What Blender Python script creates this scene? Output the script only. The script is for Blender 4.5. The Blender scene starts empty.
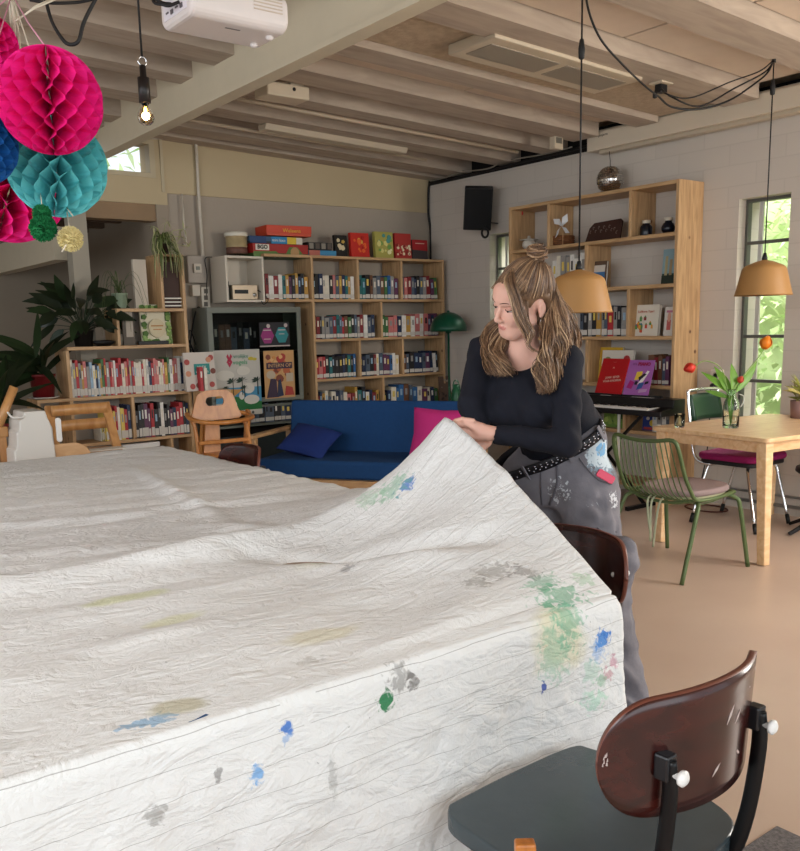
import bpy, bmesh, math, random
import numpy as np
from mathutils import Vector, Matrix, noise
PI = math.pi
RND = random.Random(7)
SC = bpy.context.scene
COL = SC.collection

# ------------------------------------------------------------------ camera
F_PX, PPY = 888.2, 481.5
PITCH, ROLL, YAW, EYE = .1722, -.0225, .6502, 1.43
CF = Vector((math.sin(YAW)*math.cos(PITCH), math.cos(YAW)*math.cos(PITCH), -math.sin(PITCH)))
_r0 = Vector((math.cos(YAW), -math.sin(YAW), 0)); _u0 = _r0.cross(CF)
CR = _r0*math.cos(ROLL) + _u0*math.sin(ROLL)
CU = -_r0*math.sin(ROLL) + _u0*math.cos(ROLL)
CO = Vector((0, 0, EYE))
cam = bpy.data.cameras.new('camera'); camo = bpy.data.objects.new('camera', cam); COL.objects.link(camo)
camo.matrix_world = Matrix(((CR.x, CU.x, -CF.x, 0), (CR.y, CU.y, -CF.y, 0), (CR.z, CU.z, -CF.z, EYE), (0, 0, 0, 1)))
cam.sensor_fit = 'HORIZONTAL'; cam.sensor_width = 36; cam.lens = F_PX/800*36
cam.shift_y = (PPY-425.5)/800; cam.clip_start = .05; cam.clip_end = 200
SC.camera = camo

def ray(x, y): return CF + CR*((x-400)/F_PX) - CU*((y-PPY)/F_PX)
def atz(x, y, z):
    d = ray(x, y); return CO + d*((z-EYE)/d.z)
def aty(x, y, Y):
    d = ray(x, y); return CO + d*(Y/d.y)
def atx(x, y, X):
    d = ray(x, y); return CO + d*(X/d.x)
def atd(x, y, t): return CO + ray(x, y)*t

S_ROOM = 6.14/5.9
def atc(x, y, off=0.):
    d = ray(x, y); t = (1.43+S_ROOM*(3.0759-1.43)+off-EYE)/(d.z+.0352*d.x); return CO + d*t

# ------------------------------------------------------------------ materials
def lin(c):
    if isinstance(c, str):
        c = c.lstrip('#'); c = [int(c[i:i+2], 16)/255 for i in (0, 2, 4)]
    return tuple((x/12.92 if x <= .04045 else ((x+.055)/1.055)**2.4) for x in c[:3]) + (1,)
MATS = {}
def mat(name, col, rough=.6, metal=0., var=0., vscale=8., bump=0., bscale=60., spec=.5, trans=0., alpha=1., emit=None, estr=0., ior=1.45, sub=0., coat=0.):
    if name in MATS: return MATS[name]
    m = bpy.data.materials.new(name); m.use_nodes = True; nt = m.node_tree; N = nt.nodes; L = nt.links
    b = N['Principled BSDF']; b.inputs['Roughness'].default_value = rough; b.inputs['Metallic'].default_value = metal
    b.inputs['Specular IOR Level'].default_value = spec; b.inputs['IOR'].default_value = ior
    b.inputs['Transmission Weight'].default_value = trans; b.inputs['Alpha'].default_value = alpha
    b.inputs['Coat Weight'].default_value = coat
    if sub:
        b.inputs['Subsurface Weight'].default_value = sub; b.inputs['Subsurface Radius'].default_value = (.012, .005, .003); b.inputs['Subsurface Scale'].default_value = 1
    if emit is not None:
        b.inputs['Emission Color'].default_value = lin(emit); b.inputs['Emission Strength'].default_value = estr
    c = lin(col); b.inputs['Base Color'].default_value = c
    tc = N.new('ShaderNodeTexCoord')
    if var:
        n = N.new('ShaderNodeTexNoise'); n.inputs['Scale'].default_value = vscale; n.inputs['Detail'].default_value = 5
        L.new(tc.outputs['Object'], n.inputs['Vector'])
        r = N.new('ShaderNodeValToRGB'); r.color_ramp.elements[0].position = .3; r.color_ramp.elements[1].position = .7
        r.color_ramp.elements[0].color = tuple(max(0, x*(1-var)) for x in c[:3])+(1,)
        r.color_ramp.elements[1].color = tuple(min(1, x*(1+var)) for x in c[:3])+(1,)
        L.new(n.outputs['Fac'], r.inputs['Fac']); L.new(r.outputs['Color'], b.inputs['Base Color'])
    if bump:
        n2 = N.new('ShaderNodeTexNoise'); n2.inputs['Scale'].default_value = bscale; n2.inputs['Detail'].default_value = 6
        L.new(tc.outputs['Object'], n2.inputs['Vector'])
        bp = N.new('ShaderNodeBump'); bp.inputs['Strength'].default_value = bump; bp.inputs['Distance'].default_value = .02
        L.new(n2.outputs['Fac'], bp.inputs['Height']); L.new(bp.outputs['Normal'], b.inputs['Normal'])
    MATS[name] = m
    return m

def wood(name, c1, c2, rough=.45, scale=(1, 14, 14), knots=0, bump=.05):
    if name in MATS: return MATS[name]
    m = bpy.data.materials.new(name); m.use_nodes = True; nt = m.node_tree; N = nt.nodes; L = nt.links
    b = N['Principled BSDF']; b.inputs['Roughness'].default_value = rough
    tc = N.new('ShaderNodeTexCoord'); mp = N.new('ShaderNodeMapping'); mp.inputs['Scale'].default_value = scale
    L.new(tc.outputs['Object'], mp.inputs['Vector'])
    n = N.new('ShaderNodeTexNoise'); n.inputs['Scale'].default_value = 3; n.inputs['Detail'].default_value = 7; n.inputs['Distortion'].default_value = .8
    L.new(mp.outputs['Vector'], n.inputs['Vector'])
    r = N.new('ShaderNodeValToRGB'); r.color_ramp.elements[0].position = .32; r.color_ramp.elements[1].position = .68
    r.color_ramp.elements[0].color = lin(c1); r.color_ramp.elements[1].color = lin(c2)
    L.new(n.outputs['Fac'], r.inputs['Fac'])
    out = r.outputs['Color']
    if knots:
        v = N.new('ShaderNodeTexVoronoi'); v.inputs['Scale'].default_value = 5
        L.new(tc.outputs['Object'], v.inputs['Vector'])
        kr = N.new('ShaderNodeValToRGB'); kr.color_ramp.elements[0].position = .04; kr.color_ramp.elements[1].position = .1
        kr.color_ramp.elements[0].color = (1, 1, 1, 1); kr.color_ramp.elements[1].color = (0, 0, 0, 1)
        L.new(v.outputs['Distance'], kr.inputs['Fac'])
        mx = N.new('ShaderNodeMixRGB'); mx.inputs[2].default_value = lin('#5a3214')
        L.new(kr.outputs['Color'], mx.inputs[0]); L.new(out, mx.inputs[1]); out = mx.outputs[0]
    L.new(out, b.inputs['Base Color'])
    if bump:
        bp = N.new('ShaderNodeBump'); bp.inputs['Strength'].default_value = bump; bp.inputs['Distance'].default_value = .01
        L.new(n.outputs['Fac'], bp.inputs['Height']); L.new(bp.outputs['Normal'], b.inputs['Normal'])
    MATS[name] = m
    return m

# ------------------------------------------------------------------ mesh builder
def frame(d, up=Vector((0, 0, 1))):
    d = d.normalized()
    if abs(d.dot(up)) > .98: up = Vector((1, 0, 0))
    s = d.cross(up).normalized(); return s, s.cross(d).normalized()
class MB:
    DT = None
    def __init__(s, W=True): s.v = []; s.f = []; s.m = []; s.sm = []; s.T = MB.DT; s.W = W
    def add(s, vs, fs, mi=0, smooth=False):
        o = len(s.v)
        if s.T is not None: vs = [s.T @ Vector(p) for p in vs]
        s.v += [tuple(p) for p in vs]
        for f in fs: s.f.append([i+o for i in f]); s.m.append(mi); s.sm.append(smooth)
        return s
    def box(s, a, b, mi=0):
        x0, y0, z0 = a; x1, y1, z1 = b
        if x0 > x1: x0, x1 = x1, x0
        if y0 > y1: y0, y1 = y1, y0
        if z0 > z1: z0, z1 = z1, z0
        v = [(x0, y0, z0), (x1, y0, z0), (x1, y1, z0), (x0, y1, z0), (x0, y0, z1), (x1, y0, z1), (x1, y1, z1), (x0, y1, z1)]
        return s.add(v, [(3, 2, 1, 0), (4, 5, 6, 7), (0, 1, 5, 4), (1, 2, 6, 5), (2, 3, 7, 6), (3, 0, 4, 7)], mi)
    def bar(s, p, q, w, h, mi=0, up=Vector((0, 0, 1)), w2=None, h2=None):
        p = Vector(p); q = Vector(q); a, b = frame(q-p, Vector(up)); w2 = w2 or w; h2 = h2 or h; v = []
        for c, ww, hh in ((p, w, h), (q, w2, h2)):
            for i, j in ((-1, -1), (1, -1), (1, 1), (-1, 1)): v.append(c + a*(i*ww/2) + b*(j*hh/2))
        return s.add(v, [(3, 2, 1, 0), (4, 5, 6, 7), (0, 1, 5, 4), (1, 2, 6, 5), (2, 3, 7, 6), (3, 0, 4, 7)], mi)
    def tube(s, pts, r, n=8, mi=0, closed=False, flat=1., smooth=True, cap=True, up=None):
        pts = [Vector(p) for p in pts]; k = len(pts); rr = r if isinstance(r, (list, tuple)) else [r]*k
        v = []; a = None
        for i, p in enumerate(pts):
            if closed: d = pts[(i+1) % k]-pts[i-1]
            else: d = pts[min(i+1, k-1)]-pts[max(i-1, 0)]
            if d.length < 1e-9: d = Vector((0, 0, 1))
            d.normalize()
            if a is None:
                a, b = frame(d, Vector(up) if up else Vector((0, 0, 1)))
            else:
                a = (a - d*a.dot(d)); a = a.normalized() if a.length > 1e-6 else frame(d)[0]; b = a.cross(d)
            for j in range(n):
                t = 2*PI*j/n; v.append(p + a*(math.cos(t)*rr[i]) + b*(math.sin(t)*rr[i]*flat))
        f = []
        for i in range(k if closed else k-1):
            for j in range(n):
                i2 = (i+1) % k; j2 = (j+1) % n
                f.append((i*n+j, i*n+j2, i2*n+j2, i2*n+j))
        s.add(v, f, mi, smooth)
        if cap and not closed:
            o = len(s.v)-k*n
            s.f.append([o+j for j in reversed(range(n))]); s.m.append(mi); s.sm.append(False)
            s.f.append([o+(k-1)*n+j for j in range(n)]); s.m.append(mi); s.sm.append(False)
        return s
    def lathe(s, prof, c=(0, 0, 0), n=24, mi=0, smooth=True, M=None, sx=1, sy=1):
        c = Vector(c); v = []; k = len(prof)
        for r, z in prof:
            for j in range(n):
                t = 2*PI*j/n; p = Vector((math.cos(t)*r*sx, math.sin(t)*r*sy, z))
                v.append(c + (M @ p if M is not None else p))
        f = []
        for i in range(k-1):
            for j in range(n):
                j2 = (j+1) % n; f.append((i*n+j, i*n+j2, (i+1)*n+j2, (i+1)*n+j))
        if prof[0][0] > 1e-6: f.append(tuple(reversed(range(n))))
        if prof[-1][0] > 1e-6: f.append(tuple((k-1)*n+j for j in range(n)))
        return s.add(v, f, mi, smooth)
    def ell(s, c, r, n=16, k=10, mi=0, M=None):
        pr = [(max(1e-7, math.sin(PI*i/k)), -math.cos(PI*i/k)) for i in range(k+1)]
        S = Matrix.Diagonal(Vector(r if isinstance(r, (tuple, list)) else (r, r, r)))
        return s.lathe(pr, c, n, mi, True, (M @ S) if M is not None else S)
    def prism(s, poly, O, U, V, h, mi=0, smooth=False):
        O = Vector(O); U = Vector(U); V = Vector(V); Nn = U.cross(V).normalized(); k = len(poly)
        v = [O+U*x+V*y for x, y in poly] + [O+U*x+V*y+Nn*h for x, y in poly]
        f = [tuple(reversed(range(k))), tuple(range(k, 2*k))] + [(i, (i+1) % k, k+(i+1) % k, k+i) for i in range(k)]
        return s.add(v, f, mi, smooth)
    def grid(s, fn, nu, nv, mi=0, smooth=True):
        v = [fn(i/nu, j/nv) for j in range(nv+1) for i in range(nu+1)]
        f = [(j*(nu+1)+i, j*(nu+1)+i+1, (j+1)*(nu+1)+i+1, (j+1)*(nu+1)+i) for j in range(nv) for i in range(nu)]
        return s.add(v, f, mi, smooth)
    def leaf(s, base, d, up, L, w, bend=.3, n=5, mi=0, fold=.25, tip=1.3):
        base = Vector(base); d = Vector(d).normalized(); side = d.cross(Vector(up))
        side = side.normalized() if side.length > 1e-5 else Vector((1, 0, 0)); nn = side.cross(d)
        v = []
        for i in range(n+1):
            t = i/n; ww = w*math.sin(PI*min(1, t**(1/tip)*.94+.04)); c = base + d*(L*t) - nn*(bend*L*t*t)*(-1 if nn.z < 0 else 1)
            v += [c-side*ww/2+nn*fold*ww*.5, c, c+side*ww/2+nn*fold*ww*.5]
        f = []
        for i in range(n):
            a = i*3; f += [(a, a+1, a+4, a+3), (a+1, a+2, a+5, a+4)]
        return s.add(v, f, mi, True)
    def build(s, name, mats, parent=None, bevel=0., base=None, solid=0., seg=2):
        me = bpy.data.meshes.new(name)
        vs = s.v
        if s.W:
            if parent is not None:
                I = WM[parent.name].inverted(); vs = [tuple(I @ Vector(p)) for p in vs]
            elif base is not None:
                bb = Vector(base); vs = [tuple(Vector(p)-bb) for p in vs]
        me.from_pydata(vs, [], s.f)
        if not isinstance(mats, (list, tuple)): mats = [mats]
        for m in mats: me.materials.append(m)
        me.polygons.foreach_set('material_index', s.m); me.polygons.foreach_set('use_smooth', s.sm)
        me.update()
        o = bpy.data.objects.new(name, me); COL.objects.link(o)
        if parent is not None: o.parent = parent; WM[o.name] = WM[parent.name]
        else:
            if base is not None: o.location = base
            WM[o.name] = Matrix.Translation(Vector(base) if base is not None else Vector((0, 0, 0)))
        if bevel:
            bm_ = o.modifiers.new('b', 'BEVEL'); bm_.width = bevel; bm_.segments = seg; bm_.limit_method = 'ANGLE'; bm_.angle_limit = .7
        if solid:
            sm_ = o.modifiers.new('s', 'SOLIDIFY'); sm_.thickness = solid; sm_.offset = 0
        return o
WM = {}
def tag(o, label, cat, group=None, kind=None):
    if label: o['label'] = label
    if cat: o['category'] = cat
    if group: o['group'] = group
    if kind: o['kind'] = kind
    return o
def thing(name, label, cat, loc=(0, 0, 0), rotz=0., group=None):
    o = bpy.data.objects.new(name, None); COL.objects.link(o); o.empty_display_size = .1
    o.location = loc; o.rotation_euler = (0, 0, rotz)
    WM[o.name] = Matrix.Translation(Vector(loc)) @ Matrix.Rotation(rotz, 4, 'Z')
    return tag(o, label, cat, group)
def single(mb, name, mats, label, cat, base, group=None, **k):
    return tag(mb.build(name, mats, None, base=base, **k), label, cat, group)
def struct(mb, name, mats, **k):
    return tag(mb.build(name, mats, None, **k), None, None, None, 'structure')
def dup(root, loc, rotz, label, group=None):
    def cp(o, par):
        c = o.copy(); COL.objects.link(c); c.parent = par
        for ch in list(o.children): cp(ch, c)
        return c
    r = cp(root, None); r.location = loc; r.rotation_euler = (0, 0, rotz); r['label'] = label
    WM[r.name] = Matrix.Translation(Vector(loc)) @ Matrix.Rotation(rotz, 4, 'Z')
    if group: r['group'] = group
    return r
def text(name, body, O, U, V, size, m, parent, align='CENTER', ext=.0005, bold=0.):
    cu = bpy.data.curves.new(name, 'FONT'); cu.body = body; cu.size = size; cu.align_x = align; cu.align_y = 'CENTER'
    cu.extrude = ext; cu.offset = bold; cu.resolution_u = 2; cu.materials.append(m)
    o = bpy.data.objects.new(name, cu); COL.objects.link(o)
    bpy.context.view_layer.update(); me = bpy.data.meshes.new_from_object(o.evaluated_get(bpy.context.evaluated_depsgraph_get())); me.name = name
    bpy.data.objects.remove(o); bpy.data.curves.remove(cu); o = bpy.data.objects.new(name, me); COL.objects.link(o)
    U = Vector(U).normalized(); V = Vector(V); V = (V-U*V.dot(U)).normalized(); Nn = U.cross(V)
    Mw = Matrix(((U.x, V.x, Nn.x, O[0]), (U.y, V.y, Nn.y, O[1]), (U.z, V.z, Nn.z, O[2]), (0, 0, 0, 1)))
    if parent is not None:
        o.parent = parent; o.matrix_basis = WM[parent.name].inverted() @ Mw
    else: o.matrix_basis = Mw
    return o
def lerp(a, b, t): return a+(b-a)*t
def rrect(w, h, r, n=5, x0=0, y0=0):
    p = []
    for cx, cy, a in ((w/2-r, -h/2+r, -PI/2), (w/2-r, h/2-r, 0), (-w/2+r, h/2-r, PI/2), (-w/2+r, -h/2+r, PI)):
        for i in range(n+1):
            t = a+PI/2*i/n; p.append((x0+cx+r*math.cos(t), y0+cy+r*math.sin(t)))
    return p
def circ(r, n=20, x0=0, y0=0, sy=1.): return [(x0+r*math.cos(2*PI*i/n), y0+sy*r*math.sin(2*PI*i/n)) for i in range(n)]
def spline(pts, n=8):
    P = [Vector(p) for p in pts]; out = []
    for i in range(len(P)-1):
        a = P[max(i-1, 0)]; b = P[i]; c = P[i+1]; d = P[min(i+2, len(P)-1)]
        for j in range(n):
            t = j/n; out.append(.5*((2*b)+(c-a)*t+(2*a-5*b+4*c-d)*t*t+(3*b-a-3*c+d)*t**3))
    out.append(P[-1]); return out

PINE = wood('pine', '#a9845a', '#c8a276', .5, (1, 12, 12), 0)
PINEV = wood('pine_upright', '#a9845a', '#cba67a', .5, (12, 12, 1.2), 1)
PINEY = wood('pine_along', '#a9845a', '#caa578', .5, (12, 1.2, 12), 0)
BIRCH = wood('birch', '#d3a878', '#e6c398', .35, (2, 9, 9), 0, .02)
BEECH = wood('beech', '#a97442', '#c29059', .38, (6, 6, 2), 0, .02)
BEECHL = wood('beech_light', '#b98c5c', '#cda273', .4, (3, 8, 8), 0, .02)
MAHOG = wood('dark_mahogany', '#240d0b', '#3e1712', .2, (2, 10, 10), 0, .01)
BLACKM = mat('black_metal', '#0c0c0e', .35, .3)
BLACKP = mat('black_plastic', '#0b0b0c', .5)
CORD = mat('black_cord', '#100d0c', .6)
CHROME = mat('chrome', '#d8d8d8', .15, 1.)
WHITEP = mat('white_plastic', '#dcd8d2', .4)
PAPER = mat('paper_white', '#e6e0d4', .8)
STICK = mat('spine_sticker', '#c9c3b9', .7)
# ------------------------------------------------------------------ setting
XW, YW = 5.9, 7.174      # laid out at 5.9 m, then scaled with the room about the eye point
def ceilz(x): return 3.076-.0352*x            # underside of the joists
def build_setting():
    # floor
    m = bpy.data.materials.new('poured_floor'); m.use_nodes = True; N = m.node_tree.nodes; L = m.node_tree.links
    b = N['Principled BSDF']; tc = N.new('ShaderNodeTexCoord'); n = N.new('ShaderNodeTexNoise'); n.inputs['Scale'].default_value = 1.2; n.inputs['Detail'].default_value = 8
    L.new(tc.outputs['Object'], n.inputs['Vector']); r = N.new('ShaderNodeValToRGB')
    r.color_ramp.elements[0].color = lin('#bda491'); r.color_ramp.elements[1].color = lin('#cab3a0'); r.color_ramp.elements[0].position = .3; r.color_ramp.elements[1].position = .7
    L.new(n.outputs['Fac'], r.inputs['Fac']); L.new(r.outputs['Color'], b.inputs['Base Color']); b.inputs['Roughness'].default_value = .33
    mb = MB(); mb.box((-3.5, -2.5, -.12), (6.2, 9.8, 0)); struct(mb, 'floor', m)
    MB.DT = Matrix.Translation(CO) @ Matrix.Scale(S_ROOM, 4) @ Matrix.Translation(-CO)
    # right wall: painted block work with two window openings
    wm = bpy.data.materials.new('painted_block'); wm.use_nodes = True; N = wm.node_tree.nodes; L = wm.node_tree.links
    b = N['Principled BSDF']; b.inputs['Roughness'].default_value = .75
    tc = N.new('ShaderNodeTexCoord'); mp = N.new('ShaderNodeMapping'); mp.inputs['Rotation'].default_value = (PI/2, 0, PI/2)
    sp = N.new('ShaderNodeSeparateXYZ'); cb = N.new('ShaderNodeCombineXYZ')
    L.new(tc.outputs['Object'], sp.inputs[0]); L.new(sp.outputs['Y'], cb.inputs['X']); L.new(sp.outputs['Z'], cb.inputs['Y'])
    br = N.new('ShaderNodeTexBrick'); br.inputs['Scale'].default_value = 1.; br.inputs['Brick Width'].default_value = .44; br.inputs['Row Height'].default_value = .15
    br.inputs['Mortar Size'].default_value = .006; br.inputs['Mortar Smooth'].default_value = .6
    br.inputs['Color1'].default_value = lin('#c6bcb0'); br.inputs['Color2'].default_value = lin('#c3b9ad'); br.inputs['Mortar'].default_value = lin('#beb4a8')
    L.new(cb.outputs[0], br.inputs['Vector']); L.new(br.outputs['Color'], b.inputs['Base Color'])
    bp = N.new('ShaderNodeBump'); bp.inputs['Strength'].default_value = .1; bp.inputs['Distance'].default_value = .01; bp.invert = True
    L.new(br.outputs['Fac'], bp.inputs['Height']); L.new(bp.outputs['Normal'], b.inputs['Normal'])
    mb = MB(); t = .32
    W2 = (5.93, 6.29, 1.0, 2.26)      # narrow window behind the tall shelves (y0,y1,z0,z1)
    W3 = (3.33, 3.715, .68, 2.268)    # narrow window beside the table
    top = 2.85
    ys = [(-2.5, W3[0]), (W3[1], W2[0]), (W2[1], YW)]
    for a, c in ys: mb.box((XW, a, 0), (XW+t, c, top))
    for w in (W3, W2):
        mb.box((XW, w[0], 0), (XW+t, w[1], w[2])); mb.box((XW, w[0], w[3]), (XW+t, w[1], top))
    struct(mb, 'wall_right', wm)
    DK = mat('gap_shade_and_strip', '#15100d', .9)
    mb = MB(); mb.box((XW+.12, -2.5, top), (XW+.3, YW+.2, 3.2)); mb.box((XW-.004, -2.5, 2.815), (XW+.2, YW, 2.852)); struct(mb, 'trim_1', DK)  # upper box: gap darkness put into the colour; lower box: black wall-top strip
    FR = mat('window_steel', '#5d5a53', .5, .2); GL = mat('window_glass', '#ffffff', .02, trans=1., ior=1.03, spec=.3); WF = mat('window_white', '#cfcabf', .5)
    for k, (w, bars) in enumerate(((W2, (1.3, 1.6, 1.95)), (W3, (.985, 1.305, 1.65, 1.965)))):
        mb = MB(); xg = XW+.11
        for a, c in (((w[0], w[2]), (w[0]+.016, w[3])), ((w[1]-.018, w[2]), (w[1], w[3])), ((w[0]+.016, w[2]), (w[1]-.018, w[2]+.02)), ((w[0]+.016, w[3]-.02), (w[1]-.018, w[3]))):
            mb.box((xg-.02, a[0], a[1]), (xg+.03, c[0], c[1]))
        for z in bars: mb.box((xg-.015, w[0]+.016, z-.01), (xg+.025, w[1]-.018, z+.012))
        o = struct(mb, 'window_%d' % (k+1), FR)
        g = MB(); g.box((xg+.002, w[0], w[2]), (xg+.006, w[1], w[3])); g.build('glass', GL, o)
        g = MB()
        zz = [w[2]+.03]+list(bars)+[w[3]-.03]
        g.box((xg+.012, w[1]-.115, w[2]), (xg+.03, w[1]-.085, w[3])); g.build('inner_mullion', WF, o)
    # back wall: lower wall, boarded upper band, clerestory opening, opening to the annexe at the left
    pw = mat('back_wall_paint', '#a69a8b', .8, var=.03, vscale=2, bump=.05, bscale=30)
    bw = mat('upper_board_paint', '#bba987', .7, var=.03, vscale=1.5)
    mb = MB(); mb.box((3.12, YW+.02, 0), (XW+.2, YW+.3, 2.56)); struct(mb, 'wall_back', pw)
    mb = MB(); xl, xr, zb, zt = 2.35, 3.03, 2.665, 2.955
    mb.box((3.12, YW, 2.555), (XW, YW+.3, 3.2)); mb.box((-3.5, YW, 2.46), (xl, YW+.3, 3.3)); mb.box((xl, YW, 2.46), (3.12, YW+.3, zb)); mb.box((xl, YW, zt), (3.12, YW+.3, 3.3))
    mb.box((xr, YW, zb), (3.12, YW+.3, zt)); struct(mb, 'wall_upper', bw)
    mb = MB(); wfm = mat('clerestory_frame', '#b9ab8e', .6)
    for a, c in (((xl+.03, zb), (xr-.045, zb+.035)), ((xl+.03, zt-.03), (xr-.045, zt)), ((xl, zb), (xl+.03, zt)), ((xr-.045, zb), (xr, zt))):
        mb.box((a[0], YW-.012, a[1]), (c[0], YW+.08, c[1]))
    mb.box((3.075, YW-.014, 2.56), (3.1, YW, 3.0))
    o = struct(mb, 'window_3', wfm); g = MB(); g.box((xl, YW+.05, zb), (xr, YW+.055, zt)); g.build('glass', GL, o)
    # annexe beyond the opening
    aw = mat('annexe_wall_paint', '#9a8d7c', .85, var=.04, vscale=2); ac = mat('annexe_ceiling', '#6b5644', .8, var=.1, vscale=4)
    mb = MB(); mb.box((-3.5, 9.5, 0), (3.4, 9.7, 2.6)); struct(mb, 'wall_annexe', aw)
    mb = MB(); mb.box((3.1, YW+.3, 0), (3.3, 9.5, 2.6)); mb.box((3.02, YW+.0, 0), (3.12, YW+.3, 2.46)); struct(mb, 'wall_annexe_side', aw)
    mb = MB(); mb.box((-3.5, YW+.3, 2.55), (3.4, 9.7, 2.65))
    for k in range(5): mb.box((-3.5, YW+.55+k*.45, 2.42), (3.1, YW+.63+k*.45, 2.56))
    struct(mb, 'ceiling_annexe', ac)
    cream = mat('cream_painted_steel', '#c9bca3', .5, var=.02)
    mb = MB(); mb.box((1.6, YW+.02, 2.33), (3.05, YW+.16, 2.46)); struct(mb, 'trim_2', mat('brown_lintel', '#8f7558', .7, var=.08, vscale=6))
    mb = MB(); mb.box((2.26, YW+.28, 2.02), (2.38, 9.5, 2.28)); struct(mb, 'trim_3', cream)
    mb = MB(); mb.box((2.31, YW+.0, 0), (2.44, YW+.13, 2.5)); struct(mb, 'trim_4', mat('post_paint', '#9c9484', .6))
    # ceiling slab + joists
    slab = mat('wood_wool_slab', '#b29d84', .9, var=.12, vscale=22, bump=.3, bscale=70)
    mb = MB()
    def cs(x, d): return ceilz(x)+d
    def slabpiece(mbx, x0, x1, y0, y1, d0, d1):
        v = [(x0, y0, cs(x0, d0)), (x1, y0, cs(x1, d0)), (x1, y1, cs(x1, d0)), (x0, y1, cs(x0, d0)), (x0, y0, cs(x0, d1)), (x1, y0, cs(x1, d1)), (x1, y1, cs(x1, d1)), (x0, y1, cs(x0, d1))]
        mbx.add(v, [(3, 2, 1, 0), (4, 5, 6, 7), (0, 1, 5, 4), (1, 2, 6, 5), (2, 3, 7, 6), (3, 0, 4, 7)])
    slabpiece(mb, -3.5, 6.2, -2.5, YW+.3, .15, .3); slabpiece(mb, 2.64, XW-.16, 3.77, 4.29, .04, .16); struct(mb, 'ceiling', slab)
    jm = wood('joist_timber', '#a29181', '#b6a593', .8, (.8, 5, 5), 0, .12)
    k = 5
    for y0, y1 in JOISTS:
        for (xa, xb) in ((-3.5, 2.58), (2.62, XW-.165 if y0 < 5 else XW+.1)):
            mb = MB(); slabpiece(mb, xa, xb, y0, y1, 0, .22); struct(mb, 'trim_%d' % k, jm); k += 1
    pm = mat('pale_ceiling_panel', '#cbb7a3', .85, var=.03)
    for (x0, x1, y0, y1) in PANELS:
        mb = MB(); slabpiece(mb, x0, x1, y0, y1, .09, .16); struct(mb, 'trim_%d' % k, pm, bevel=.004); k += 1
    # thin battens (conduits) under the joists
    lm = mat('pale_conduit', '#b3a088', .6)
    for (a, c) in CONDUITS:
        mb = MB(); mb.tube([a, c], .014, 8); struct(mb, 'trim_%d' % k, lm); k += 1
    # big cream I-beam along the room
    mb = MB(); mb.box((2.575, -2.5, 2.80), (2.625, YW, 3.2)); mb.box((2.55, -2.5, 2.785), (2.65, YW, 2.81)); struct(mb, 'trim_%d' % k, cream); k += 1
    # heating pipe along the foot of the right wall
    mb = MB(); mb.tube([(XW-.05, -2, .13), (XW-.05, 4.0, .13)], .013, 8); mb.tube([(XW-.05, -2, .2), (XW-.05, 4.0, .2)], .009, 8)
    struct(mb, 'trim_%d' % k, mat('pipe_grey', '#8a8a88', .5)); k += 1
    MB.DT = None
    # outside greenery
    rnd = random.Random(3); lf = [mat('outdoor_leaf_%d' % i, c, .6) for i, c in enumerate(('#c4d8a0', '#d4e2b4', '#e4ecca', '#b4cb90'))]
    mb = MB()
    for i in range(9500):
        p = Vector((9.2+rnd.random()*1.6, rnd.uniform(1.5, 12), rnd.uniform(-.2, 4.2)))
        mb.leaf(p, (rnd.uniform(-1, 1), rnd.uniform(-1, 1), rnd.uniform(-.7, .6)), (0, 0, 1), rnd.uniform(.09, .22), rnd.uniform(.05, .11), .2, 2, rnd.randrange(4))
    def hedge(u, v):
        y = 0+14*u; z = -.3+5.2*v; return (11.2+.5*noise.noise(Vector((y*1.3, z*1.3, 2)))+.3*noise.noise(Vector((y*4, z*4, 5))), y, z)
    mb.grid(hedge, 90, 40, 1)
    tag(mb.build('shrubbery', lf, None, base=(10, 5, 0)), 'pale green shrubbery outside the narrow windows', 'shrub', None, 'stuff')
    mb = MB(); mb.box((-4, -4, -.4), (16, 16, -.13)); struct(mb, 'ground', mat('lawn', '#8fa56a', .9))
    mb = MB()
    for i in range(500):
        p = Vector((rnd.uniform(1.6, 6.5), rnd.uniform(14.3, 15.5), rnd.uniform(2.8, 6)))
        mb.leaf(p, (rnd.uniform(-1, 1), rnd.uniform(-1, 1), rnd.uniform(-.7, .6)), (0, 0, 1), rnd.uniform(.2, .5), rnd.uniform(.1, .2), .2, 2, rnd.randrange(4))
    tag(mb.build('tree_foliage', lf, None, base=(3, 15, 0)), 'pale tree foliage seen through the small high window', 'tree', None, 'stuff')
JOISTS = [(-1.25, -.98), (-.45, -.18), (.35, .62), (1.15, 1.42), (1.95, 2.22), (2.75, 3.02), (3.5, 3.76), (4.3, 4.5), (4.86, 5.12), (5.42, 5.6), (5.98, 6.2), (6.64, 6.86), (7.0, 7.17)]
PANELS = [(2.7, 4.3, 3.04, 3.48), (4.32, 5.7, 3.04, 3.48), (2.7, 4.4, 2.26, 2.74), (4.42, 5.7, 2.26, 2.74), (2.7, 4.3, 4.52, 4.84), (4.32, 5.7, 4.52, 4.84)]
CONDUITS = [((2.66, 5.62, 2.965), (5.6, 5.62, 2.862)), ((2.66, 6.35, 2.965), (5.2, 6.35, 2.876))]
build_setting()
XW, YW = XW*S_ROOM, YW*S_ROOM
def ceilz(x): return 1.43+S_ROOM*(3.076-1.43)-.0352*x
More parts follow.
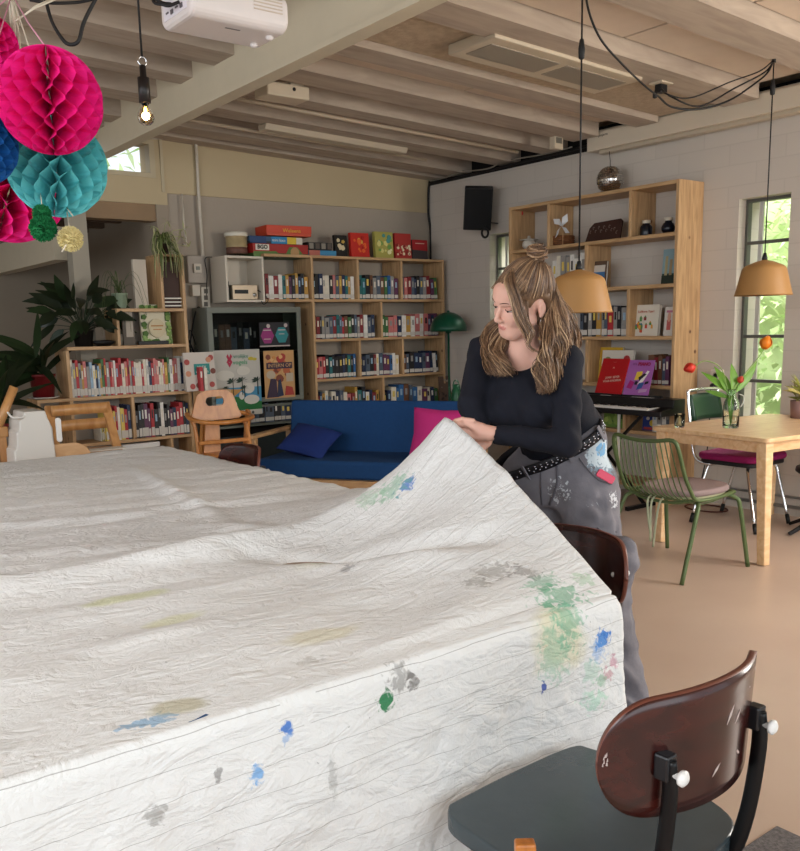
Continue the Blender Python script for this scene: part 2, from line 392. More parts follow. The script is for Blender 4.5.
# ------------------------------------------------------------------ books
PAL = [('dark red', '#7d2226'), ('navy', '#1c2a48'), ('teal', '#256a6c'), ('cream', '#d9d0bd'), ('black', '#1d1c1f'), ('plum', '#5d2f4e'), ('ochre', '#b58a3c'),
       ('green', '#3f6b3c'), ('salmon', '#c2706c'), ('slate', '#4c5766'), ('pale blue', '#8fa9bd'), ('red', '#a8282f'), ('yellow', '#d6bb5a'), ('blue', '#2b5f93'),
       ('white', '#dcd8cf'), ('grey', '#8d8a86'), ('brown', '#6a4630'), ('pink', '#c68a96')]
def bmat(cn):
    return mat('cover_'+cn.replace(' ', '_'), dict(PAL)[cn], .5, var=.12, vscale=30)
ORD = 'first second third fourth fifth sixth seventh eighth ninth tenth eleventh twelfth thirteenth fourteenth fifteenth sixteenth seventeenth eighteenth nineteenth twentieth'.split()
def ordw(i):
    if i < 20: return ORD[i]
    t = ['twenty', 'thirty', 'forty'][(i+1)//10-2]; u = (i+1) % 10
    return {'twenty': 'twentieth', 'thirty': 'thirtieth', 'forty': 'fortieth'}[t] if u == 0 else t+'-'+ORD[u-1]
def book_mesh(th, dp, h, tilt=0., sticker=.2):
    """spine faces -y, book stands on z=0, thickness along x, centred"""
    b = MB(False); c = .0022; x = th/2
    if tilt: b.T = Matrix.Rotation(tilt, 4, 'Y')
    b.box((-x, 0, 0), (x, c, h)); b.box((-x, c, 0), (-x+c, dp, h)); b.box((x-c, c, 0), (x, dp, h))
    b.box((-x+c, c, .003), (x-c, dp-.004, h-.004), 1)
    if sticker: b.box((-x*.96, -.0008, .012), (x*.96, .0002, .012+h*sticker), 2)
    b.box((-x*.45, -.0006, h*.56), (x*.45, .0002, h*.82), 3)
    return b
def place_book(P, rz, th, dp, h, cn, label, group, tilt=0., sticker=.2, rnd=RND):
    tt = bmat(rnd.choice(['cream', 'white', 'yellow', 'black', 'grey', 'pale blue']))
    o = book_mesh(th, dp, h, tilt, sticker).build('book', [bmat(cn), PAPER, STICK, tt]); o.location = P; o.rotation_euler = (0, 0, rz)
    return tag(o, label, 'book', group)
def fill(P0, P1, rz, n, h0, h1, where, group, dp=.18, gap=0., rev=False, lean=0, sticker=.2, rnd=RND, cols=None):
    """n books between the two ends of a shelf front; labels count from P0 (or from P1 when rev)"""
    P0 = Vector(P0); P1 = Vector(P1); L = (P1-P0).length; u = (P1-P0)/L
    ws = [rnd.uniform(.7, 1.35) for _ in range(n)]; s = (L-gap)/sum(ws); x = 0; last = None
    for i, w in enumerate(ws):
        th = w*s; cn = rnd.choice([c for c, _ in PAL if c != last] if not cols else cols); last = cn; h = rnd.uniform(h0, h1)
        tl = 0. if not lean or i < n-lean else rnd.uniform(.04, .1)
        k = n-1-i if rev else i
        lab = '%s %s book, %s %s' % ('thick' if w > 1.05 else 'thin', cn, ordw(k), where)
        q = P0+u*(x+th/2); q = q + Vector((-math.sin(rz), math.cos(rz), 0))*rnd.uniform(.0, .012)
        place_book(q, rz, th*.94, dp, h, cn, lab, group, -tl, sticker, rnd); x += th
def cover_book(name, P, rz, w, h, t, tilt, cn_mat, label, cat, art, group=None):
    """a book or box shown face-on: front towards local -y, standing on z=0, leaning back by tilt; art(root,O,U,V,w,h) adds cover parts"""
    r = thing(name, label, cat, P, rz, group)
    b = MB(False); b.T = Matrix.Rotation(-tilt, 4, 'X')
    b.box((-w/2, 0, 0), (w/2, .003, h)); b.box((-w/2, t-.003, 0), (w/2, t, h)); b.box((-w/2, .003, 0), (-w/2+.003, t-.003, h)); b.box((-w/2+.003, .003, .004), (w/2-.004, t-.003, h-.004), 1)
    b.build('cover', [cn_mat, PAPER], r)
    R = WM[r.name] @ Matrix.Rotation(-tilt, 4, 'X')
    O = R @ Vector((0, -.0012, 0)); U = R.to_3x3() @ Vector((1, 0, 0)); V = R.to_3x3() @ Vector((0, 0, 1))
    if art: art(r, O, U, V, w, h)
    return r
def patch(name, r, O, U, V, polys, mats, h=.0012):
    b = MB()
    for i, (poly, mi) in enumerate(polys): b.prism(poly, O, U, V, h+.0003*i, mi)
    return b.build(name, mats, r)
def cm(c): return mat('print_'+c.strip('#'), c, .6)
def blobs(seed, n, w, h, nm, y0=.1, y1=.95, r0=.04, r1=.12):
    rn = random.Random(seed); out = []
    for i in range(n):
        r = rn.uniform(r0, r1)*w; x = rn.uniform(-w/2+r, w/2-r); y = rn.uniform(h*y0+r, h*y1-r)
        k = rn.choice([5, 7, 10, 14]); out.append(([(x+r*rn.uniform(.75, 1)*math.cos(2*PI*j/k), y+r*rn.uniform(.75, 1)*math.sin(2*PI*j/k)) for j in range(k)], rn.randrange(nm)))
    return out
def art_blobs(seed, n, cols, **k):
    def f(r, O, U, V, w, h): patch('printed_pattern', r, O, U, V, blobs(seed, n, w, h, len(cols), **k), [cm(c) for c in cols])
    return f
def art_text(lines, col, cols=(), seed=1, n=8, **k):
    def f(r, O, U, V, w, h):
        if cols: patch('printed_pattern', r, O, U, V, blobs(seed, n, w, h, len(cols), **k), [cm(c) for c in cols])
        for (s, y, sz) in lines: text('title', s, O+V*(h*y)+U.cross(V)*.002, U, V, sz, cm(col), r)
    return f

BACKC = ['dark red', 'navy', 'teal', 'black', 'plum', 'green', 'slate', 'navy', 'black', 'cream', 'red', 'grey', 'brown', 'blue', 'ochre', 'dark red', 'white', 'salmon', 'black', 'slate']
# ------------------------------------------------------------------ back bookcase
YF = YW-.312
def bx(px, py, y=YF): return aty(px, py, y).x
def bz(px, py, y=YF): return aty(px, py, y).z
def board(root, a, b, m, nm='shelf'): 
    mb = MB(); mb.box(a, b); return mb.build(nm, m, root, bevel=.002, seg=1)
def back_bookcase():
    zt = [bz(400, 259.5), bz(400, 300.5), bz(400, 338), bz(400, 375.5), .6, .25]
    xl, xr = bx(314.5, 330), bx(444, 330); xc = bx(265.5, 290); T = .024
    r = thing('bookcase', 'tall pine bookcase filled with library books along the back wall', 'bookcase', (xl, YF, 0))
    YB = YW
    board(r, (xc, YF, zt[0]-T/2), (xr, YB, zt[0]+T/2), PINE, 'top_board')
    board(r, (xc, YF, zt[1]-T/2), (xr, YB, zt[1]+T/2), PINE)
    for z in zt[2:]: board(r, (xl, YF, z-T/2), (xr, YB, z+T/2), PINE)
    board(r, (xl-T/2, YF-.002, 0), (xl+T/2, YB, zt[0]+T/2), PINEV, 'side_panel')
    board(r, (xr-T/2, YF-.002, 0), (xr+T/2, YB, zt[0]+T/2), PINEV, 'side_panel')
    div = [[358.5, 402], [382], [360.5, 403.5], [384]]
    pys = [280, 319, 357, 395]
    ends = []
    for k in range(4):
        zlo, zhi = zt[k+1]+T/2, zt[k]-T/2
        xs = [bx(p, pys[k]) for p in div[k]]
        for x in xs: board(r, (x-T/2, YF+.002, zlo), (x+T/2, YB, zhi), PINEV, 'divider')
        ends.append([xl]+xs+[xr])
    names = [['lower-radio', 'middle', 'corner'], ['wide', 'corner'], ['cabinet-side', 'middle', 'corner'], ['wide', 'corner']]
    rows = ['top', 'second', 'third', 'fourth']; cnt = [[13, 11, 11], [19, 14], [13, 12, 10], [18, 13]]
    nm = [['cabinet-side bay', 'middle bay', 'corner bay'], ['cabinet-side bay', 'corner bay'], ['cabinet-side bay', 'middle bay', 'corner bay'], ['cabinet-side bay', 'corner bay']]
    hh = [(.2, .235), (.195, .23), (.19, .225), (.17, .25)]
    for k in range(4):
        e = ends[k]
        for j in range(len(e)-1):
            g = {0: (.01, .01, .03), 1: (.05, .03, 0), 2: (.02, .02, .03), 3: (.02, .04, 0)}[k][j]
            fill((e[j]+T/2+.003, YF+.03, zt[k+1]+T/2), (e[j+1]-T/2-.004, YF+.03, zt[k+1]+T/2), 0, cnt[k][j], hh[k][0], hh[k][1],
                 'from the lamp end, %s shelf, %s' % (rows[k], nm[k][j]), 'library books in the back bookcase', gap=g, rev=True, lean=3 if j == len(e)-2 else 0, sticker=.16, cols=BACKC)
    fill((xc+.02, YF+.03, zt[1]+T/2), (xl-T/2-.004, YF+.03, zt[1]+T/2), 0, 12, .2, .235, 'from the radio on the shelf above the grey cabinet', 'library books in the back bookcase', gap=.01, sticker=.16, cols=BACKC)
    # a face-on book at the end of the fourth shelf
    cover_book('book', (bx(453, 392)-.1, YF-.02, zt[4]+T/2), .0, .17, .3, .02, .08, mat('brown_cover', '#5f4a3e', .6), 'mottled brown book facing out beside the lamp pole', 'book', art_blobs(4, 14, ['#8a7668', '#3c2f2a', '#a08c7c']))
    # on top of the bookcase
    zT = zt[0]+T/2; yb = YF+.02
    def topbox(px0, px1, py0, py1, name, label, cat, m, art, tilt=.06, t=.04, y=yb+.06, group=None, z=None):
        a = aty((px0+px1)/2, py1, y); w = (aty(px1, py1, y)-aty(px0, py1, y)).x; h = aty(px0, py0, y).z-aty(px0, py1, y).z
        return cover_book(name, (a.x, y, zT if z is None else z), 0, w, h, t, tilt, m, label, cat, art, group)
    topbox(336, 348, 236, 258, 'book', 'black book with gold figures standing on top of the bookcase', 'book', mat('c_black', '#16120f', .5), art_blobs(5, 6, ['#c9a64a', '#d9c8a0'], r0=.12, r1=.2))
    topbox(352, 370, 235, 260, 'book', 'bright red book with orange drawing on top of the bookcase', 'book', mat('c_red', '#c2281c', .5), art_blobs(6, 14, ['#e0622a', '#d8a040', '#b01f18'], r0=.05, r1=.13))
    topbox(376, 394, 233, 260, 'book', 'green and yellow picture book on top of the bookcase', 'book', mat('c_olive', '#a8a050', .5), art_blobs(7, 16, ['#4f8f86', '#d8cf80', '#6f9a4a', '#e6dfa8'], r0=.06, r1=.16))
    topbox(396, 412, 234, 260, 'book', 'red and white patterned book on top of the bookcase', 'book', mat('c_redwhite', '#a8322c', .5), art_blobs(8, 26, ['#e2d4b0', '#c98a70', '#8c2a26'], y1=.62, r0=.04, r1=.1))
    topbox(413, 428, 240, 260, 'book', 'half red half dark grey book at the corner end of the bookcase top', 'book', mat('c_greyred', '#3a3334', .5),
           lambda q, O, U, V, w, h: patch('printed_pattern', q, O, U, V, [([(-w/2, h*.5), (w/2, h*.45), (w/2, h), (-w/2, h)], 0), ([(-w*.3, h*.8), (w*.3, h*.8), (w*.3, h*.84), (-w*.3, h*.84)], 1)], [cm('#a11f22'), cm('#d0b0a0')]))
    # board games
    def game(px0, px1, py0, py1, y, d, label, cols, art, name='board_game', rz=0.):
        a = aty(px0, py1, y); b = aty(px1, py1, y); c = aty(px0, py0, y)
        ra = thing(name, label, 'board game', ((a.x+b.x)/2, y, a.z), rz, 'board games stacked on the bookcase')
        w = (b-a).x; h = c.z-a.z
        mb = MB(False); mb.box((-w/2, 0, 0), (w/2, d, h*.55)); mb.build('box', cols[0], ra, bevel=.002)
        mb = MB(False); mb.box((-w/2-.003, -.003, h*.3), (w/2+.003, d+.003, h)); mb.build('lid', cols[1], ra, bevel=.002)
        R = WM[ra.name]; O = R @ Vector((0, -.0042, 0)); U = R.to_3x3() @ Vector((1, 0, 0)); V = Vector((0, 0, 1))
        art(ra, O, U, V, w, h); return ra
    redm = mat('game_red', '#a3241f', .45); grm = mat('game_green', '#3d5a2c', .5)
    def a1(q, O, U, V, w, h):
        patch('box_print', q, O, U, V, [([(-w/2, 0), (w*.05, 0), (-w*.1, h*.45), (-w/2, h*.4)], 0), ([(-w*.46, h*.5), (-w*.22, h*.5), (-w*.22, h*.95), (-w*.46, h*.95)], 1),
              ([(w*.05, 0), (w*.45, 0), (w*.3, h*.8), (w*.15, h*.8)], 0), (circ(h*.4, 14, w*.25, h*.4), 2), (circ(h*.14, 8, -w*.12, h*.12), 1), (circ(h*.14, 8, -w*.03, h*.12), 1)], [cm('#5a7a3c'), cm('#d9d6c8'), cm('#b08a5c')])
        text('lettering', 'BGO', O+U*(-w*.34)+V*(h*.73)+U.cross(V)*.004, U, V, h*.42, cm('#2a2622'), q, bold=.002)
    game(253.5, 308, 243, 256.5, YF+.06, .27, 'large red and green board game box at the bottom of the stack', (grm, redm), a1)
    def a2(q, O, U, V, w, h):
        patch('box_print', q, O, U, V, [([(-w*.5, 0), (-w*.2, 0), (-w*.2, h), (-w*.5, h)], 0), ([(-w*.1, 0), (w*.2, 0), (w*.2, h), (-w*.1, h)], 1), ([(w*.2, 0), (w*.38, 0), (w*.38, h), (w*.2, h)], 2), ([(w*.38, 0), (w*.5, 0), (w*.5, h), (w*.38, h)], 3)], [cm('#26406a'), cm('#2e7fae'), cm('#d8b83c'), cm('#cfc8b8')])
        text('lettering', 'mini loco', O+U*(w*.04)+V*(h*.5)+U.cross(V)*.004, U, V, h*.6, cm('#e8e4d8'), q)
    game(250, 302, 235.5, 242.6, YF+.07, .2, 'flat blue and yellow game box in the middle of the stack', (mat('game_dark', '#2c2e38', .5), mat('game_blue', '#31506e', .5)), a2)
    def a3(q, O, U, V, w, h):
        text('lettering', 'Weleens', O+U*(w*.05)+V*(h*.5)+U.cross(V)*.004, U, V, h*.55, cm('#e8b83c'), q)
    game(268, 310, 224.5, 235, YF+.05, .25, 'orange-red game box lying on top of the stack', (mat('game_orange', '#c2401c', .45), mat('game_orange2', '#c73a18', .45)), a3, rz=-.1)
    def a4(q, O, U, V, w, h): patch('box_print', q, O, U, V, [([(-w*.1, .0), (w*.5, 0), (w*.5, h), (-w*.1, h)], 0), ([(-w*.5, 0), (-w*.1, 0), (-w*.1, h), (-w*.5, h)], 1)], [cm('#3f86ae'), cm('#b86a5a')])
    game(309, 336, 250, 258, YF+.08, .16, 'small flat pale blue game box beside the black book', (mat('game_lb', '#4f86a6', .5), mat('game_lb2', '#5a92b2', .5)), a4)
    def a5(q, O, U, V, w, h): patch('box_print', q, O, U, V, [([(-w*(.45-.25*i), h*.15), (-w*(.28-.25*i), h*.15), (-w*(.28-.25*i), h*.9), (-w*(.45-.25*i), h*.9)], i % 2) for i in range(4)], [cm('#8c8478'), cm('#5a5048')])
    game(308, 332, 242, 249.6, YF+.09, .14, 'small black game box on the pale blue one', (mat('game_bk', '#221e1e', .5), mat('game_bk2', '#2a2624', .5)), a5)
    # snack tub
    p = aty(237, 254, YF+.16); s = .145
    tb = thing('storage_tub', 'round see-through tub with white lid beside the board games', 'tub', (p.x, p.y, zT))
    mb = MB(False); mb.lathe([(.0, 0), (.085, 0), (.092, .02), (.092, .06), (.096, .065), (.096, .07), (.093, .075), (.097, .15), (.09, .155)], n=28); mb.build('body', mat('tub_plastic', '#a8946e', .3, var=.2, vscale=12), tb)
    mb = MB(False); mb.lathe([(.088, .0), (.0925, .0), (.0925, .055), (.088, .055)], n=28); mb.build('contents', mat('tub_contents', '#6e4c40', .6, var=.2, vscale=40), tb)
    mb = MB(False); mb.lathe([(.104, .15), (.106, .155), (.106, .18), (.095, .187), (0, .187)], n=28); mb.build('lid', mat('tub_lid', '#d6cfbe', .4), tb)
    # white open cube
    xa, xb_ = bx(226, 280), bx(264.5, 280); za, zb_ = bz(245, 302), bz(245, 256)
    c = thing('cube_shelf', 'white open cube shelf holding a silver radio above the grey cabinet', 'shelf', (xa, YF, za))
    wl = mat('white_laminate', '#cdc3b2', .5); y1 = YF+.29
    for nm_, a, b in (('bottom_panel', (xa, YF, za), (xb_-.002, y1, za+.018)), ('top_panel', (xa, YF, zb_-.018), (xb_-.002, y1, zb_)), ('side_panel', (xa, YF, za+.018), (xa+.018, y1, zb_-.018)), ('side_panel', (xb_-.02, YF, za+.018), (xb_-.002, y1, zb_-.018)), ('back_panel', (xa+.018, y1-.008, za+.018), (xb_-.02, y1, zb_-.018))):
        mb = MB(); mb.box(a, b); mb.build(nm_, wl, c)
    ra, rb = bx(232.5, 290, YF+.04), bx(257.5, 290, YF+.04); rz0 = za+.019; rh = .13
    rr = thing('radio', 'silver compact radio with dark display inside the white cube', 'radio', ((ra+rb)/2, YF+.04, rz0)); w = rb-ra
    mb = MB(False); mb.box((-w/2, 0, .004), (w/2, .2, rh)); mb.build('body', mat('radio_silver', '#b9a890', .4, .4), rr, bevel=.003)
    mb = MB(False); mb.box((-w*.42, -.003, rh*.42), (w*.12, .001, rh*.68)); mb.build('display', BLACKP, rr)
    mb = MB(False); mb.lathe([(0, 0), (.016, 0), (.018, -.012), (0, -.014)], n=16, M=Matrix.Rotation(-PI/2, 3, 'X')); mb.T = None
    o = mb.build('knob', CHROME, rr); o.location = (w*.36, -.0, rh*.35)
    mb = MB(); mb.box((ra-.07, YF+.06, rz0), (ra-.02, YF+.22, rz0+.16)); single(mb, 'speaker_box', BLACKP, 'small black speaker beside the radio inside the white cube', 'speaker', (ra-.045, YF+.14, rz0), bevel=.003)
    mb = MB(); mb.tube(spline([(rb+.01, YF+.1, rz0+.1), (rb+.04, YF+.03, rz0+.06), (rb+.07, YF-.02, rz0-.0), (rb+.02, YF-.03, rz0-.04), (rb+.0, YF-.02, rz0-.01)]), .004, 6)
    single(mb, 'power_cable', CORD, 'black cable hanging out of the white cube beside the radio', 'cable', (rb, YF, rz0))
    return zt
ZT = back_bookcase()

# ------------------------------------------------------------------ grey cabinet with posters
def cabinet():
    GR = mat('cabinet_grey', '#6c7066', .5, var=.03); DKI = mat('cabinet_inside', '#2a211c', .8); gl = mat('cabinet_glass', '#b8c0c0', .06, trans=1., ior=1.1, spec=.4)
    xa, xb_ = bx(209.5, 360), bx(302.5, 360); zt, zl, zb_ = bz(255, 307), bz(255, 402.5), .12
    r = thing('display_cabinet', 'grey metal cabinet with glass door and posters, beneath the white cube', 'cabinet', (xa, YF, 0))
    yb = YF+.3; e = .05
    def P(nm, a, b, m=GR, bev=.002):
        mb = MB(); mb.box(a, b); return mb.build(nm, m, r, bevel=bev, seg=1)
    P('side_panel', (xa, YF+.02, 0), (xa+.02, yb, zt)); P('side_panel', (xb_-.02, YF+.02, 0), (xb_, yb, zt)); P('top_panel', (xa+.02, YF+.02, zt-.02), (xb_-.02, yb, zt))
    P('back_panel', (xa+.02, yb-.01, 0), (xb_-.02, yb, zt-.02), DKI); P('shelf', (xa+.02, YF+.04, zl-.05), (xb_-.02, yb-.01, zl-.03)); P('shelf', (xa+.02, YF+.04, 1.22), (xb_-.02, yb-.01, 1.24), mat('cab_shelf_brown', '#4a3a30', .6))
    P('shelf', (xa+.02, YF+.0, bz(255, 424)-.02), (xb_-.02, yb-.01, bz(255, 424)))
    P('base_panel', (xa+.02, YF+.03, 0), (xb_-.02, YF+.05, bz(255, 424)-.1), mat('cabinet_base_dark', '#2f3a3c', .5))
    d = MB(); d.box((xa, YF-.002, zt-e), (xb_, YF+.02, zt)); d.box((xa, YF-.002, zl), (xb_, YF+.02, zl+e*.8)); d.box((xa, YF-.002, zl+e*.8), (xa+e, YF+.02, zt-e)); d.box((xb_-e*.9, YF-.002, zl+e*.8), (xb_, YF+.02, zt-e))
    dr = d.build('door', GR, r, bevel=.003)
    g = MB(); g.box((xa+e, YF+.006, zl+e*.8), (xb_-e*.9, YF+.011, zt-e)); g.build('glass', gl, dr)
    # dark things dimly seen behind the glass
    rn = random.Random(5)
    fill((xa+.1, YF+.1, 1.24), (xb_-.3, YF+.1, 1.24), 0, 8, .2, .28, 'dim folder behind the cabinet glass', 'folders behind the cabinet glass', sticker=0, cols=['brown', 'black', 'brown', 'slate'], rnd=rn, gap=.1)
    fill((bx(246, 423, YF+.04), YF+.05, bz(255, 424)), (xb_-.03, YF+.05, bz(255, 424)), 0, 12, .15, .18, 'in the dark row under the cabinet door', 'dark folders below the cabinet door', cols=['black', 'navy', 'slate', 'navy'], rnd=rn)
    def poster(px0, px1, py0, py1, label, m, art, y=YF-.008, lean=0.):
        a = aty(px0, py1, y); b = aty(px1, py1, y); c = aty(px0, py0, y); w = (b-a).x; h = c.z-a.z
        q = thing('poster', label, 'poster', ((a.x+b.x)/2, y, a.z)); mb = MB(False); mb.box((-w/2, 0, 0), (w/2, .002, h)); mb.build('sheet', m, q)
        art(q, Vector(((a.x+b.x)/2, y, a.z)), Vector((1, 0, 0)), Vector((0, 0, 1)), w, h)
    def palm(x, y, s, n=7):
        out = [([(x-s*.03, y-s), (x+s*.03, y-s), (x+s*.02, y), (x-s*.02, y)], 0)]
        for i in range(n):
            t = PI*(-.12+1.24*i/(n-1)); out.append(([(x, y), (x+s*.3*math.cos(t-.15), y+s*.22*math.sin(t-.15)+.05*s), (x+s*.5*math.cos(t), y+s*.28*math.sin(t)), (x+s*.3*math.cos(t+.2), y+s*.2*math.sin(t+.2)-.02*s)], 0))
        return out
    def art1(q, O, U, V, w, h):
        P_ = [([(-w/2, h*.43), (w/2, h*.43), (w/2, h*.2), (-w/2, h*.2)], 1), ([(-w*.5, h*.42), (w*.1, h*.4), (-.1*w, h*.3), (-w*.5, h*.28)], 5), ([(-w*.1, h*.08), (w*.5, h*.08), (w*.5, h*.2), (w*.2, h*.24), (-w*.1, h*.3)], 2),
              ([(-w*.5, .0), (w*.5, 0), (w*.5, h*.08), (-w*.5, h*.08)], 3), (circ(w*.17, 18, w*.28, h*.235, .55), 3), (circ(w*.06, 10, w*.06, h*.3, 1.3), 3), (circ(w*.15, 16, -w*.2, h*.14, 1.2), 3), (circ(w*.13, 14, w*.22, h*.41, .8), 3), (circ(w*.2, 14, -w*.28, h*.62, .5), 3), (circ(w*.15, 14, w*.12, h*.68, .6), 3),
              (circ(w*.03, 10, w*.29, h*.035), 4), (circ(w*.05, 10, -w*.3, h*.26), 6)]
        for s_ in (0, 1): P_ += [([(-w*.23, h*(.9-.08*s_)), (-w*.2, h*(.94-.08*s_)), (-w*.17, h*(.88-.08*s_)), (-w*.14, h*(.94-.08*s_)), (-w*.11, h*(.9-.08*s_)), (-w*.17, h*(.82-.08*s_))], 6)]
        P_ += [(circ(w*.06, 10, w*.3, h*.86, .6), 7), (circ(w*.05, 10, w*.38, h*.85, .6), 7)]
        patch('picture', q, O, U, V, P_, [cm('#23362a'), cm('#3f86a8'), cm('#1f6b33'), cm('#c9c4b8'), cm('#5a5650'), cm('#b98a4a'), cm('#b02a48'), cm('#b8a838')], .001)
        pp = []
        for x, y, s_ in ((-w*.12, h*.52, w*.3), (w*.08, h*.53, w*.28), (-w*.26, h*.42, w*.2), (w*.42, h*.52, w*.28), (w*.12, h*.42, w*.18)): pp += palm(x, y, s_)
        patch('leaf_pattern', q, O+Vector((0, -.005, 0)), U, V, pp, [cm('#23362a')], .0004)
        text('lettering', 'vrolijke', O+U*(w*.08)+V*(h*.9)+Vector((0, -.004, 0)), U, V, h*.085, cm('#2f7f66'), q); text('lettering', 'vogels', O+U*(w*.06)+V*(h*.81)+Vector((0, -.004, 0)), U, V, h*.1, cm('#2f9a6a'), q)
    poster(217, 262.5, 350.5, 417.5, 'large poster of palm trees and white swans on the grey cabinet', cm('#b9b5ab'), art1, YF-.014)
    def art2(q, O, U, V, w, h):
        patch('picture', q, O, U, V, blobs(12, 22, w, h, 5, .3, .98, .06, .14) + [([(-w*.42, h*.62), (w*.42, h*.62), (w*.42, h*.75), (-w*.42, h*.75)], 5), ([(-w*.45, h*.02), (-w*.1, h*.02), (-w*.12, h*.4), (-w*.3, h*.42)], 5), ([(-w*.1, h*.02), (w*.1, h*.05), (w*.02, h*.4), (-w*.05, h*.38)], 6), ([(w*.15, h*.05), (w*.45, h*.05), (w*.4, h*.22), (w*.2, h*.25)], 3)], [cm('#c98a4a'), cm('#b5603c'), cm('#d8a870'), cm('#a83a34'), cm('#7a4030'), cm('#3a2a3e'), cm('#28304a')], .0012)
        patch('panel', q, O+Vector((0, -.009, 0)), U, V, [([(w*.2, h*.34), (w*.44, h*.34), (w*.44, h*.52), (w*.2, h*.52)], 0), (circ(w*.15, 14, -w*.3, h*.5, .8), 0)], [cm('#b8a890')], .0004)
        text('lettering', 'INTERN OP', O+V*(h*.685)+Vector((0, -.01, 0)), U, V, h*.11, cm('#c9a070'), q)
    poster(265.5, 295.5, 351, 399, 'orange comic-style poster on the grey cabinet door', cm('#c29560'), art2)
    def art3(q, O, U, V, w, h):
        patch('picture', q, O, U, V, [(circ(w*.22, 6, -w*.24, h*.45, 1.15), 0), (circ(w*.22, 6, w*.24, h*.47, 1.15), 1), (circ(w*.06, 12, -w*.2, h*.85), 2), (circ(w*.06, 12, w*.38, h*.87), 2), ([(-w/2, 0), (w/2, 0), (w/2, h*.05), (-w/2, h*.05)], 2), ([(-w*.38, h*.66), (-w*.12, h*.66), (-w*.12, h*.7), (-w*.38, h*.7)], 2), ([(w*.12, h*.66), (w*.36, h*.66), (w*.36, h*.7), (w*.12, h*.7)], 2),
              ([(-w*.36, h*.3), (-w*.14, h*.3), (-w*.14, h*.33), (-w*.36, h*.33)], 2), ([(w*.14, h*.5), (w*.32, h*.5), (w*.32, h*.53), (w*.14, h*.53)], 2)], [cm('#8c2a6c'), cm('#2a7f84'), cm('#b8a8a4')])
    poster(260, 290, 322.5, 347, 'small black poster with purple and teal hexagons on the glass', cm('#1c1a20'), art3)
cabinet()

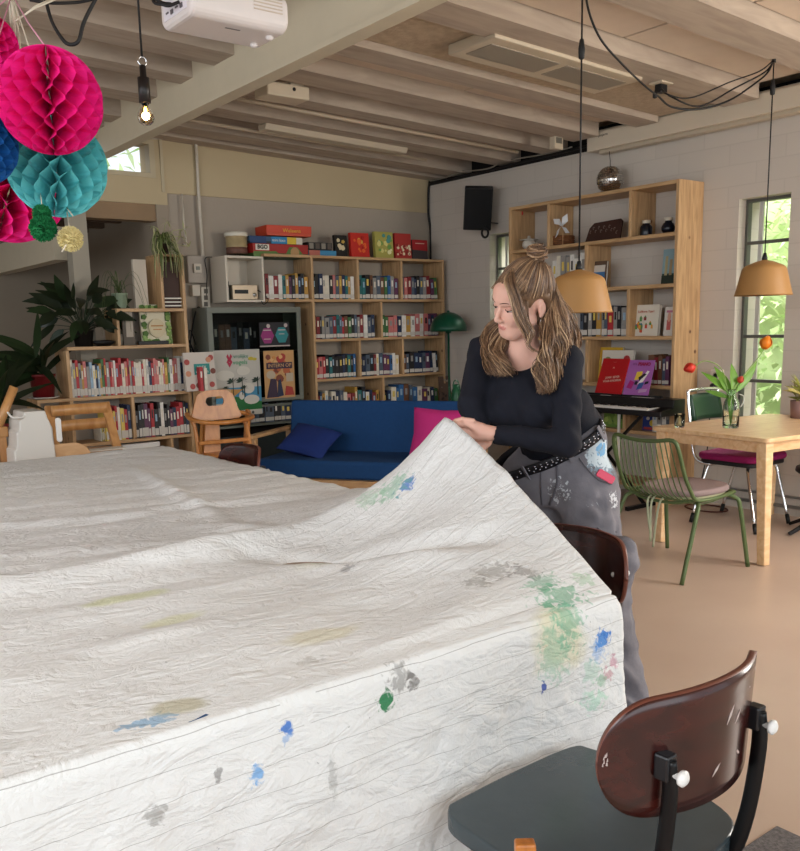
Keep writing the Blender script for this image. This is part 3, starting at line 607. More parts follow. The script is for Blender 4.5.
# ------------------------------------------------------------------ low bookcase at the left with plants
def left_bookcase():
    T = .026; z1 = bz(129, 396); z2 = bz(130, 347); z0 = bz(140, 440); z3 = bz(150, 310); zr = bz(182, 257)
    x0, xl, xr = bx(37, 402), bx(71, 374), bx(185, 330); xe = bx(222, 390); xb_ = bx(118.5, 328); xp = bx(162, 280); xm = bx(134.5, 420); yb = YF+.29
    r = thing('bookcase', 'low stepped pine bookcase with library books and pot plants in front of the annexe', 'bookcase', (xl, YF, 0))
    B = lambda a, b, m=PINE, n='shelf': board(r, a, b, m, n)
    B((x0, YF, z1-T/2), (xr, yb, z1+T/2)); B((xr+T, YF-.17, z1-T/2), (xe, YF-.016, z1+T/2)); B((xr+T, YF-.16, z1-.12), (xr+T+.02, YF-.02, z1-T/2), PINEV, 'bracket'); B((xl-.01, YF, z2-T/2), (xr, yb, z2+T/2)); B((xl, YF, z0-T/2), (xr, yb, z0+T/2)); B((xb_-.012, YF, z3-T/2), (xr, yb, z3+T/2), PINE, 'top_board'); B((xl, YF, .1), (xr, yb, .1+T))
    B((xl-T, YF+.001, z1+T/2), (xl, yb, z2-T/2), PINEV, 'divider'); B((xl-T, YF+.001, 0), (xl, yb, z1-T/2), PINEV, 'divider'); B((xr, YF-.001, 0), (xr+T, yb, zr), PINEV, 'side_panel')
    B((xb_-.012, YF+.001, z2+T/2), (xb_+.012, yb, z3-T/2), PINEV, 'divider'); B((xp-.012, YF+.001, z3+T/2), (xp+.012, yb, zr), PINEV, 'divider'); B((xm-.012, YF+.001, z0+T/2), (xm+.012, yb, z1-T/2), PINEV, 'divider')
    xq = bx(173, 452); B((xq-.012, YF+.001, .1+T), (xq+.012, yb, z0-T/2), PINEV, 'divider')
    B((x0, YF+.001, 0), (x0+T, yb, z1-T/2), PINEV, 'side_panel')
    mb = MB(); mb.box((xb_, yb-.006, z2), (xr, yb, z3)); mb.build('back_panel', mat('case_back_white', '#b9afa2', .7), r)
    mb = MB(); mb.box((xl, yb-.005, .1), (xr, yb, z1)); mb.build('back_panel', mat('case_back_white', '#b9afa2', .7), r)
    mb = MB(); mb.box((xr-.28, YF+.02, .13), (xr-.3-.3, YF+.2, z0-.03)); single(mb, 'storage_box', WHITEP, 'white storage box on the bottom shelf of the low bookcase', 'box', (xr-.4, YF+.1, .13), bevel=.004)
    fill((xl+.004, YF+.02, z1+T/2), (xr-.004, YF+.02, z1+T/2), 0, 46, .235, .3, 'from the plants on the low bookcase long shelf', 'library books in the low bookcase', sticker=.2, cols=['cream', 'white', 'red', 'pale blue', 'white', 'navy', 'ochre', 'grey', 'green', 'cream', 'plum', 'salmon'], rnd=random.Random(21))
    fill((bx(108, 440), YF+.02, z0+T/2), (xm-.016, YF+.02, z0+T/2), 0, 9, .23, .29, 'from the slatted chair on the low bookcase\'s lower shelf', 'library books in the low bookcase', sticker=.25, rnd=random.Random(4), cols=['teal', 'yellow', 'cream', 'pale blue', 'ochre', 'navy', 'red'])
    fill((xm+.016, YF+.02, z0+T/2), (xr-.006, YF+.02, z0+T/2), 0, 17, .22, .29, 'after the divider on the low bookcase\'s lower shelf', 'library books in the low bookcase', sticker=.25, rnd=random.Random(9), cols=['red', 'black', 'navy', 'white', 'red', 'green', 'plum', 'black', 'salmon'])
    fill((xl+.25, YF+.05, z0+T/2), (bx(104, 440), YF+.05, z0+T/2), 0, 5, .12, .16, 'short one behind the slatted chair\'s back', 'library books in the low bookcase', sticker=.4, rnd=random.Random(2), cols=['green', 'black', 'yellow', 'cream'])
    place_book((xr+.05, YF-.16, z1+T/2), 0, .03, .13, .2, 'red', 'red book standing upright against the outside of the low bookcase', None, 0, 0); place_book((xr+.09, YF-.16, z1+T/2), 0, .028, .13, .19, 'cream', 'cream book beside the red one, next to the standing box', None, 0, 0)
    # face-on books
    a = aty(158, 343, YF+.08); 
    def art(q, O, U, V, w, h):
        rn = random.Random(3); P_ = []
        for i in range(70):
            s = rn.random()*4; 
            x, y = ((-w/2+.02, s*h), (w/2-.02, (s-1)*h), ((s-2-.5)*w, h-.025), ((s-3-.5)*w, .015))[int(s)]
            rr = rn.uniform(.012, .026); P_.append((circ(rr, 5, max(-w/2+rr, min(w/2-rr, x+rn.uniform(-.012, .012))), max(rr, min(h-rr, y))), rn.randrange(3)))
        P_.append((circ(w*.27, 18, 0, h*.4, 1.1), 3)); patch('printed_pattern', q, O, U, V, P_, [cm('#4a6b2c'), cm('#6f8a44'), cm('#8aa860'), cm('#c9bd9c')], .0008)
        patch('title_print', q, O+Vector((0, -.024, 0)), U, V, [([(-w*.2, h*.45), (w*.2, h*.45), (w*.2, h*.48), (-w*.2, h*.48)], 0), ([(-w*.14, h*.36), (w*.14, h*.36), (w*.14, h*.385), (-w*.14, h*.385)], 0)], [cm('#a8743c')], .0004)
    w = aty(173, 343, YF+.08).x-aty(143, 343, YF+.08).x; h = aty(158, 304, YF+.08).z-z2-T/2
    cover_book('book', (a.x, YF+.08, z2+T/2), 0, w, h, .02, .12, mat('leafy_cover', '#d3cbb0', .6), 'picture book with a leafy green border standing in the top compartment', 'book', art)
    mb = MB(); mb.box((bx(140, 343), YF+.02, z2+T/2), (bx(170, 343), YF+.06, z2+T/2+.03)); single(mb, 'black_tray', BLACKP, 'low black tray in front of the leafy picture book', 'tray', (bx(155, 343), YF+.04, z2+T/2), bevel=.003)
    mb = MB(); mb.box((bx(126, 343), YF+.05, z2+T/2), (bx(138, 343), YF+.07, z2+T/2+.3)); q = single(mb, 'picture_frame', mat('grey_frame', '#5a5248', .6), 'grey leaning frame beside the leafy picture book', 'frame', (bx(132, 343), YF+.06, z2+T/2), bevel=.003)
    mb = MB(); mb.box((bx(129, 340), YF+.046, z2+.08), (bx(136, 340), YF+.05, z2+.29)); mb.build('mat_board', mat('frame_pale', '#a89c8c', .5), q)
    B((xp-.012, YF+.001, zr), (xr+T, yb, zr+.02), PINE, 'top_board')
    # dark basket compartment beside the hanging plant
    mb = MB(); mb.box((xp+.014, YF+.04, z3+T/2), (xr-.004, YF+.25, zr-.04)); bk = single(mb, 'file_rack', mat('rack_dark', '#3a2118', .6), 'dark brown rack of pamphlets under the hanging spider plant', 'rack', ((xp+xr)/2, YF+.1, z3), bevel=.004)
    mb = MB()
    for k in range(3): mb.box((xp+.02, YF+.02-.004*k, z3+.03+k*.03), (xr-.008, YF+.2, z3+.04+k*.03))
    mb.build('pamphlets', PAPER, bk)
    mb = MB(); mb.box((bx(137, 309, YF+.1), YF+.12, z3+T/2), (bx(150, 309, YF+.1), YF+.16, zr-.02)); single(mb, 'magazine_file', mat('grey_card', '#c4b9a8', .7), 'pale card magazine file behind the green pot', 'magazine file', (bx(148, 309), YF+.12, z3), bevel=.003)
    # standing box with food print, on the shelf extension
    z = z1+T/2; y = YF-.12; a = aty(202, 385, y); w = aty(219, 385, y).x-aty(189, 385, y).x; h = aty(202, 352, y).z-z
    def art4(q, O, U, V, w, h):
        patch('printed_pattern', q, O, U, V, [([(-w*.2, h*.42), (w*.32, h*.42), (w*.32, h*.7), (-w*.2, h*.7)], 0)]+[(circ(w*.09, 10, x*w, y_*h), m_) for x, y_, m_ in ((-.3, .12, 1), (-.1, .14, 3), (.12, .16, 2), (.35, .15, 1), (.38, .85, 1), (.3, .8, 2), (-.4, .45, 2), (.42, .5, 3), (-.42, .75, 1))], [cm('#2f8a84'), cm('#a84a44'), cm('#c98a6a'), cm('#7a4438')])
        text('lettering', 'JOEK', O+U*(w*.06)+V*(h*.6)+Vector((0, -.003, 0)), U, V, h*.12, cm('#d8d4c8'), q); text('lettering', 'kookboek', O+U*(w*.06)+V*(h*.49)+Vector((0, -.003, 0)), U, V, h*.09, cm('#d8d4c8'), q)
    cover_book('book', (a.x, y, z), 0, w, h, .03, .1, mat('pale_cookbook', '#c9bfb4', .6), 'pale cookbook with a teal square standing beside the palm poster', 'book', art4)
    return dict(z1=z1, z2=z2, z3=z3, zr=zr, xl=xl, xr=xr, xp=xp, x0=x0)
LB = left_bookcase()
# ------------------------------------------------------------------ pot plants
def pot(r, rad, h, m, flare=1.25, name='pot'):
    mb = MB(False); mb.lathe([(rad/flare*.98, 0), (rad*.96, h*.9), (rad, h*.9), (rad, h), (rad*.9, h), (rad*.86, h*.88)], n=22)
    mb.lathe([(0, h*.86), (rad*.88, h*.87)], n=22, mi=1); return mb.build(name, [m, mat('potting_soil', '#2a1d14', .9)], r)
def plants():
    dk = [mat('dark_leaf', '#16210f', .4, spec=.5), mat('dark_leaf_b', '#22331a', .4)]
    z1, z2, z3, zr = LB['z1']+.013, LB['z2']+.013, LB['z3']+.013, LB['zr']+.02
    rn = random.Random(11)
    # broad dark plant on the second shelf
    p = aty(84, 346, YF+.14); r = thing('potted_plant', 'bushy dark broad-leaved plant standing on the low bookcase', 'plant', (p.x, YF+.14, z2))
    pot(r, .085, .13, mat('black_pot', '#17130f', .6)); mb = MB(False); st = MB(False)
    for i in range(46):
        a = rn.uniform(0, 2*PI); e = rn.uniform(.15, 1.35); L = rn.uniform(.16, .34); b0 = Vector((0, 0, .11)); hd = Vector((math.cos(a)*math.cos(e), math.sin(a)*math.cos(e)*.7, math.sin(e)))
        tip = b0+hd*L; st.tube([b0, b0+hd*L*.5+Vector((0, 0, .02)), tip], .003, 5)
        mb.leaf(tip, hd+Vector((0, 0, rn.uniform(-.9, -.2))), (rn.uniform(-.5, .2), -1, rn.uniform(.2, .9)), rn.uniform(.16, .25), rn.uniform(.06, .095), .3, 6, rn.randrange(2), .12)
    mb.build('foliage', dk, r); st.build('stems', dk[1], r)
    # red pot with strap leaves on the low extension
    p = aty(44, 397, YF+.12); r = thing('potted_plant', 'dark strap-leaved plant in red pot on white saucer at the bookcase end', 'plant', (p.x, YF+.12, z1))
    mb = MB(False); mb.lathe([(.07, 0), (.115, .012), (.118, .016), (.1, .016), (.07, .008)], n=24); mb.build('saucer', WHITEP, r)
    rp = mat('red_pot', '#6e1518', .45); o = pot(r, .1, .18, rp); o.location.z = .014; mb = MB(False)
    for i in range(30):
        a = rn.uniform(0, 2*PI); e = rn.uniform(-.1, 1.2); b0 = Vector((rn.uniform(-.03, .03)-.02, rn.uniform(-.03, .03), .17+rn.uniform(0, .16)))
        hd = Vector((math.cos(a)*math.cos(e)-.35, math.sin(a)*math.cos(e)*.6-.15, math.sin(e)*.8))
        mb.leaf(b0, hd, (rn.uniform(-.4, .1), -.9, .8), rn.uniform(.26, .45), rn.uniform(.05, .075), rn.uniform(.4, .8), 7, rn.randrange(2), .15)
    mb.build('foliage', dk, r)
    p = aty(-4, 388, YF-.1); r = thing('potted_plant', 'second strap-leaved plant in dark red pot cut off by the picture edge', 'plant', (p.x, YF-.1, .62))
    pot(r, .1, .17, rp); mb = MB(False)
    for i in range(26):
        a = rn.uniform(0, 2*PI); e = rn.uniform(0, 1.2); hd = Vector((math.cos(a)*math.cos(e), math.sin(a)*math.cos(e)*.5, math.sin(e)))
        mb.leaf((0, 0, .16+rn.uniform(0, .2)), hd, (0, -.9, .8), rn.uniform(.28, .45), rn.uniform(.05, .08), rn.uniform(.4, .8), 7, rn.randrange(2), .15)
    mb.build('foliage', dk, r)
    mb = MB(); mb.lathe([(.0, 0), (.11, 0), (.12, .55), (.13, .6), (.13, .62), (0, .62)], (p.x, YF-.1, 0), 24); single(mb, 'plant_stand', mat('stand_dark', '#2a211a', .6), 'dark round stand under the cut-off plant at the picture edge', 'plant stand', (p.x, YF-.1, 0))
    # pale green pot with thin arching leaves
    p = aty(118, 309, YF+.12); r = thing('potted_plant', 'thin arching grassy plant in a pale green pot on the stepped bookcase top', 'plant', (p.x+.02, YF+.12, z3))
    pot(r, .065, .125, mat('pale_green_pot', '#a3b79c', .4), 1.2); mb = MB(False); gm = mat('grass_leaf', '#4d5a34', .5)
    for i in range(16):
        a = rn.uniform(0, 2*PI); L = rn.uniform(.18, .3); d = Vector((math.cos(a), math.sin(a)*.6, 0)); k = rn.uniform(.1, .3); pts = [Vector((0, 0, .115))+d*(L*t)+Vector((0, 0, k*math.sin(t*2.4)*.9-.42*t*t*t)) for t in [j/8 for j in range(9)]]
        mb.tube(pts, [.005*(1-j/9)+.0008 for j in range(9)], 5, flat=.35)
    mb.build('foliage', gm, r)
    # spider plant on the tall end
    xp = (LB['xp']+LB['xr'])/2; r = thing('spider_plant', 'hanging spider plant with pale striped leaves on the tall bookcase end', 'plant', (xp-.02, YF+.1, zr))
    pot(r, .055, .09, mat('dark_small_pot', '#3a2c22', .6), 1.2); mb = MB(False); g2 = [mat('spider_leaf', '#66713f', .5), mat('spider_leaf_pale', '#a8a878', .5)]
    for i in range(54):
        a = rn.uniform(0, 2*PI); up = rn.uniform(.03, .14); L = rn.uniform(.07, .15); dr = rn.uniform(.08, .4); d = Vector((math.cos(a), math.sin(a)*.8-.3, 0))
        pts = [Vector((0, 0, .085))+d*(L*(1-(1-t)**2))+Vector((0, 0, up*math.sin(min(1, t*2)*PI*.5)-dr*max(0, t-.25)**1.3*1.4)) for t in [j/9 for j in range(10)]]
        if pts[-1].z < .0: 
            for q in pts: 
                if q.z < .02 and q.y > -.115: q.y = -.118-rn.random()*.02
        mb.tube(pts, [.0065*(1-(j/10)**2)+.001 for j in range(10)], 5, rn.random() < .35, flat=.3)
    for k, (dx, dz) in enumerate(((.16, .12), (.2, -.02), (.13, .06), (-.1, .13), (.02, .17))):
        mb.tube([(0, 0, .085), (dx*.5, -.05, .1+dz*.8), (dx, -.08, .09+dz)], .003, 5, 1)
        for i in range(6): mb.leaf((dx, -.08, .09+dz), (rn.uniform(-1, 1), rn.uniform(-1, 1), rn.uniform(-.6, .8)), (0, 0, 1), .07, .012, .3, 4, 1)
    mb.build('foliage', g2, r)
    mb = MB(); q = aty(104, 345, YF+.06); mb.lathe([(.0, .0), (.05, 0), (.085, .025), (.09, .04), (.07, .045), (0, .05)], (q.x, YF+.06, z2), 18, sy=.7); single(mb, 'black_dish', BLACKP, 'low black dish beside the bushy dark plant', 'dish', (q.x, YF+.06, z2))
plants()

# ------------------------------------------------------------------ things on the back wall
def wall_bits():
    y = YW-.02; wp = mat('conduit_white', '#c2b8a8', .5); ww = mat('switch_white', '#c9c0b0', .5)
    def W(px, py, dy=0.): return aty(px, py, YW-.03-dy)
    mb = MB(); mb.tube(spline([W(147, 137.5), W(180, 138.5), W(192, 139.5), W(196, 146), W(199, 200), W(203.5, 262), W(205, 283)], 5), .014, 8); single(mb, 'conduit_pipe', wp, 'white conduit pipe running down the back wall beside the low bookcase', 'pipe', W(203, 283))
    mb = MB(); mb.tube([W(182, 194), W(184, 225), W(186.5, 243), W(185.5, 246), W(183.5, 244)], .008, 6); single(mb, 'hanging_cable', wp, 'short white cable end hanging on the wall above the spider plant', 'cable', W(186, 243))
    def boxat(px0, px1, py0, py1, d=.05): 
        a = aty(px0, py1, YW-d+.018); b = aty(px1, py0, YW-d+.018); m_ = MB(); m_.box((a.x, YW-d, a.z), (b.x, YW+.02, b.z)); return m_, (a.x, YW, a.z)
    m_, b = boxat(188, 206, 256, 283, .05); r = single(m_, 'meter_box', mat('meter_grey', '#a69c90', .5), 'grey wall box with a small white thermostat beside the conduit pipe', 'wall box', b, bevel=.006)
    m2, _ = boxat(193.5, 200.5, 264, 273, .075); m2.build('thermostat', ww, r, bevel=.003); m3, _ = boxat(195.5, 199, 266.5, 270, .08); m3.build('display', mat('lcd', '#6f7468', .4), r)
    m_, b = boxat(192, 199, 285, 296, .05); single(m_, 'light_switch', ww, 'cream switch under the grey wall box', 'switch', b, bevel=.003)
    m_, b = boxat(201.5, 208.5, 287, 309, .06); r = single(m_, 'power_strip', ww, 'upright white power strip beside the white cube shelf', 'power strip', b, bevel=.004)
    for k in range(3):
        m2, _ = boxat(203.5, 206.8, 289+k*6.5, 293.5+k*6.5, .065); m2.build('socket', mat('socket_dark', '#5c564e', .6), r)
    mb = MB(); c = W(201, 345, .06); mb.tube([Vector((c.x+.1*math.cos(t)-.02*math.sin(2*t), YW-.09, c.z+.33*math.sin(t))) for t in [2*PI*k/36 for k in range(36)]], .006, 6, closed=True)
    mb.tube(spline([W(196, 345, .06), W(190, 330, .05), W(189, 345, .06), W(195, 352, .06), W(203, 340, .06), W(206, 320, .05), W(205, 308, .04)]), .004, 6); mb.tube(spline([W(189, 340, .06), W(193, 350, .06), W(197, 356, .07)]), .007, 6)
    single(mb, 'cable_loop', CORD, 'loops of black cable hanging on the wall beside the grey cabinet', 'cable', (c.x, YW-.09, c.z))
    mb = MB(); mb.tube(spline([W(206, 300, .03), W(207, 275, .03), W(205, 259, .04), W(212, 257, .06)]), .004, 6); single(mb, 'thin_cable', CORD, 'thin black cable curving from the power strip to the white cube', 'cable', W(207, 275))
wall_bits()

# ------------------------------------------------------------------ sofa, cushions, floor lamp
def sofa():
    bl = mat('blue_upholstery', '#0f3f70', .85, var=.06, vscale=40, bump=.15, bscale=300)
    r = thing('sofa', 'long blue sofa with pale wooden frame in front of the bookcases', 'sofa', (3.31, 6.21, 0), -.992); L = 1.62
    def bx_(nm, a, b, m, bev, par=r, seg=2):
        mb = MB(False); mb.box(a, b); return mb.build(nm, m, par, bevel=bev, seg=seg)
    bx_('seat_cushion', (.0, 0, .285), (L, .66, .43), bl, .03, seg=4)
    mb = MB(False); mb.T = Matrix.Translation((0, .56, .4)) @ Matrix.Rotation(-.16, 4, 'X'); mb.box((.0, 0, .0), (L, .13, .45)); mb.build('back_cushion', bl, r, bevel=.03, seg=4)
    bx_('front_rail', (-.02, .0, .2), (L+.02, .03, .28), BEECHL, .005); bx_('back_rail', (-.02, .66, .2), (L+.02, .69, .28), BEECHL, .005)
    for x in (-.02, L-.01): bx_('side_rail', (x, .03, .2), (x+.03, .66, .28), BEECHL, .004)
    for x in (-.085, L+.015):
        for y in (.03, .66): 
            m_ = MB(False); m_.box((x+.01, y, 0), (x+.06, y+.045, .585)); m_.build('leg', BEECHL, r, bevel=.006)
        m_ = MB(False); m_.prism(rrect(.07, .78, .03), (x+.035, .36, .585), (1, 0, 0), (0, 1, 0), .03); m_.build('armrest', BEECHL, r, bevel=.008)
    R = WM[r.name]
    def cushion(name, loc, rot, w, h, t, m, label):
        mb = MB(False)
        def f(s):
            def g(a, b):
                x = a*2-1; y = b*2-1; e = max(0, (1-abs(x)**2.6)*(1-abs(y)**2.6))**.55
                px = x*(1-.09*(1-abs(y))**1.0*abs(x)); return (px*w/2, s*e*t/2, y*h/2*(1-.07*(1-abs(x))*abs(y)) + h/2)
            return g
        mb.grid(f(1), 16, 16); mb.grid(f(-1), 16, 16)
        o = mb.build(name, m, None); o.matrix_world = R @ Matrix.Translation(loc) @ rot; WM[o.name] = o.matrix_world.copy(); tag(o, label, 'cushion'); return o
    cushion('cushion', (.3, .13, .46), Matrix.Rotation(-1.05, 4, 'X') @ Matrix.Rotation(.12, 4, 'Z') @ Matrix.Rotation(.15, 4, 'Y'), .42, .36, .15, mat('navy_cushion', '#102a6a', .85, bump=.1, bscale=200), 'dark blue cushion slumped at the cabinet end of the sofa')
    cushion('cushion', (1.44, .15, .432), Matrix.Rotation(-.3, 4, 'X') @ Matrix.Rotation(.04, 4, 'Y'), .46, .4, .13, mat('pink_cushion', '#c22a78', .85, bump=.1, bscale=200), 'bright pink cushion on the sofa behind the lifted cloth')
    # floor lamp
    p = aty(448.5, 335, 6.86); q = thing('floor_lamp', 'green dome floor lamp behind the sofa in the room corner', 'lamp', (p.x, 6.86, 0)); gm = mat('lamp_green', '#0f4a34', .3, .1)
    zt = aty(448, 312, 6.86).z; zb = aty(448, 331, 6.86).z; rr = (aty(466, 331, 6.86)-aty(433, 331, 6.86)).x/2*.86
    mb = MB(False); mb.lathe([(0, 0), (.14, 0), (.14, .012), (.02, .02), (0, .02)], n=28); mb.build('base', gm, q); mb = MB(False); mb.tube([(0, 0, .02), (0, 0, zb)], .011, 10); mb.build('pole', gm, q)
    mb = MB(False); H = zt-zb; pr = [(rr*math.cos(t), zb+H*math.sin(t)) for t in [PI/2*k/10 for k in range(11)]]; mb.lathe([(a*.97, z-.004) for a, z in reversed(pr)]+[(rr*.97, zb)]+pr, n=36); mb.build('lamp_shade', gm, q)
    mb = MB(False); mb.lathe([(.0, zb-.02), (.03, zb-.02), (.03, zb+.02), (0, zb+.02)], n=16); mb.build('socket', gm, q); mb = MB(False); mb.lathe([(.012, zt-.004), (.014, zt+.012), (0, zt+.016)], n=12); mb.build('finial', gm, q)
    # watering can behind the sofa on a small stool
    p = aty(456, 404, 6.5); st = thing('stool', 'small round stool behind the sofa under the green watering can', 'stool', (p.x, 6.5, 0)); h = p.z
    mb = MB(False); mb.lathe([(0, h-.03), (.15, h-.03), (.15, h-.002), (0, h-.002)], n=24); mb.build('seat', BEECHL, st)
    for k in range(3):
        t = 2*PI*k/3+.3; mb = MB(False); mb.tube([(.1*math.cos(t), .1*math.sin(t), h-.03), (.15*math.cos(t), .15*math.sin(t), 0)], .014, 8); mb.build('leg', BEECHL, st)
    wc = thing('watering_can', 'small dark green watering can beside the floor lamp pole', 'watering can', (p.x, 6.5, h)); gg = mat('can_green', '#1f5a3a', .35)
    mb = MB(False); mb.lathe([(0, 0), (.045, 0), (.05, .03), (.038, .14), (.03, .15), (.034, .19), (.03, .19)], n=18); mb.build('body', gg, wc)
    mb = MB(False); mb.tube(spline([(-.035, 0, .15), (-.02, 0, .22), (.03, 0, .21), (.055, 0, .12), (.046, 0, .04)]), .006, 7); mb.build('handle', gg, wc); mb = MB(False); mb.tube(spline([(-.04, 0, .05), (-.07, 0, .08), (-.085, 0, .17)]), .008, 7); mb.build('spout', gg, wc)
sofa()

# ------------------------------------------------------------------ chairs behind the big table
def left_chairs():
    # slatted wooden high chair
    y = 5.62; r = thing('high_chair', 'wooden high chair with two slats across its back, before the low bookcase', 'chair', (aty(82, 430, y).x, y, 0)); cx = aty(82, 430, y).x
    yb = y+.18; xa, xb_ = aty(50, 410, yb).x, aty(106, 405, yb).x; zt = aty(106, 404, yb).z
    for s in (xa, xb_):
        mb = MB(); mb.bar((s, yb+.02, zt+.01), (s+(.05 if s > cx else -.05), y-.22, .0), .03, .055, up=(1, 0, 0)); mb.build('leg', BEECH, r, bevel=.006)
        mb = MB(); mb.box((s-.02, y-.22, .0), (s+.02, y+.32, .03)); mb.build('foot_rail', BEECH, r, bevel=.005)
    for py in (409, 424.5):
        z = aty(80, py, yb).z; mb = MB(); mb.grid(lambda u, v: (lerp(xa, xb_, u), yb-.025+.03*math.sin(PI*u), z-.034+.068*v), 14, 1); mb.build('back_slat', BEECH, r, solid=.016)
    zs = aty(85, 452, y-.05).z; mb = MB(); mb.prism(rrect(.44, .3, .06), (cx, y+.02, zs-.02), (1, 0, 0), (0, 1, 0), .02); mb.build('seat', BEECHL, r, bevel=.005)
    mb = MB(); mb.prism(rrect(.42, .24, .05), (cx, y-.12, .3), (1, 0, 0), (0, 1, 0), .02); mb.build('footrest', BEECH, r, bevel=.005)
    mb = MB(); mb.prism(rrect(.3, .12, .03), (cx+.1, y-.02, zs+.001), (1, 0, .0), (0, 1, 0), .004); single(mb, 'booklet', PAPER, 'open booklet lying on the slatted high chair seat', 'booklet', (cx+.1, y-.02, zs+.001))
    # bent-plywood chair at the far table edge
    y = 5.3; cx = aty(60, 455, y).x; xa, xb_ = aty(26, 465, y).x, aty(93, 462, y).x; zt = aty(60, 444.5, y).z; w = xb_-xa
    r = thing('plywood_chair', 'pale plywood chair with round-cornered back tucked at the far table edge', 'chair', (cx, y, 0))
    mb = MB(); mb.prism(rrect(w, .3, .1, 7), (cx, y+.02, zt-.15), (1, 0, 0), (0, .12, 1), .012); mb.build('backrest', BEECHL, r, bevel=.004)
    mb = MB(); mb.prism(rrect(.42, .4, .08, 6), (cx, y-.22, .44), (1, 0, 0), (0, 1, 0), .014); mb.build('seat', BEECHL, r, bevel=.004)
    for sx in (-1, 1):
        mb = MB(); mb.tube(spline([(cx+sx*.15, y+.035, zt-.2), (cx+sx*.16, y-.0, .48), (cx+sx*.18, y-.02, .43), (cx+sx*.2, y+.02, 0)], 5), .011, 8); mb.build('leg', CHROME, r)
        mb = MB(); mb.tube([(cx+sx*.17, y-.36, .43), (cx+sx*.2, y-.42, 0)], .011, 8); mb.build('leg', CHROME, r)
    # white ribbed booster seat hooked to an armchair at the picture edge
    y = 5.42; p = lambda a, b, yy=y: aty(a, b, yy)
    r = thing('wooden_armchair', 'brown wooden armchair with slanting arm cut off by the picture edge', 'chair', (p(-12, 440, 5.5).x, 5.5, 0))
    mb = MB(); q0, q1 = p(14, 387, 5.5), p(-6, 437, 5.5); mb.tube([q0, q1], .026, 12); mb.build('armrest', BEECH, r)
    for a in ((1, 434, 1.2), (-10, 430, 1.2)):
        q = p(a[0], a[1], 5.5); mb = MB(); mb.bar((q.x, 5.5, q.z), (q.x+.02, 5.48, 0), .045, .045); mb.build('leg', BEECH, r, bevel=.006)
    q = p(-2, 432, 5.5); mb = MB(); mb.box((q.x-.35, 5.47, q.z-.03), (q.x+.05, 5.53, q.z+.03)); mb.build('side_rail', BEECH, r, bevel=.006)
    mb = MB(); q = p(-2, 470, 5.5); mb.box((q.x-.45, 5.3, q.z-.02), (q.x+.04, 5.75, q.z+.02)); mb.build('seat', BEECH, r, bevel=.006)
    a, b = p(5, 466), p(51, 466); c = p(28, 410)
    bs = thing('booster_seat', 'white ribbed plastic booster seat standing beside the slatted high chair', 'booster seat', ((a.x+b.x)/2, y, .0))
    poly = []
    zs_ = [p(28, v).z for v in (466, 447, 445, 430, 428, 418, 416, 410)]; xs_ = [p(v, 440).x for v in (7, 8, 11, 12, 15, 16, 20, 21)]
    left = list(zip(xs_, zs_)); x1 = p(49, 440).x; poly = [(x1, zs_[0])]+[(p(48, 440).x, zs_[4]), (p(44, 440).x, zs_[5]), (p(42, 440).x, zs_[7])]+list(reversed(left))
    mb = MB(); mb.prism(poly, (0, y+.12, 0), (1, 0, 0), (0, 0, 1), .24); mb.build('shell', mat('booster_white', '#cfcac2', .45), bs, bevel=.012, seg=3)
    mb = MB(); mb.box((a.x+.03, y-.1, .0), (b.x-.03, y+.1, zs_[0]-.002)); mb.build('stand', mat('booster_grey', '#b9b4ac', .5), bs, bevel=.01)
    q = p(51.5, 428); mb = MB(); mb.prism(rrect(.03, .14, .014), (q.x, y-.13, q.z), (1, 0, 0), (0, 0, 1), .02); mb.build('clip', WHITEP, bs, bevel=.004)
    q = p(9, 416); mb = MB(); mb.tube(spline([(q.x-.03, y-.1, q.z+.03), (q.x-.01, y-.13, q.z-.0), (q.x+.05, y-.125, q.z-.0)]), .006, 6); mb.build('strap', WHITEP, bs)
    BEECH2 = wood('honey_beech', '#a8682f', '#c08040', .36, (6, 6, 2), 0, .02)
    # high chair with rounded handle back and tray ring
    y = 5.95; p = lambda a, b, dy=0.: aty(a, b, y+dy)
    r = thing('high_chair', 'honey-coloured high chair with a hand hole in its rounded back', 'chair', (p(222, 450).x, y, 0))
    xa, xb_ = p(191, 410).x, p(243, 410).x; zt, zb = p(216, 390).z, p(216, 420).z; w = xb_-xa; cx = (xa+xb_)/2
    out = [(-w*.52, 0), (w*.5, 0), (w*.42, (zt-zb)*.35), (w*.36, (zt-zb)*.8), (w*.22, (zt-zb)*.98), (0, zt-zb), (-w*.2, (zt-zb)*.98), (-w*.34, (zt-zb)*.85), (-w*.42, (zt-zb)*.45)]
    hole = [(x*1, y_) for x, y_ in rrect(w*.36, (zt-zb)*.3, (zt-zb)*.14, 4, -w*.01, (zt-zb)*.62)]
    mb = MB(); O = Vector((cx, y+.02, zb)); U = Vector((1, 0, 0)); V = Vector((0, .15, 1))
    k = 48; ring_o = []; ring_i = []
    def hit(poly, c, d):
        best = None
        for i in range(len(poly)):
            ax, ay = poly[i]; bx2, by2 = poly[(i+1) % len(poly)]; ex, ey = bx2-ax, by2-ay; den = d[0]*ey-d[1]*ex
            if abs(den) < 1e-12: continue
            t = ((ax-c[0])*ey-(ay-c[1])*ex)/den; s = ((ax-c[0])*d[1]-(ay-c[1])*d[0])/den
            if t > 0 and -1e-6 <= s <= 1+1e-6 and (best is None or t > best): best = t
        return (c[0]+d[0]*best, c[1]+d[1]*best)
    c0 = (-w*.01, (zt-zb)*.62); v = []
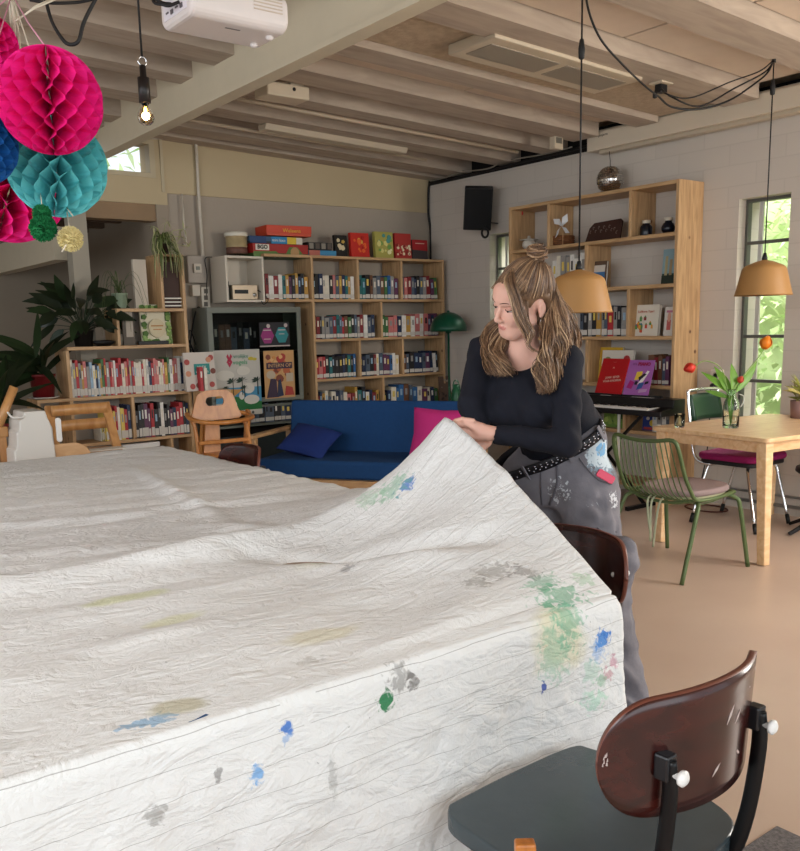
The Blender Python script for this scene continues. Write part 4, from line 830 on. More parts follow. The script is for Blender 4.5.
    for i in range(k):
        d = (math.cos(2*PI*i/k), math.sin(2*PI*i/k)); o_, i_ = hit(out, c0, d), hit(hole, c0, d)
        for th in (0, .016):
            for q in (o_, i_): v.append(O+U*q[0]+V*q[1]+Vector((0, -th, 0)))
    f = []
    for i in range(k):
        a = 4*i; b = 4*((i+1) % k); f += [(a, a+1, b+1, b), (a+2, b+2, b+3, a+3), (a, b, b+2, a+2), (a+1, a+3, b+3, b+1)]
    mb.add(v, f); mb.build('backrest', BEECH2, r)
    mb = MB(); zt2 = p(222, 419).z; mb.tube(spline([p(187, 414, .0), p(191, 419, -.12), p(205, 422.5, -.26), p(225, 422.5, -.3), p(243, 420, -.26), p(252, 417, -.14), p(248, 414, .0), p(236, 411.5, .04)], 6), .02, 8, flat=.8); mb.build('tray_ring', BEECH2, r)
    for nm, pts in (('leg', [p(188, 415, 0), p(194, 425, -.02), p(197.5, 445, -.04), p(199, 470, -.05), p(199, 488, -.05)]), ('leg', [p(245, 420, -.2), p(249, 440, -.21), p(253, 470, -.22), p(255, 492, -.22)])):
        mb = MB(); P_ = spline(pts, 4); P_[-1].z = 0; mb.tube(P_, .022, 8, flat=.7); mb.build('leg', BEECH2, r)
    for px in (196, 240):
        q = p(px, 430, .2); mb = MB(); mb.bar((q.x, y+.05, zb+.05), (q.x+.0, y+.25, 0), .03, .045); mb.build('leg', BEECH2, r, bevel=.006)
    mb = MB(); q0, q1 = p(199, 443.5, -.06), p(249, 439, -.22); mb.bar(q0, q1, .028, .028); mb.build('front_bar', BEECH2, r, bevel=.006)
    mb = MB(); a, b = p(205, 424, -.02), p(219, 424, -.02); c, d = p(221, 466, -.04), p(203, 466, -.04); mb.add([a, b, c, d], [(0, 1, 2, 3)]); mb.build('back_panel', BEECH2, r, solid=.016)
    zs = p(212, 452, -.1).z; mb = MB(); mb.prism(rrect(.3, .26, .05), (p(220, 450).x, y-.1, zs-.03), (1, 0, 0), (0, 1, 0), .02); mb.build('seat', BEECH2, r, bevel=.005)
left_chairs()
# ------------------------------------------------------------------ ceiling things
def ceiling_things():
    cw = mat('fixture_cream', '#c4b49c', .5); df = mat('diffuser_grey', '#938878', .4)
    def along(px0, px1, off=-.002):
        a, b = atc(*px0, off), atc(*px1, off); return a, b
    # wide twin-panel light
    a, b = atc(468, 44, 0), atc(616, 85, 0); y = (a.y+b.y)/2-.02; w = .2
    r = thing('ceiling_light', 'wide cream ceiling light with two grey diffusers between the joists', 'ceiling light', (a.x, y, ceilz(a.x)))
    sl = Matrix.Rotation(math.atan(.0352), 4, 'Y'); L = (b-a).length
    mb = MB(False); mb.T = sl; mb.box((0, -w, -.02), (L, w, .04)); mb.build('frame', cw, r, bevel=.008)
    for k in (0, 1):
        mb = MB(False); mb.T = sl; mb.box((.06+k*L*.5-(.02 if k else 0), -w*.55, -.024), (L*.48+k*L*.48, w*.55, -.018)); mb.build('diffuser', df, r, bevel=.002)
    mb = MB(False); mb.T = sl; mb.box((.05, -w*.7, .04), (L-.05, w*.7, .22)); mb.build('housing', cw, r)
    # slim strip light near the back wall
    a, b = atc(265, 123), atc(400, 150); y = (a.y+b.y)/2; L = b.x-a.x
    r = thing('ceiling_light', 'slim strip light under the last joists by the back wall', 'ceiling light', (a.x, y, ceilz(a.x)))
    mb = MB(False); mb.T = sl; mb.prism([(-.07, 0), (-.05, -.045), (.05, -.045), (.07, 0)], (0, 0, 0), (0, 1, 0), (0, 0, 1), L); mb.build('diffuser', mat('strip_diffuser', '#b9aa94', .4), r, bevel=.006)
    mb = MB(False); mb.T = sl; mb.box((0, -.05, 0), (L, .05, .012)); mb.build('frame', cw, r)
    # white box with bracket beside the beam
    a = atc(258, 90, -.06); r = thing('ceiling_box', 'cream equipment box on a bracket under the joists beside the steel beam', 'equipment box', (a.x+.02, a.y, a.z-.04))
    mb = MB(False); mb.box((0, -.09, 0), (.32, .09, .085)); mb.build('body', cw, r, bevel=.01)
    mb = MB(False); mb.box((.2, -.05, .085), (.3, -.03, .175)); mb.build('bracket', cw, r); mb = MB(False); mb.lathe([(0, 0), (.012, 0), (.012, -.004), (0, -.004)], n=12, M=Matrix.Rotation(-PI/2, 3, 'X').to_3x3()); o = mb.build('knob', BLACKP, r); o.location = (.2, -.09, .055)
    # thermostat box at the joist end
    a = atc(559, 142, -.04); r = thing('control_box', 'small white control box with grey display hanging at a joist end', 'control box', (a.x, a.y, a.z))
    mb = MB(False); mb.box((-.05, 0, -.055), (.05, .06, .055)); mb.build('body', cw, r, bevel=.004); mb = MB(False); mb.box((-.035, -.003, -.01), (.035, .001, .035)); mb.build('display', mat('lcd_grey', '#6d675c', .4), r); mb = MB(False); mb.box((-.02, .01, .055), (.02, .05, .1)); mb.build('bracket', cw, r)
    # long white roller screen case on the right wall
    X = XW-.15; y1 = atx(587, 132, X).y; z1 = atx(587, 132.3, X).z; z0 = atx(597, 150, X).z
    r = thing('projector_screen_case', 'long cream roller screen case high on the block wall', 'screen case', (X, y1, z0))
    mb = MB(); mb.prism([(0, z0), (.15, z0-.0), (.15, z1), (.02, z1), (0, z1-.02)], (X, y1, 0), (1, 0, 0), (0, 0, 1), y1-1.2); mb.build('case', mat('screen_case', '#d2c4ae', .45), r, bevel=.006)
    mb = MB(); mb.box((X+.03, 1.2, z0-.03), (X+.1, y1-.1, z0)); mb.build('slot_bar', mat('case_bar', '#b8aa94', .5), r, bevel=.006)
    text('lettering', 'projecta', (X-.002, y1-.17, (z0+z1)/2+.03), (0, -1, 0), (0, 0, 1), .03, mat('print_dark', '#4a4238', .6), r)
    # black loudspeaker
    c = atx(478, 209, XW-.24); r = thing('loudspeaker', 'black loudspeaker tilted on the wall above the narrow window', 'loudspeaker', tuple(c))
    nrm = (CO-c); nrm.z = -.25*nrm.length; M_ = nrm.normalized().to_track_quat('-Y', 'Z').to_matrix().to_4x4() @ Matrix.Rotation(.06, 4, 'Y')
    w, h = 28*(c-CO).dot(CF)/F_PX, 41*(c-CO).dot(CF)/F_PX
    mb = MB(False); mb.T = M_; mb.box((-w/2, -.02, -h/2), (w/2, .16, h/2)); mb.build('cabinet', mat('speaker_black', '#090909', .6), r, bevel=.008)
    mb = MB(False); mb.T = M_; mb.box((-w*.46, -.028, -h*.47), (w*.46, -.018, h*.47)); mb.build('grille', mat('speaker_grille', '#0d0c0c', .85, bump=.3, bscale=600), r, bevel=.004)
    mb = MB(False); q = M_ @ Vector((0, .16, 0)); mb.bar(q, Vector((XW-c.x, q.y+.02, q.z+.02)), .04, .06); mb.build('bracket', BLACKM, r)
    c2 = atx(485, 233, XW-.2); mb = MB(); u = CR; v_ = CU
    mb.tube([c2+u*(.03*math.cos(t))+v_*(.042*math.sin(t)) for t in [2*PI*k/18 for k in range(18)]], .011, 8, closed=True); single(mb, 'headphones', BLACKP, 'dark ring-shaped headphones hanging under the loudspeaker', 'headphones', tuple(c2))
    mb = MB(); mb.tube([c2+Vector((0, 0, .04)), c2+Vector((.04, .01, .1)), Vector((XW-.01, c2.y+.02, c2.z+.1))], .004, 6); single(mb, 'headphone_hook', BLACKM, 'thin wire hook holding the headphones to the wall', 'hook', tuple(c2))
    # cables along the wall top and down the corner
    def Wt(px, py): return atx(px, py, XW-.02)
    mb = MB(); mb.tube(spline([aty(431, 262, YW-.02), aty(430.5, 230, YW-.02), aty(428.5, 214, YW-.02), aty(428.5, 192, YW-.02), Wt(431, 183.5), Wt(445, 181), Wt(480, 172.5), Wt(540, 157.5), Wt(592, 145)], 5), .012, 7); single(mb, 'wall_cable', CORD, 'thick black cable along the top of the block wall and down the corner', 'cable', tuple(Wt(431, 184)))
    mb = MB(); mb.tube(spline([Wt(430, 181), Wt(447, 177), Wt(462, 172), Wt(459, 171), Wt(470, 171), Wt(490, 168), Wt(505, 161), Wt(540, 155), Wt(572, 147)], 5), .007, 6); single(mb, 'white_wall_cable', mat('cable_grey', '#8f8678', .6), 'thin pale cable looping along the top of the block wall', 'cable', tuple(Wt(447, 176)))
    # projector
    p = atd(225, 14, 3.3); r = thing('projector', 'white ceiling projector with cables at its end, near the steel beam', 'projector', tuple(p)); pw = mat('projector_white', '#d5cbc6', .4)
    w, d, h = .395, .27, .132
    mb = MB(False); mb.prism(rrect(d, h, .045, 6), (-w/2, 0, 0), (0, 1, 0), (0, 0, 1), w); mb.build('body', pw, r, bevel=.02, seg=3)
    mb = MB(False); mb.box((-w/2-.003, -d*.36, -h*.3), (-w/2+.002, d*.36, h*.32)); mb.build('connector_panel', mat('projector_panel', '#ddd6da', .4), r, bevel=.002)
    for k in range(4):
        mb = MB(False); mb.box((-w/2-.006, -.07+k*.04, -.03+.01*(k % 2)), (-w/2-.002, -.05+k*.04, -.015)); mb.build('socket', mat('socket_grey', '#5a5356', .5), r)
    for k in range(6):
        mb = MB(False); mb.box((w*.12+.0, -d/2-.003, .0+k*.012-.01), (w*.42, -d/2+.002, .004+k*.012-.01)); mb.build('vent_slat', mat('vent_tan', '#bfae9c', .5), r)
    mb = MB(False); mb.lathe([(.012, 0), (.016, -.008), (.01, -.016), (0, -.016)], (w*.36, .05, -h/2), 12); mb.build('foot', pw, r); mb = MB(False); mb.lathe([(.012, 0), (.016, -.008), (.01, -.016), (0, -.016)], (w*.38, -.06, -h/2), 12); mb.build('foot', pw, r)
    mb = MB(False); mb.box((-.03, -.004-d*.2, -h/2-.0006), (.03, .006-d*.2, -h/2+.001)); mb.build('logo_mark', mat('logo_grey', '#6a6260', .5), r)
    zc = ceilz(p.x)-p.z; mb = MB(False); mb.tube([(0, 0, h/2), (0, 0, zc)], .025, 12); mb.build('ceiling_mount', pw, r)
    mb = MB(False); mb.tube(spline([(-w/2-.005, .02, -.0), (-w/2-.05, .03, .01), (-w/2-.06, .04, .1), (-.15, .05, zc)]), .008, 7); mb.build('cable', CORD, r); mb = MB(False); mb.tube(spline([(-w/2-.005, -.05, -.01), (-w/2-.05, -.02, -.02), (-w/2-.06, .05, .06), (-.12, .08, zc)]), .006, 7); mb.build('cable', CORD, r)
    # bare bulb pendant
    p = atd(145, 103, 3.3); r = thing('pendant_bulb', 'bare glowing bulb hanging on a black cord in front of the steel beam', 'lamp', tuple(p)); zc = ceilz(p.x)-p.z
    k = 3.3/F_PX; mb = MB(False); mb.tube([(0, 0, .16), (0, 0, zc)], .004, 6); mb.build('cord', CORD, r)
    mb = MB(False); mb.lathe([(0, 0), (.0215, 0), (.0215, .088), (.012, .09), (.012, .13), (0, .135)], n=20); mb.build('socket', mat('bulb_socket', '#1c1512', .4), r)
    mb = MB(False); mb.tube([Vector((.016*math.cos(t), 0, .145+.016*math.sin(t))) for t in [2*PI*j/14 for j in range(14)]], .0035, 6, closed=True); mb.build('ring', CHROME, r)
    mb = MB(False); mb.lathe([(.013, .0), (.014, -.012), (.027, -.035), (.031, -.052), (.026, -.068), (.013, -.078), (0, -.08)], n=22); mb.build('bulb', mat('bulb_glass', '#ffe9c0', .02, trans=1., ior=1.2, spec=.5), r)
    mb = MB(False); 
    for j in range(5):
        t = 2*PI*j/5; mb.tube([(.004*math.cos(t), .004*math.sin(t), -.012), (.011*math.cos(t), .011*math.sin(t), -.05), (.006*math.cos(t+.5), .006*math.sin(t+.5), -.018)], .0012, 5)
    mb.build('filament', mat('filament', '#ffca70', .5, emit='#ffb84d', estr=22), r)
    l = bpy.data.lights.new('bulb_glow', 'POINT'); l.energy = .8; l.color = (1, .72, .4); l.shadow_soft_size = .02; lo = bpy.data.objects.new('bulb_glow', l); COL.objects.link(lo); lo.location = p+Vector((0, 0, -.045))
    # two tan pendant lamps
    tan = mat('lamp_tan', '#a67a46', .5); ins = mat('lamp_inside', '#e0d2b8', .6)
    def pendant(px, py, dpt, wpx, label, topx):
        p = atd(px, py, dpt); r = thing('pendant_lamp', label, 'lamp', tuple(p)); R = wpx/2*dpt/F_PX*1.02; H = R*1.25
        pr = [(R, 0), (R*.98, .01), (R*.88, H*.36), (R*.77, H*.72), (R*.73, H*.79), (R*.64, H*.85), (R*.3, H*.96), (R*.1, H), (R*.08, H*1.02)]
        mb = MB(False); mb.lathe(pr+[(R*.06, H*.99), (R*.3, H*.94), (R*.62, H*.83), (R*.74, H*.7), (R*.96, .012), (R, 0)], n=40); mb.build('lamp_shade', tan, r)
        mb = MB(False); mb.lathe([(R*.1, H*1.0), (R*.1, H*1.06), (R*.05, H*1.2), (0, H*1.22)], n=14); mb.build('cap', BLACKP, r)
        zc = ceilz(p.x)-p.z; mb = MB(False); mb.tube([(0, 0, H*1.2), (0, 0, zc)], .0045, 6); mb.build('cord', CORD, r)
        mb = MB(False); mb.ell((0, 0, H*.55), R*.2, 14, 10); mb.build('bulb', mat('bulb_white', '#f0e6d0', .3), r); return p, zc, r
    p1, z1, r1 = pendant(578.5, 313, 4.3, 66, 'larger-looking tan metal pendant lamp hanging behind the woman\'s head', 0)
    p2, z2, r2 = pendant(763, 295.5, 5.55, 54, 'tan metal pendant lamp hanging over the pale wooden table', 0)
    l = bpy.data.lights.new('lamp_glow', 'POINT'); l.energy = 9; l.color = (1, .66, .34); l.shadow_soft_size = .05; lo = bpy.data.objects.new('lamp_glow', l); COL.objects.link(lo); lo.location = p2+Vector((0, 0, .05))
    for r_, p_, px, py in ((r1, p1, 585, 62), (r2, p2, 770.5, 96)):
        q = atd(px, py, (p_-CO).dot(CF)); mb = MB(); zz = q.z
        mb.lathe([(0, -.05), (.014, -.04), (.016, .0), (.01, .04), (0, .05)], (p_.x, p_.y, zz), 10); mb.build('cord_grip', CORD, r_)
    # festooned cable between the lamps, ceiling rose
    t1 = Vector((p1.x, p1.y, p1.z+z1)); t2 = Vector((p2.x, p2.y, p2.z+z2)); rose = atc(661, 88, -.03)
    def D(px, py, d): return atd(px, py, d)
    mb = MB(); mb.tube(spline([t1, D(588, 8, 4.4), D(600, 38, 4.5), D(620, 62, 4.65), D(645, 86, 4.85), D(658, 96, 4.95), D(672, 107, 5.05), D(700, 109, 5.15), D(730, 100, 5.3), D(757, 82, 5.45), D(768, 72, 5.5), t2]), .006, 6)
    mb.tube(spline([rose, D(672, 97, 5.05), D(700, 106, 5.15), D(735, 88, 5.35), D(765, 72, 5.5), t2]), .005, 6); mb.tube(spline([rose+Vector((0, 0, -.02)), D(664, 93, 5.0), D(690, 98, 5.1), D(730, 82, 5.3), D(760, 71, 5.45), t2]), .004, 6)
    single(mb, 'lamp_cable', CORD, 'sagging black cables strung between the two tan lamp cords', 'cable', tuple(t1))
    r = thing('ceiling_rose', 'small black plug block on a cream plate on the ceiling between the lamps', 'ceiling rose', tuple(rose))
    mb = MB(False); mb.box((-.06, -.05, .02), (.06, .05, .04)); mb.build('plate', cw, r); mb = MB(False); mb.box((-.035, -.025, -.03), (.035, .025, .02)); mb.build('plug', BLACKP, r, bevel=.005)
    mb = MB(); q = D(655, 95, 4.95); mb.lathe([(0, -.02), (.013, -.015), (.013, .015), (0, .02)], tuple(q), 10); single(mb, 'cable_connector', BLACKP, 'small black cable connector on the sagging lamp cable', 'connector', tuple(q))
    # hook where the second lamp is hung
    mb = MB(); mb.tube([t2+Vector((0, 0, -.02)), t2+Vector((0, 0, .03))], .012, 8); single(mb, 'ceiling_hook', BLACKM, 'dark hook in the joist above the pale table lamp', 'hook', tuple(t2))
ceiling_things()

# ------------------------------------------------------------------ paper honeycomb balls and pompoms
def balls():
    def honey(px, py, dpt, rpx, label, cols, tilt, seed):
        p = atd(px, py, dpt); R = rpx*dpt/F_PX; N = 30; nr = 5; nh = 52; per = R*.44; mb = MB(False)
        mb.T = Matrix.Rotation(tilt[0], 4, 'X') @ Matrix.Rotation(tilt[1], 4, 'Y')
        for i in range(N):
            sgn = 1 if i % 2 else -1
            def g(u, v, i=i, sgn=sgn):
                h = -math.cos(PI*v)*R*.998; rmax = math.sqrt(max(0, R*R-h*h)); rho = rmax*(.12+.88*u)
                tr = abs(((h/per) % 1)*2-1)*2-1; a = 2*PI*i/N+sgn*(PI/N)*max(-1, min(1, tr*1.5)); return (rho*math.cos(a), rho*math.sin(a), h)
            mb.grid(g, nr, nh, 0, False)
        r = thing('honeycomb_ball', label, 'paper ball', tuple(p)); m = mat('tissue_'+cols.strip('#'), cols, .75)
        mb.build('paper_sheets', m, r)
        return p, R, r
    MG = '#ee1085'; sm = mat('string_white', '#cfc3ae', .8); rb = mat('ribbon_pink', '#c78a9a', .7)
    B = [honey(50, 101, 2.4, 51, 'large magenta honeycomb paper ball at the front of the cluster', MG, (.35, -.1), 1), honey(57, 167, 2.72, 48.5, 'turquoise honeycomb paper ball below the large magenta one', '#68c8cb', (-.05, .15), 2),
         honey(-22, 146, 2.45, 38, 'blue honeycomb paper ball peeping in at the picture edge', '#0e5aa0', (.2, .1), 3), honey(10, 187, 3.15, 54, 'magenta honeycomb paper ball lowest of the cluster, behind the turquoise one', MG, (.1, .3), 4), honey(-14, 46, 2.75, 31, 'magenta honeycomb paper ball highest of the cluster, mostly cut off', MG, (.3, .5), 5)]
    knot = atd(12, -6, 2.75)
    for k, (p, R, r) in enumerate(B):
        top = p+Vector((0, 0, R)); mb = MB(); mb.tube([top, lerp(top, knot, .5)+Vector((0, 0, -.01)), knot], .0022, 5); mb.build('string', sm if k % 2 else rb, r)
    def pom(parts, dpt, label, c, rn):
        p = atd(parts[0][0], parts[0][1], dpt); r = thing('pompom', label, 'pompom', tuple(p)); mb = MB(False)
        for px, py, rpx in parts:
            q = atd(px, py, dpt)-p; R = rpx*dpt/F_PX; mb.ell(q, R*.8, 14, 10)
            for i in range(700):
                d = Vector((rn.gauss(0, 1), rn.gauss(0, 1), rn.gauss(0, 1))).normalized(); e = d+Vector((rn.uniform(-.25, .25), rn.uniform(-.25, .25), rn.uniform(-.25, .25)))
                mb.tube([q+d*R*.6, q+e.normalized()*R*rn.uniform(.9, 1.05)], R*.045, 4, smooth=False, cap=False)
        mb.build('yarn', mat('yarn_'+c.strip('#'), c, .9), r); return p, r
    rn = random.Random(8)
    p, r = pom([(42, 214, 9.5), (43, 228, 13.5)], 2.6, 'green double pompom hanging under the paper balls', '#12713c', rn); mb = MB(); mb.tube([atd(42, 206, 2.6), atd(40, 190, 2.66)], .0015, 5); mb.build('string', sm, r)
    p, r = pom([(70.5, 239, 12.5)], 2.62, 'cream yarn pompom hanging under the turquoise ball', '#d8c890', rn); mb = MB(); mb.tube([atd(62, 252, 2.6), atd(69, 240, 2.6), atd(69, 227, 2.62), atd(67, 212, 2.7)], .0022, 5); mb.tube([atd(73, 216, 2.66), atd(67, 208, 2.7)], .002, 5); mb.build('string', sm, r)
    mb = MB(); cz = Vector((knot.x, knot.y, ceilz(knot.x)))
    for i in range(9):
        mb.tube([knot+Vector((rn.uniform(-.02, .02), rn.uniform(-.02, .02), -rn.uniform(.08, .22))), knot+Vector((rn.uniform(-.01, .01), 0, 0)), cz+Vector((rn.uniform(-.03, .03), rn.uniform(-.03, .03), 0))], .002, 5)
    mb.tube([atd(14, 22, 2.75), atd(35, 8, 2.75), atd(52, 1, 2.78), atd(80, -14, 2.85)], .003, 5); mb.tube([atd(18, 20, 2.75), atd(36, 6, 2.75), atd(54, -2, 2.8)], .003, 5)
    single(mb, 'string_bundle', sm, 'tangle of pale strings holding the paper balls to the ceiling', 'string', tuple(knot))
    mb = MB(); mb.tube(spline([atd(44, -12, 2.8), atd(47, 5, 2.8), atd(53, 24, 2.8), atd(64, 41, 2.8), atd(72, 44.5, 2.8), atd(79, 40, 2.8), atd(84, 22, 2.8), atd(97, -4, 2.8), atd(103, -18, 2.8)]), .006, 6); mb.tube(spline([atd(30, 0, 2.8), atd(53, 3, 2.8), atd(80, 2, 2.85), atd(100, -3, 2.85)]), .005, 6)
    single(mb, 'looped_cable', CORD, 'black cable hanging in a loop above the paper balls', 'cable', tuple(atd(44, -12, 2.8)))
balls()
# ------------------------------------------------------------------ tall bookcase on the right wall
def right_bookcase():
    X = XW-.31; T = .028; Xb = XW-.004
    zf = lambda px, py: atx(px, py, X).z
    yf = lambda px, py: atx(px, py, X).y
    y0 = yf(676, 200); y1 = yf(511, 230); zt = zf(600, 194); z1 = zf(600, 242); z2 = zf(640, 287); z3 = zf(640, 338); z4 = zf(630, 386); z5 = zf(620, 431)
    r = thing('bookcase', 'tall pine bookcase with many compartments on the block wall behind the woman', 'bookcase', (X, y0, 0))
    def B(a, b, m, nm='shelf'):
        mb = MB(); mb.box(a, b); mb.build(nm, m, r, bevel=.002, seg=1)
    B((X, y0, zt-T/2), (Xb, y1, zt+T/2), PINEY, 'top_board'); B((X-.002, y0-T, 0), (Xb, y0, zt+T/2), PINEV, 'side_panel'); B((X-.002, y1, 0), (Xb, y1+T, zt+T/2), PINEV, 'side_panel')
    for z in (z1, z2, z3, z4, z5, .12): B((X, y0, z-T/2), (Xb, y1, z+T/2), PINEY)
    def D(px, py, za, zb):
        y = yf(px, py); B((X+.002, y-T/2, za+T/2), (Xb, y+T/2, zb-T/2), PINEV, 'divider'); return y
    D(548, 225, z1, zt); D(630, 210, z1, zt); ya = D(585.5, 265, z2, z1); yb_ = D(627.5, 315, z3, z2); yc = D(586, 365, z4, z3); D(545, 330, z3, z2); D(624, 410, z5, z4)
    fy = -PI/2
    def P(px, z, dx=.06): return Vector((X+dx, yf(px, 300), z+T/2))
    # books row above third shelf (spines out), local -y -> world -x : rz = -90 deg
    def row(px0, px1, z, n, h0, h1, where, seed, cols=None, sticker=.2, dp=.18):
        # laid out from far end to near end
        a = Vector((X+.03, yf(px0, 320), z+T/2)); b = Vector((X+.03, yf(px1, 320), z+T/2)); fill(a, b, -PI/2, n, h0, h1, where, 'books in the tall bookcase', dp=dp, sticker=sticker, rnd=random.Random(seed), cols=cols)
    row(577, 624, z3, 11, .2, .25, 'from the hair end in the tall bookcase, above its middle shelf', 3, ['ochre', 'red', 'black', 'blue', 'black', 'yellow', 'grey', 'slate', 'black'])
    row(549, 583, z2, 7, .24, .3, 'among pale magazines behind the tan lamp', 4, ['white', 'cream', 'grey', 'black', 'white'], 0)
    row(646, 668, z4, 6, .2, .24, 'on the lower shelf behind the purple music book', 5, ['brown', 'dark red', 'black', 'slate', 'plum'], .12)
    row(652, 670, z5, 4, .17, .2, 'on the bottom shelf of the tall bookcase by the drinking glass', 6, ['white', 'grey', 'slate'], .3)
    def face(px0, px1, py0, py1, name, label, cat, m, art, dx=.08, t=.025, tilt=.1, z=None):
        a = atx((px0+px1)/2, py1, X+dx); w = abs(atx(px0, py1, X+dx).y-atx(px1, py1, X+dx).y); h = atx(px0, py0, X+dx).z-atx(px0, py1, X+dx).z
        return cover_book(name, (X+dx, a.y, (a.z if z is None else z+T/2)), -PI/2, w, h, t, tilt, m, label, cat, art)
    def flat(*polys): 
        def f(q, O, U, V, w, h): patch('printed_pattern', q, O, U, V, [([(x*w, y*h) for x, y in p], i) for i, (p, c) in enumerate(polys)], [cm(c) for p, c in polys])
        return f
    rc = lambda a, b, c, d: [(a, b), (c, b), (c, d), (a, d)]
    face(589, 605, 259, 286, 'book', 'blue and white fronted book in the compartment right above the tan lamp', 'book', mat('c_brown2', '#5a4434', .6), flat((rc(-.42, .25, .42, .6), '#3a6a9a'), (rc(-.42, .6, .42, .85), '#c9c0b4'), (rc(-.3, .05, .3, .2), '#8a6a4a')), z=z2).__setitem__('label', 'blue and white fronted book standing above and beside the tan lamp')
    face(661, 674, 249, 284, 'book', 'dark green book with a castle-like cover at the near end of the tall bookcase', 'book', mat('c_dkgreen', '#27403a', .6), flat((rc(-.5, .3, .5, 1), '#7f9aa0'), (rc(-.3, .2, -.1, .8), '#a89a70'), (rc(.05, .15, .25, .7), '#9a8460'), (rc(-.5, 0, .5, .25), '#1f2c20')), z=z2)
    def art_town(q, O, U, V, w, h):
        rn = random.Random(4); P_ = []
        for i in range(16):
            x = rn.uniform(-.42, .34); y = rn.uniform(.1, .5); s = rn.uniform(.05, .1); P_ += [(rc(x*w, y*h, (x+s)*w, (y+s*1.3)*h), rn.randrange(5)), ([(x*w, (y+s*1.3)*h), ((x+s)*w, (y+s*1.3)*h), ((x+s/2)*w, (y+s*2)*h)], rn.randrange(5))]
        patch('printed_pattern', q, O, U, V, P_, [cm(c) for c in ('#c94a30', '#d89a3a', '#5a8a4a', '#8a3a3a', '#3f6a8a')], .0008)
        text('title', 'Lekkere Taart', O+V*(h*.78)+U.cross(V)*.006, U, V, h*.11, cm('#b0442a'), q)
    face(632.5, 657, 305, 336, 'book', 'white picture book with a little coloured town standing in the tall bookcase', 'book', mat('c_white', '#d8d0c0', .6), art_town, t=.03, z=z3)
    face(663, 672.5, 306, 335, 'book', 'narrow pale book with a pink figure beside the town picture book', 'book', mat('c_pale', '#d6cfc4', .6), flat((rc(-.2, .2, .2, .55), '#c2605a'), (circ(.18, 10, 0, .65), '#d8a08a'), (rc(-.3, .8, .3, .88), '#c27a90')), z=z3)
    face(590, 620, 341, 375, 'book', 'large yellow picture book behind the red music book', 'book', mat('c_yellow', '#c9a02c', .6), flat((rc(-.2, .1, .5, .16), '#6a8a3a'), (rc(-.5, .1, -.2, .7), '#d8b84a')), dx=.14, z=z4)
    face(600, 631, 348, 380, 'book', 'white picture book with red fruit behind the music books', 'book', mat('c_white', '#d8d0c0', .6), flat((circ(.1, 10, .3, .75), '#b03a3a'), (circ(.08, 10, .12, .6), '#a84a4a'), (circ(.1, 10, -.3, .7), '#7a8a5a'), (rc(-.4, .3, .1, .36), '#4a4440')), dx=.08, z=z4)
    face(603, 623, 410, 427, 'book', 'green leafy book on the bottom shelf beneath the keyboard', 'book', mat('c_leaf', '#6a8a3a', .6), art_blobs(9, 14, ['#a8b85a', '#3f5a2a', '#8aa04a'], r0=.06, r1=.16), z=z5)
    face(642, 659, 413, 430, 'book', 'blue book with a yellow face on the bottom shelf beneath the keyboard', 'book', mat('c_cobalt', '#20357a', .6), flat((circ(.2, 12, .1, .45), '#d8b83a'), (rc(-.4, .05, .4, .2), '#b03a30'), (circ(.1, 10, -.2, .7), '#c9c4b8')), z=z5)
    mb = MB(); q = P(580, z5, .05); mb.box((q.x, q.y, q.z), (q.x+.22, q.y+.3, q.z+.16)); single(mb, 'storage_box', mat('box_white', '#cfc8bc', .6), 'white box on the bottom shelf of the tall bookcase behind the keyboard', 'box', tuple(q), bevel=.004)
    # ornaments
    def base(px, py, dx=.1): a = atx(px, py, X+dx); return a
    a = base(603, 241, .12); zb = z1+T/2
    r2 = thing('carved_tray', 'dark brown carved tray leaning in the tall bookcase', 'tray', (a.x, a.y, zb)); w = abs(base(584, 240).y-base(619, 240).y)
    poly = [(-w*.5, 0), (w*.5, .0), (w*.5, .15), (w*.44, .17), (-w*.3, .16), (-w*.42, .12)]
    R = Matrix.Rotation(-PI/2, 4, 'Z') @ Matrix.Rotation(-.2, 4, 'X'); mb = MB(False); mb.T = R; mb.prism(poly, (0, 0, 0), (1, 0, 0), (0, 0, 1), .015); mb.build('board', mat('carved_brown', '#3a1f16', .5), r2, bevel=.003)
    mb = MB(False); mb.T = R
    rn = random.Random(2)
    for i in range(11): mb.tube([(-w*.36+.03*i*w/.4+.006*math.cos(t)*1.3, -.017, .085+.03*(i % 2)-.025*(i > 8)+.012*math.sin(t)) for t in [rn.uniform(0, 1)+j*.7 for j in range(7)]], .0022, 5)
    mb.build('carving', mat('carving_grey', '#8a7a70', .6), r2)
    a = base(563, 243, .14); bk = thing('basket', 'small brown woven basket in the tall bookcase beside the paper windmill', 'basket', (a.x, a.y, zb)); mb = MB(False)
    mb.lathe([(0, .0), (.085, 0), (.095, .02), (.1, .085), (.092, .085), (.085, .01), (0, .008)], n=26); mb.build('body', mat('wicker', '#7a4a26', .7, var=.3, vscale=60), bk)
    mb = MB(False)
    for k in range(5): mb.tube([(.0965*math.cos(t)+.001, .0965*math.sin(t), .012+.016*k) for t in [2*PI*j/26 for j in range(26)]], .004, 5, closed=True)
    mb.build('rim', mat('wicker_dark', '#5f3a1e', .7), bk)
    c = atx(563, 226, X+.04); pw_ = thing('paper_windmill', 'white paper windmill standing up in the tall bookcase', 'windmill', (c.x, c.y, zb)); mb = MB(False); h = c.z-zb
    mb.tube([(0, 0, 0.001), (0, 0, h)], .003, 6); mb.build('stick', BEECHL, pw_)
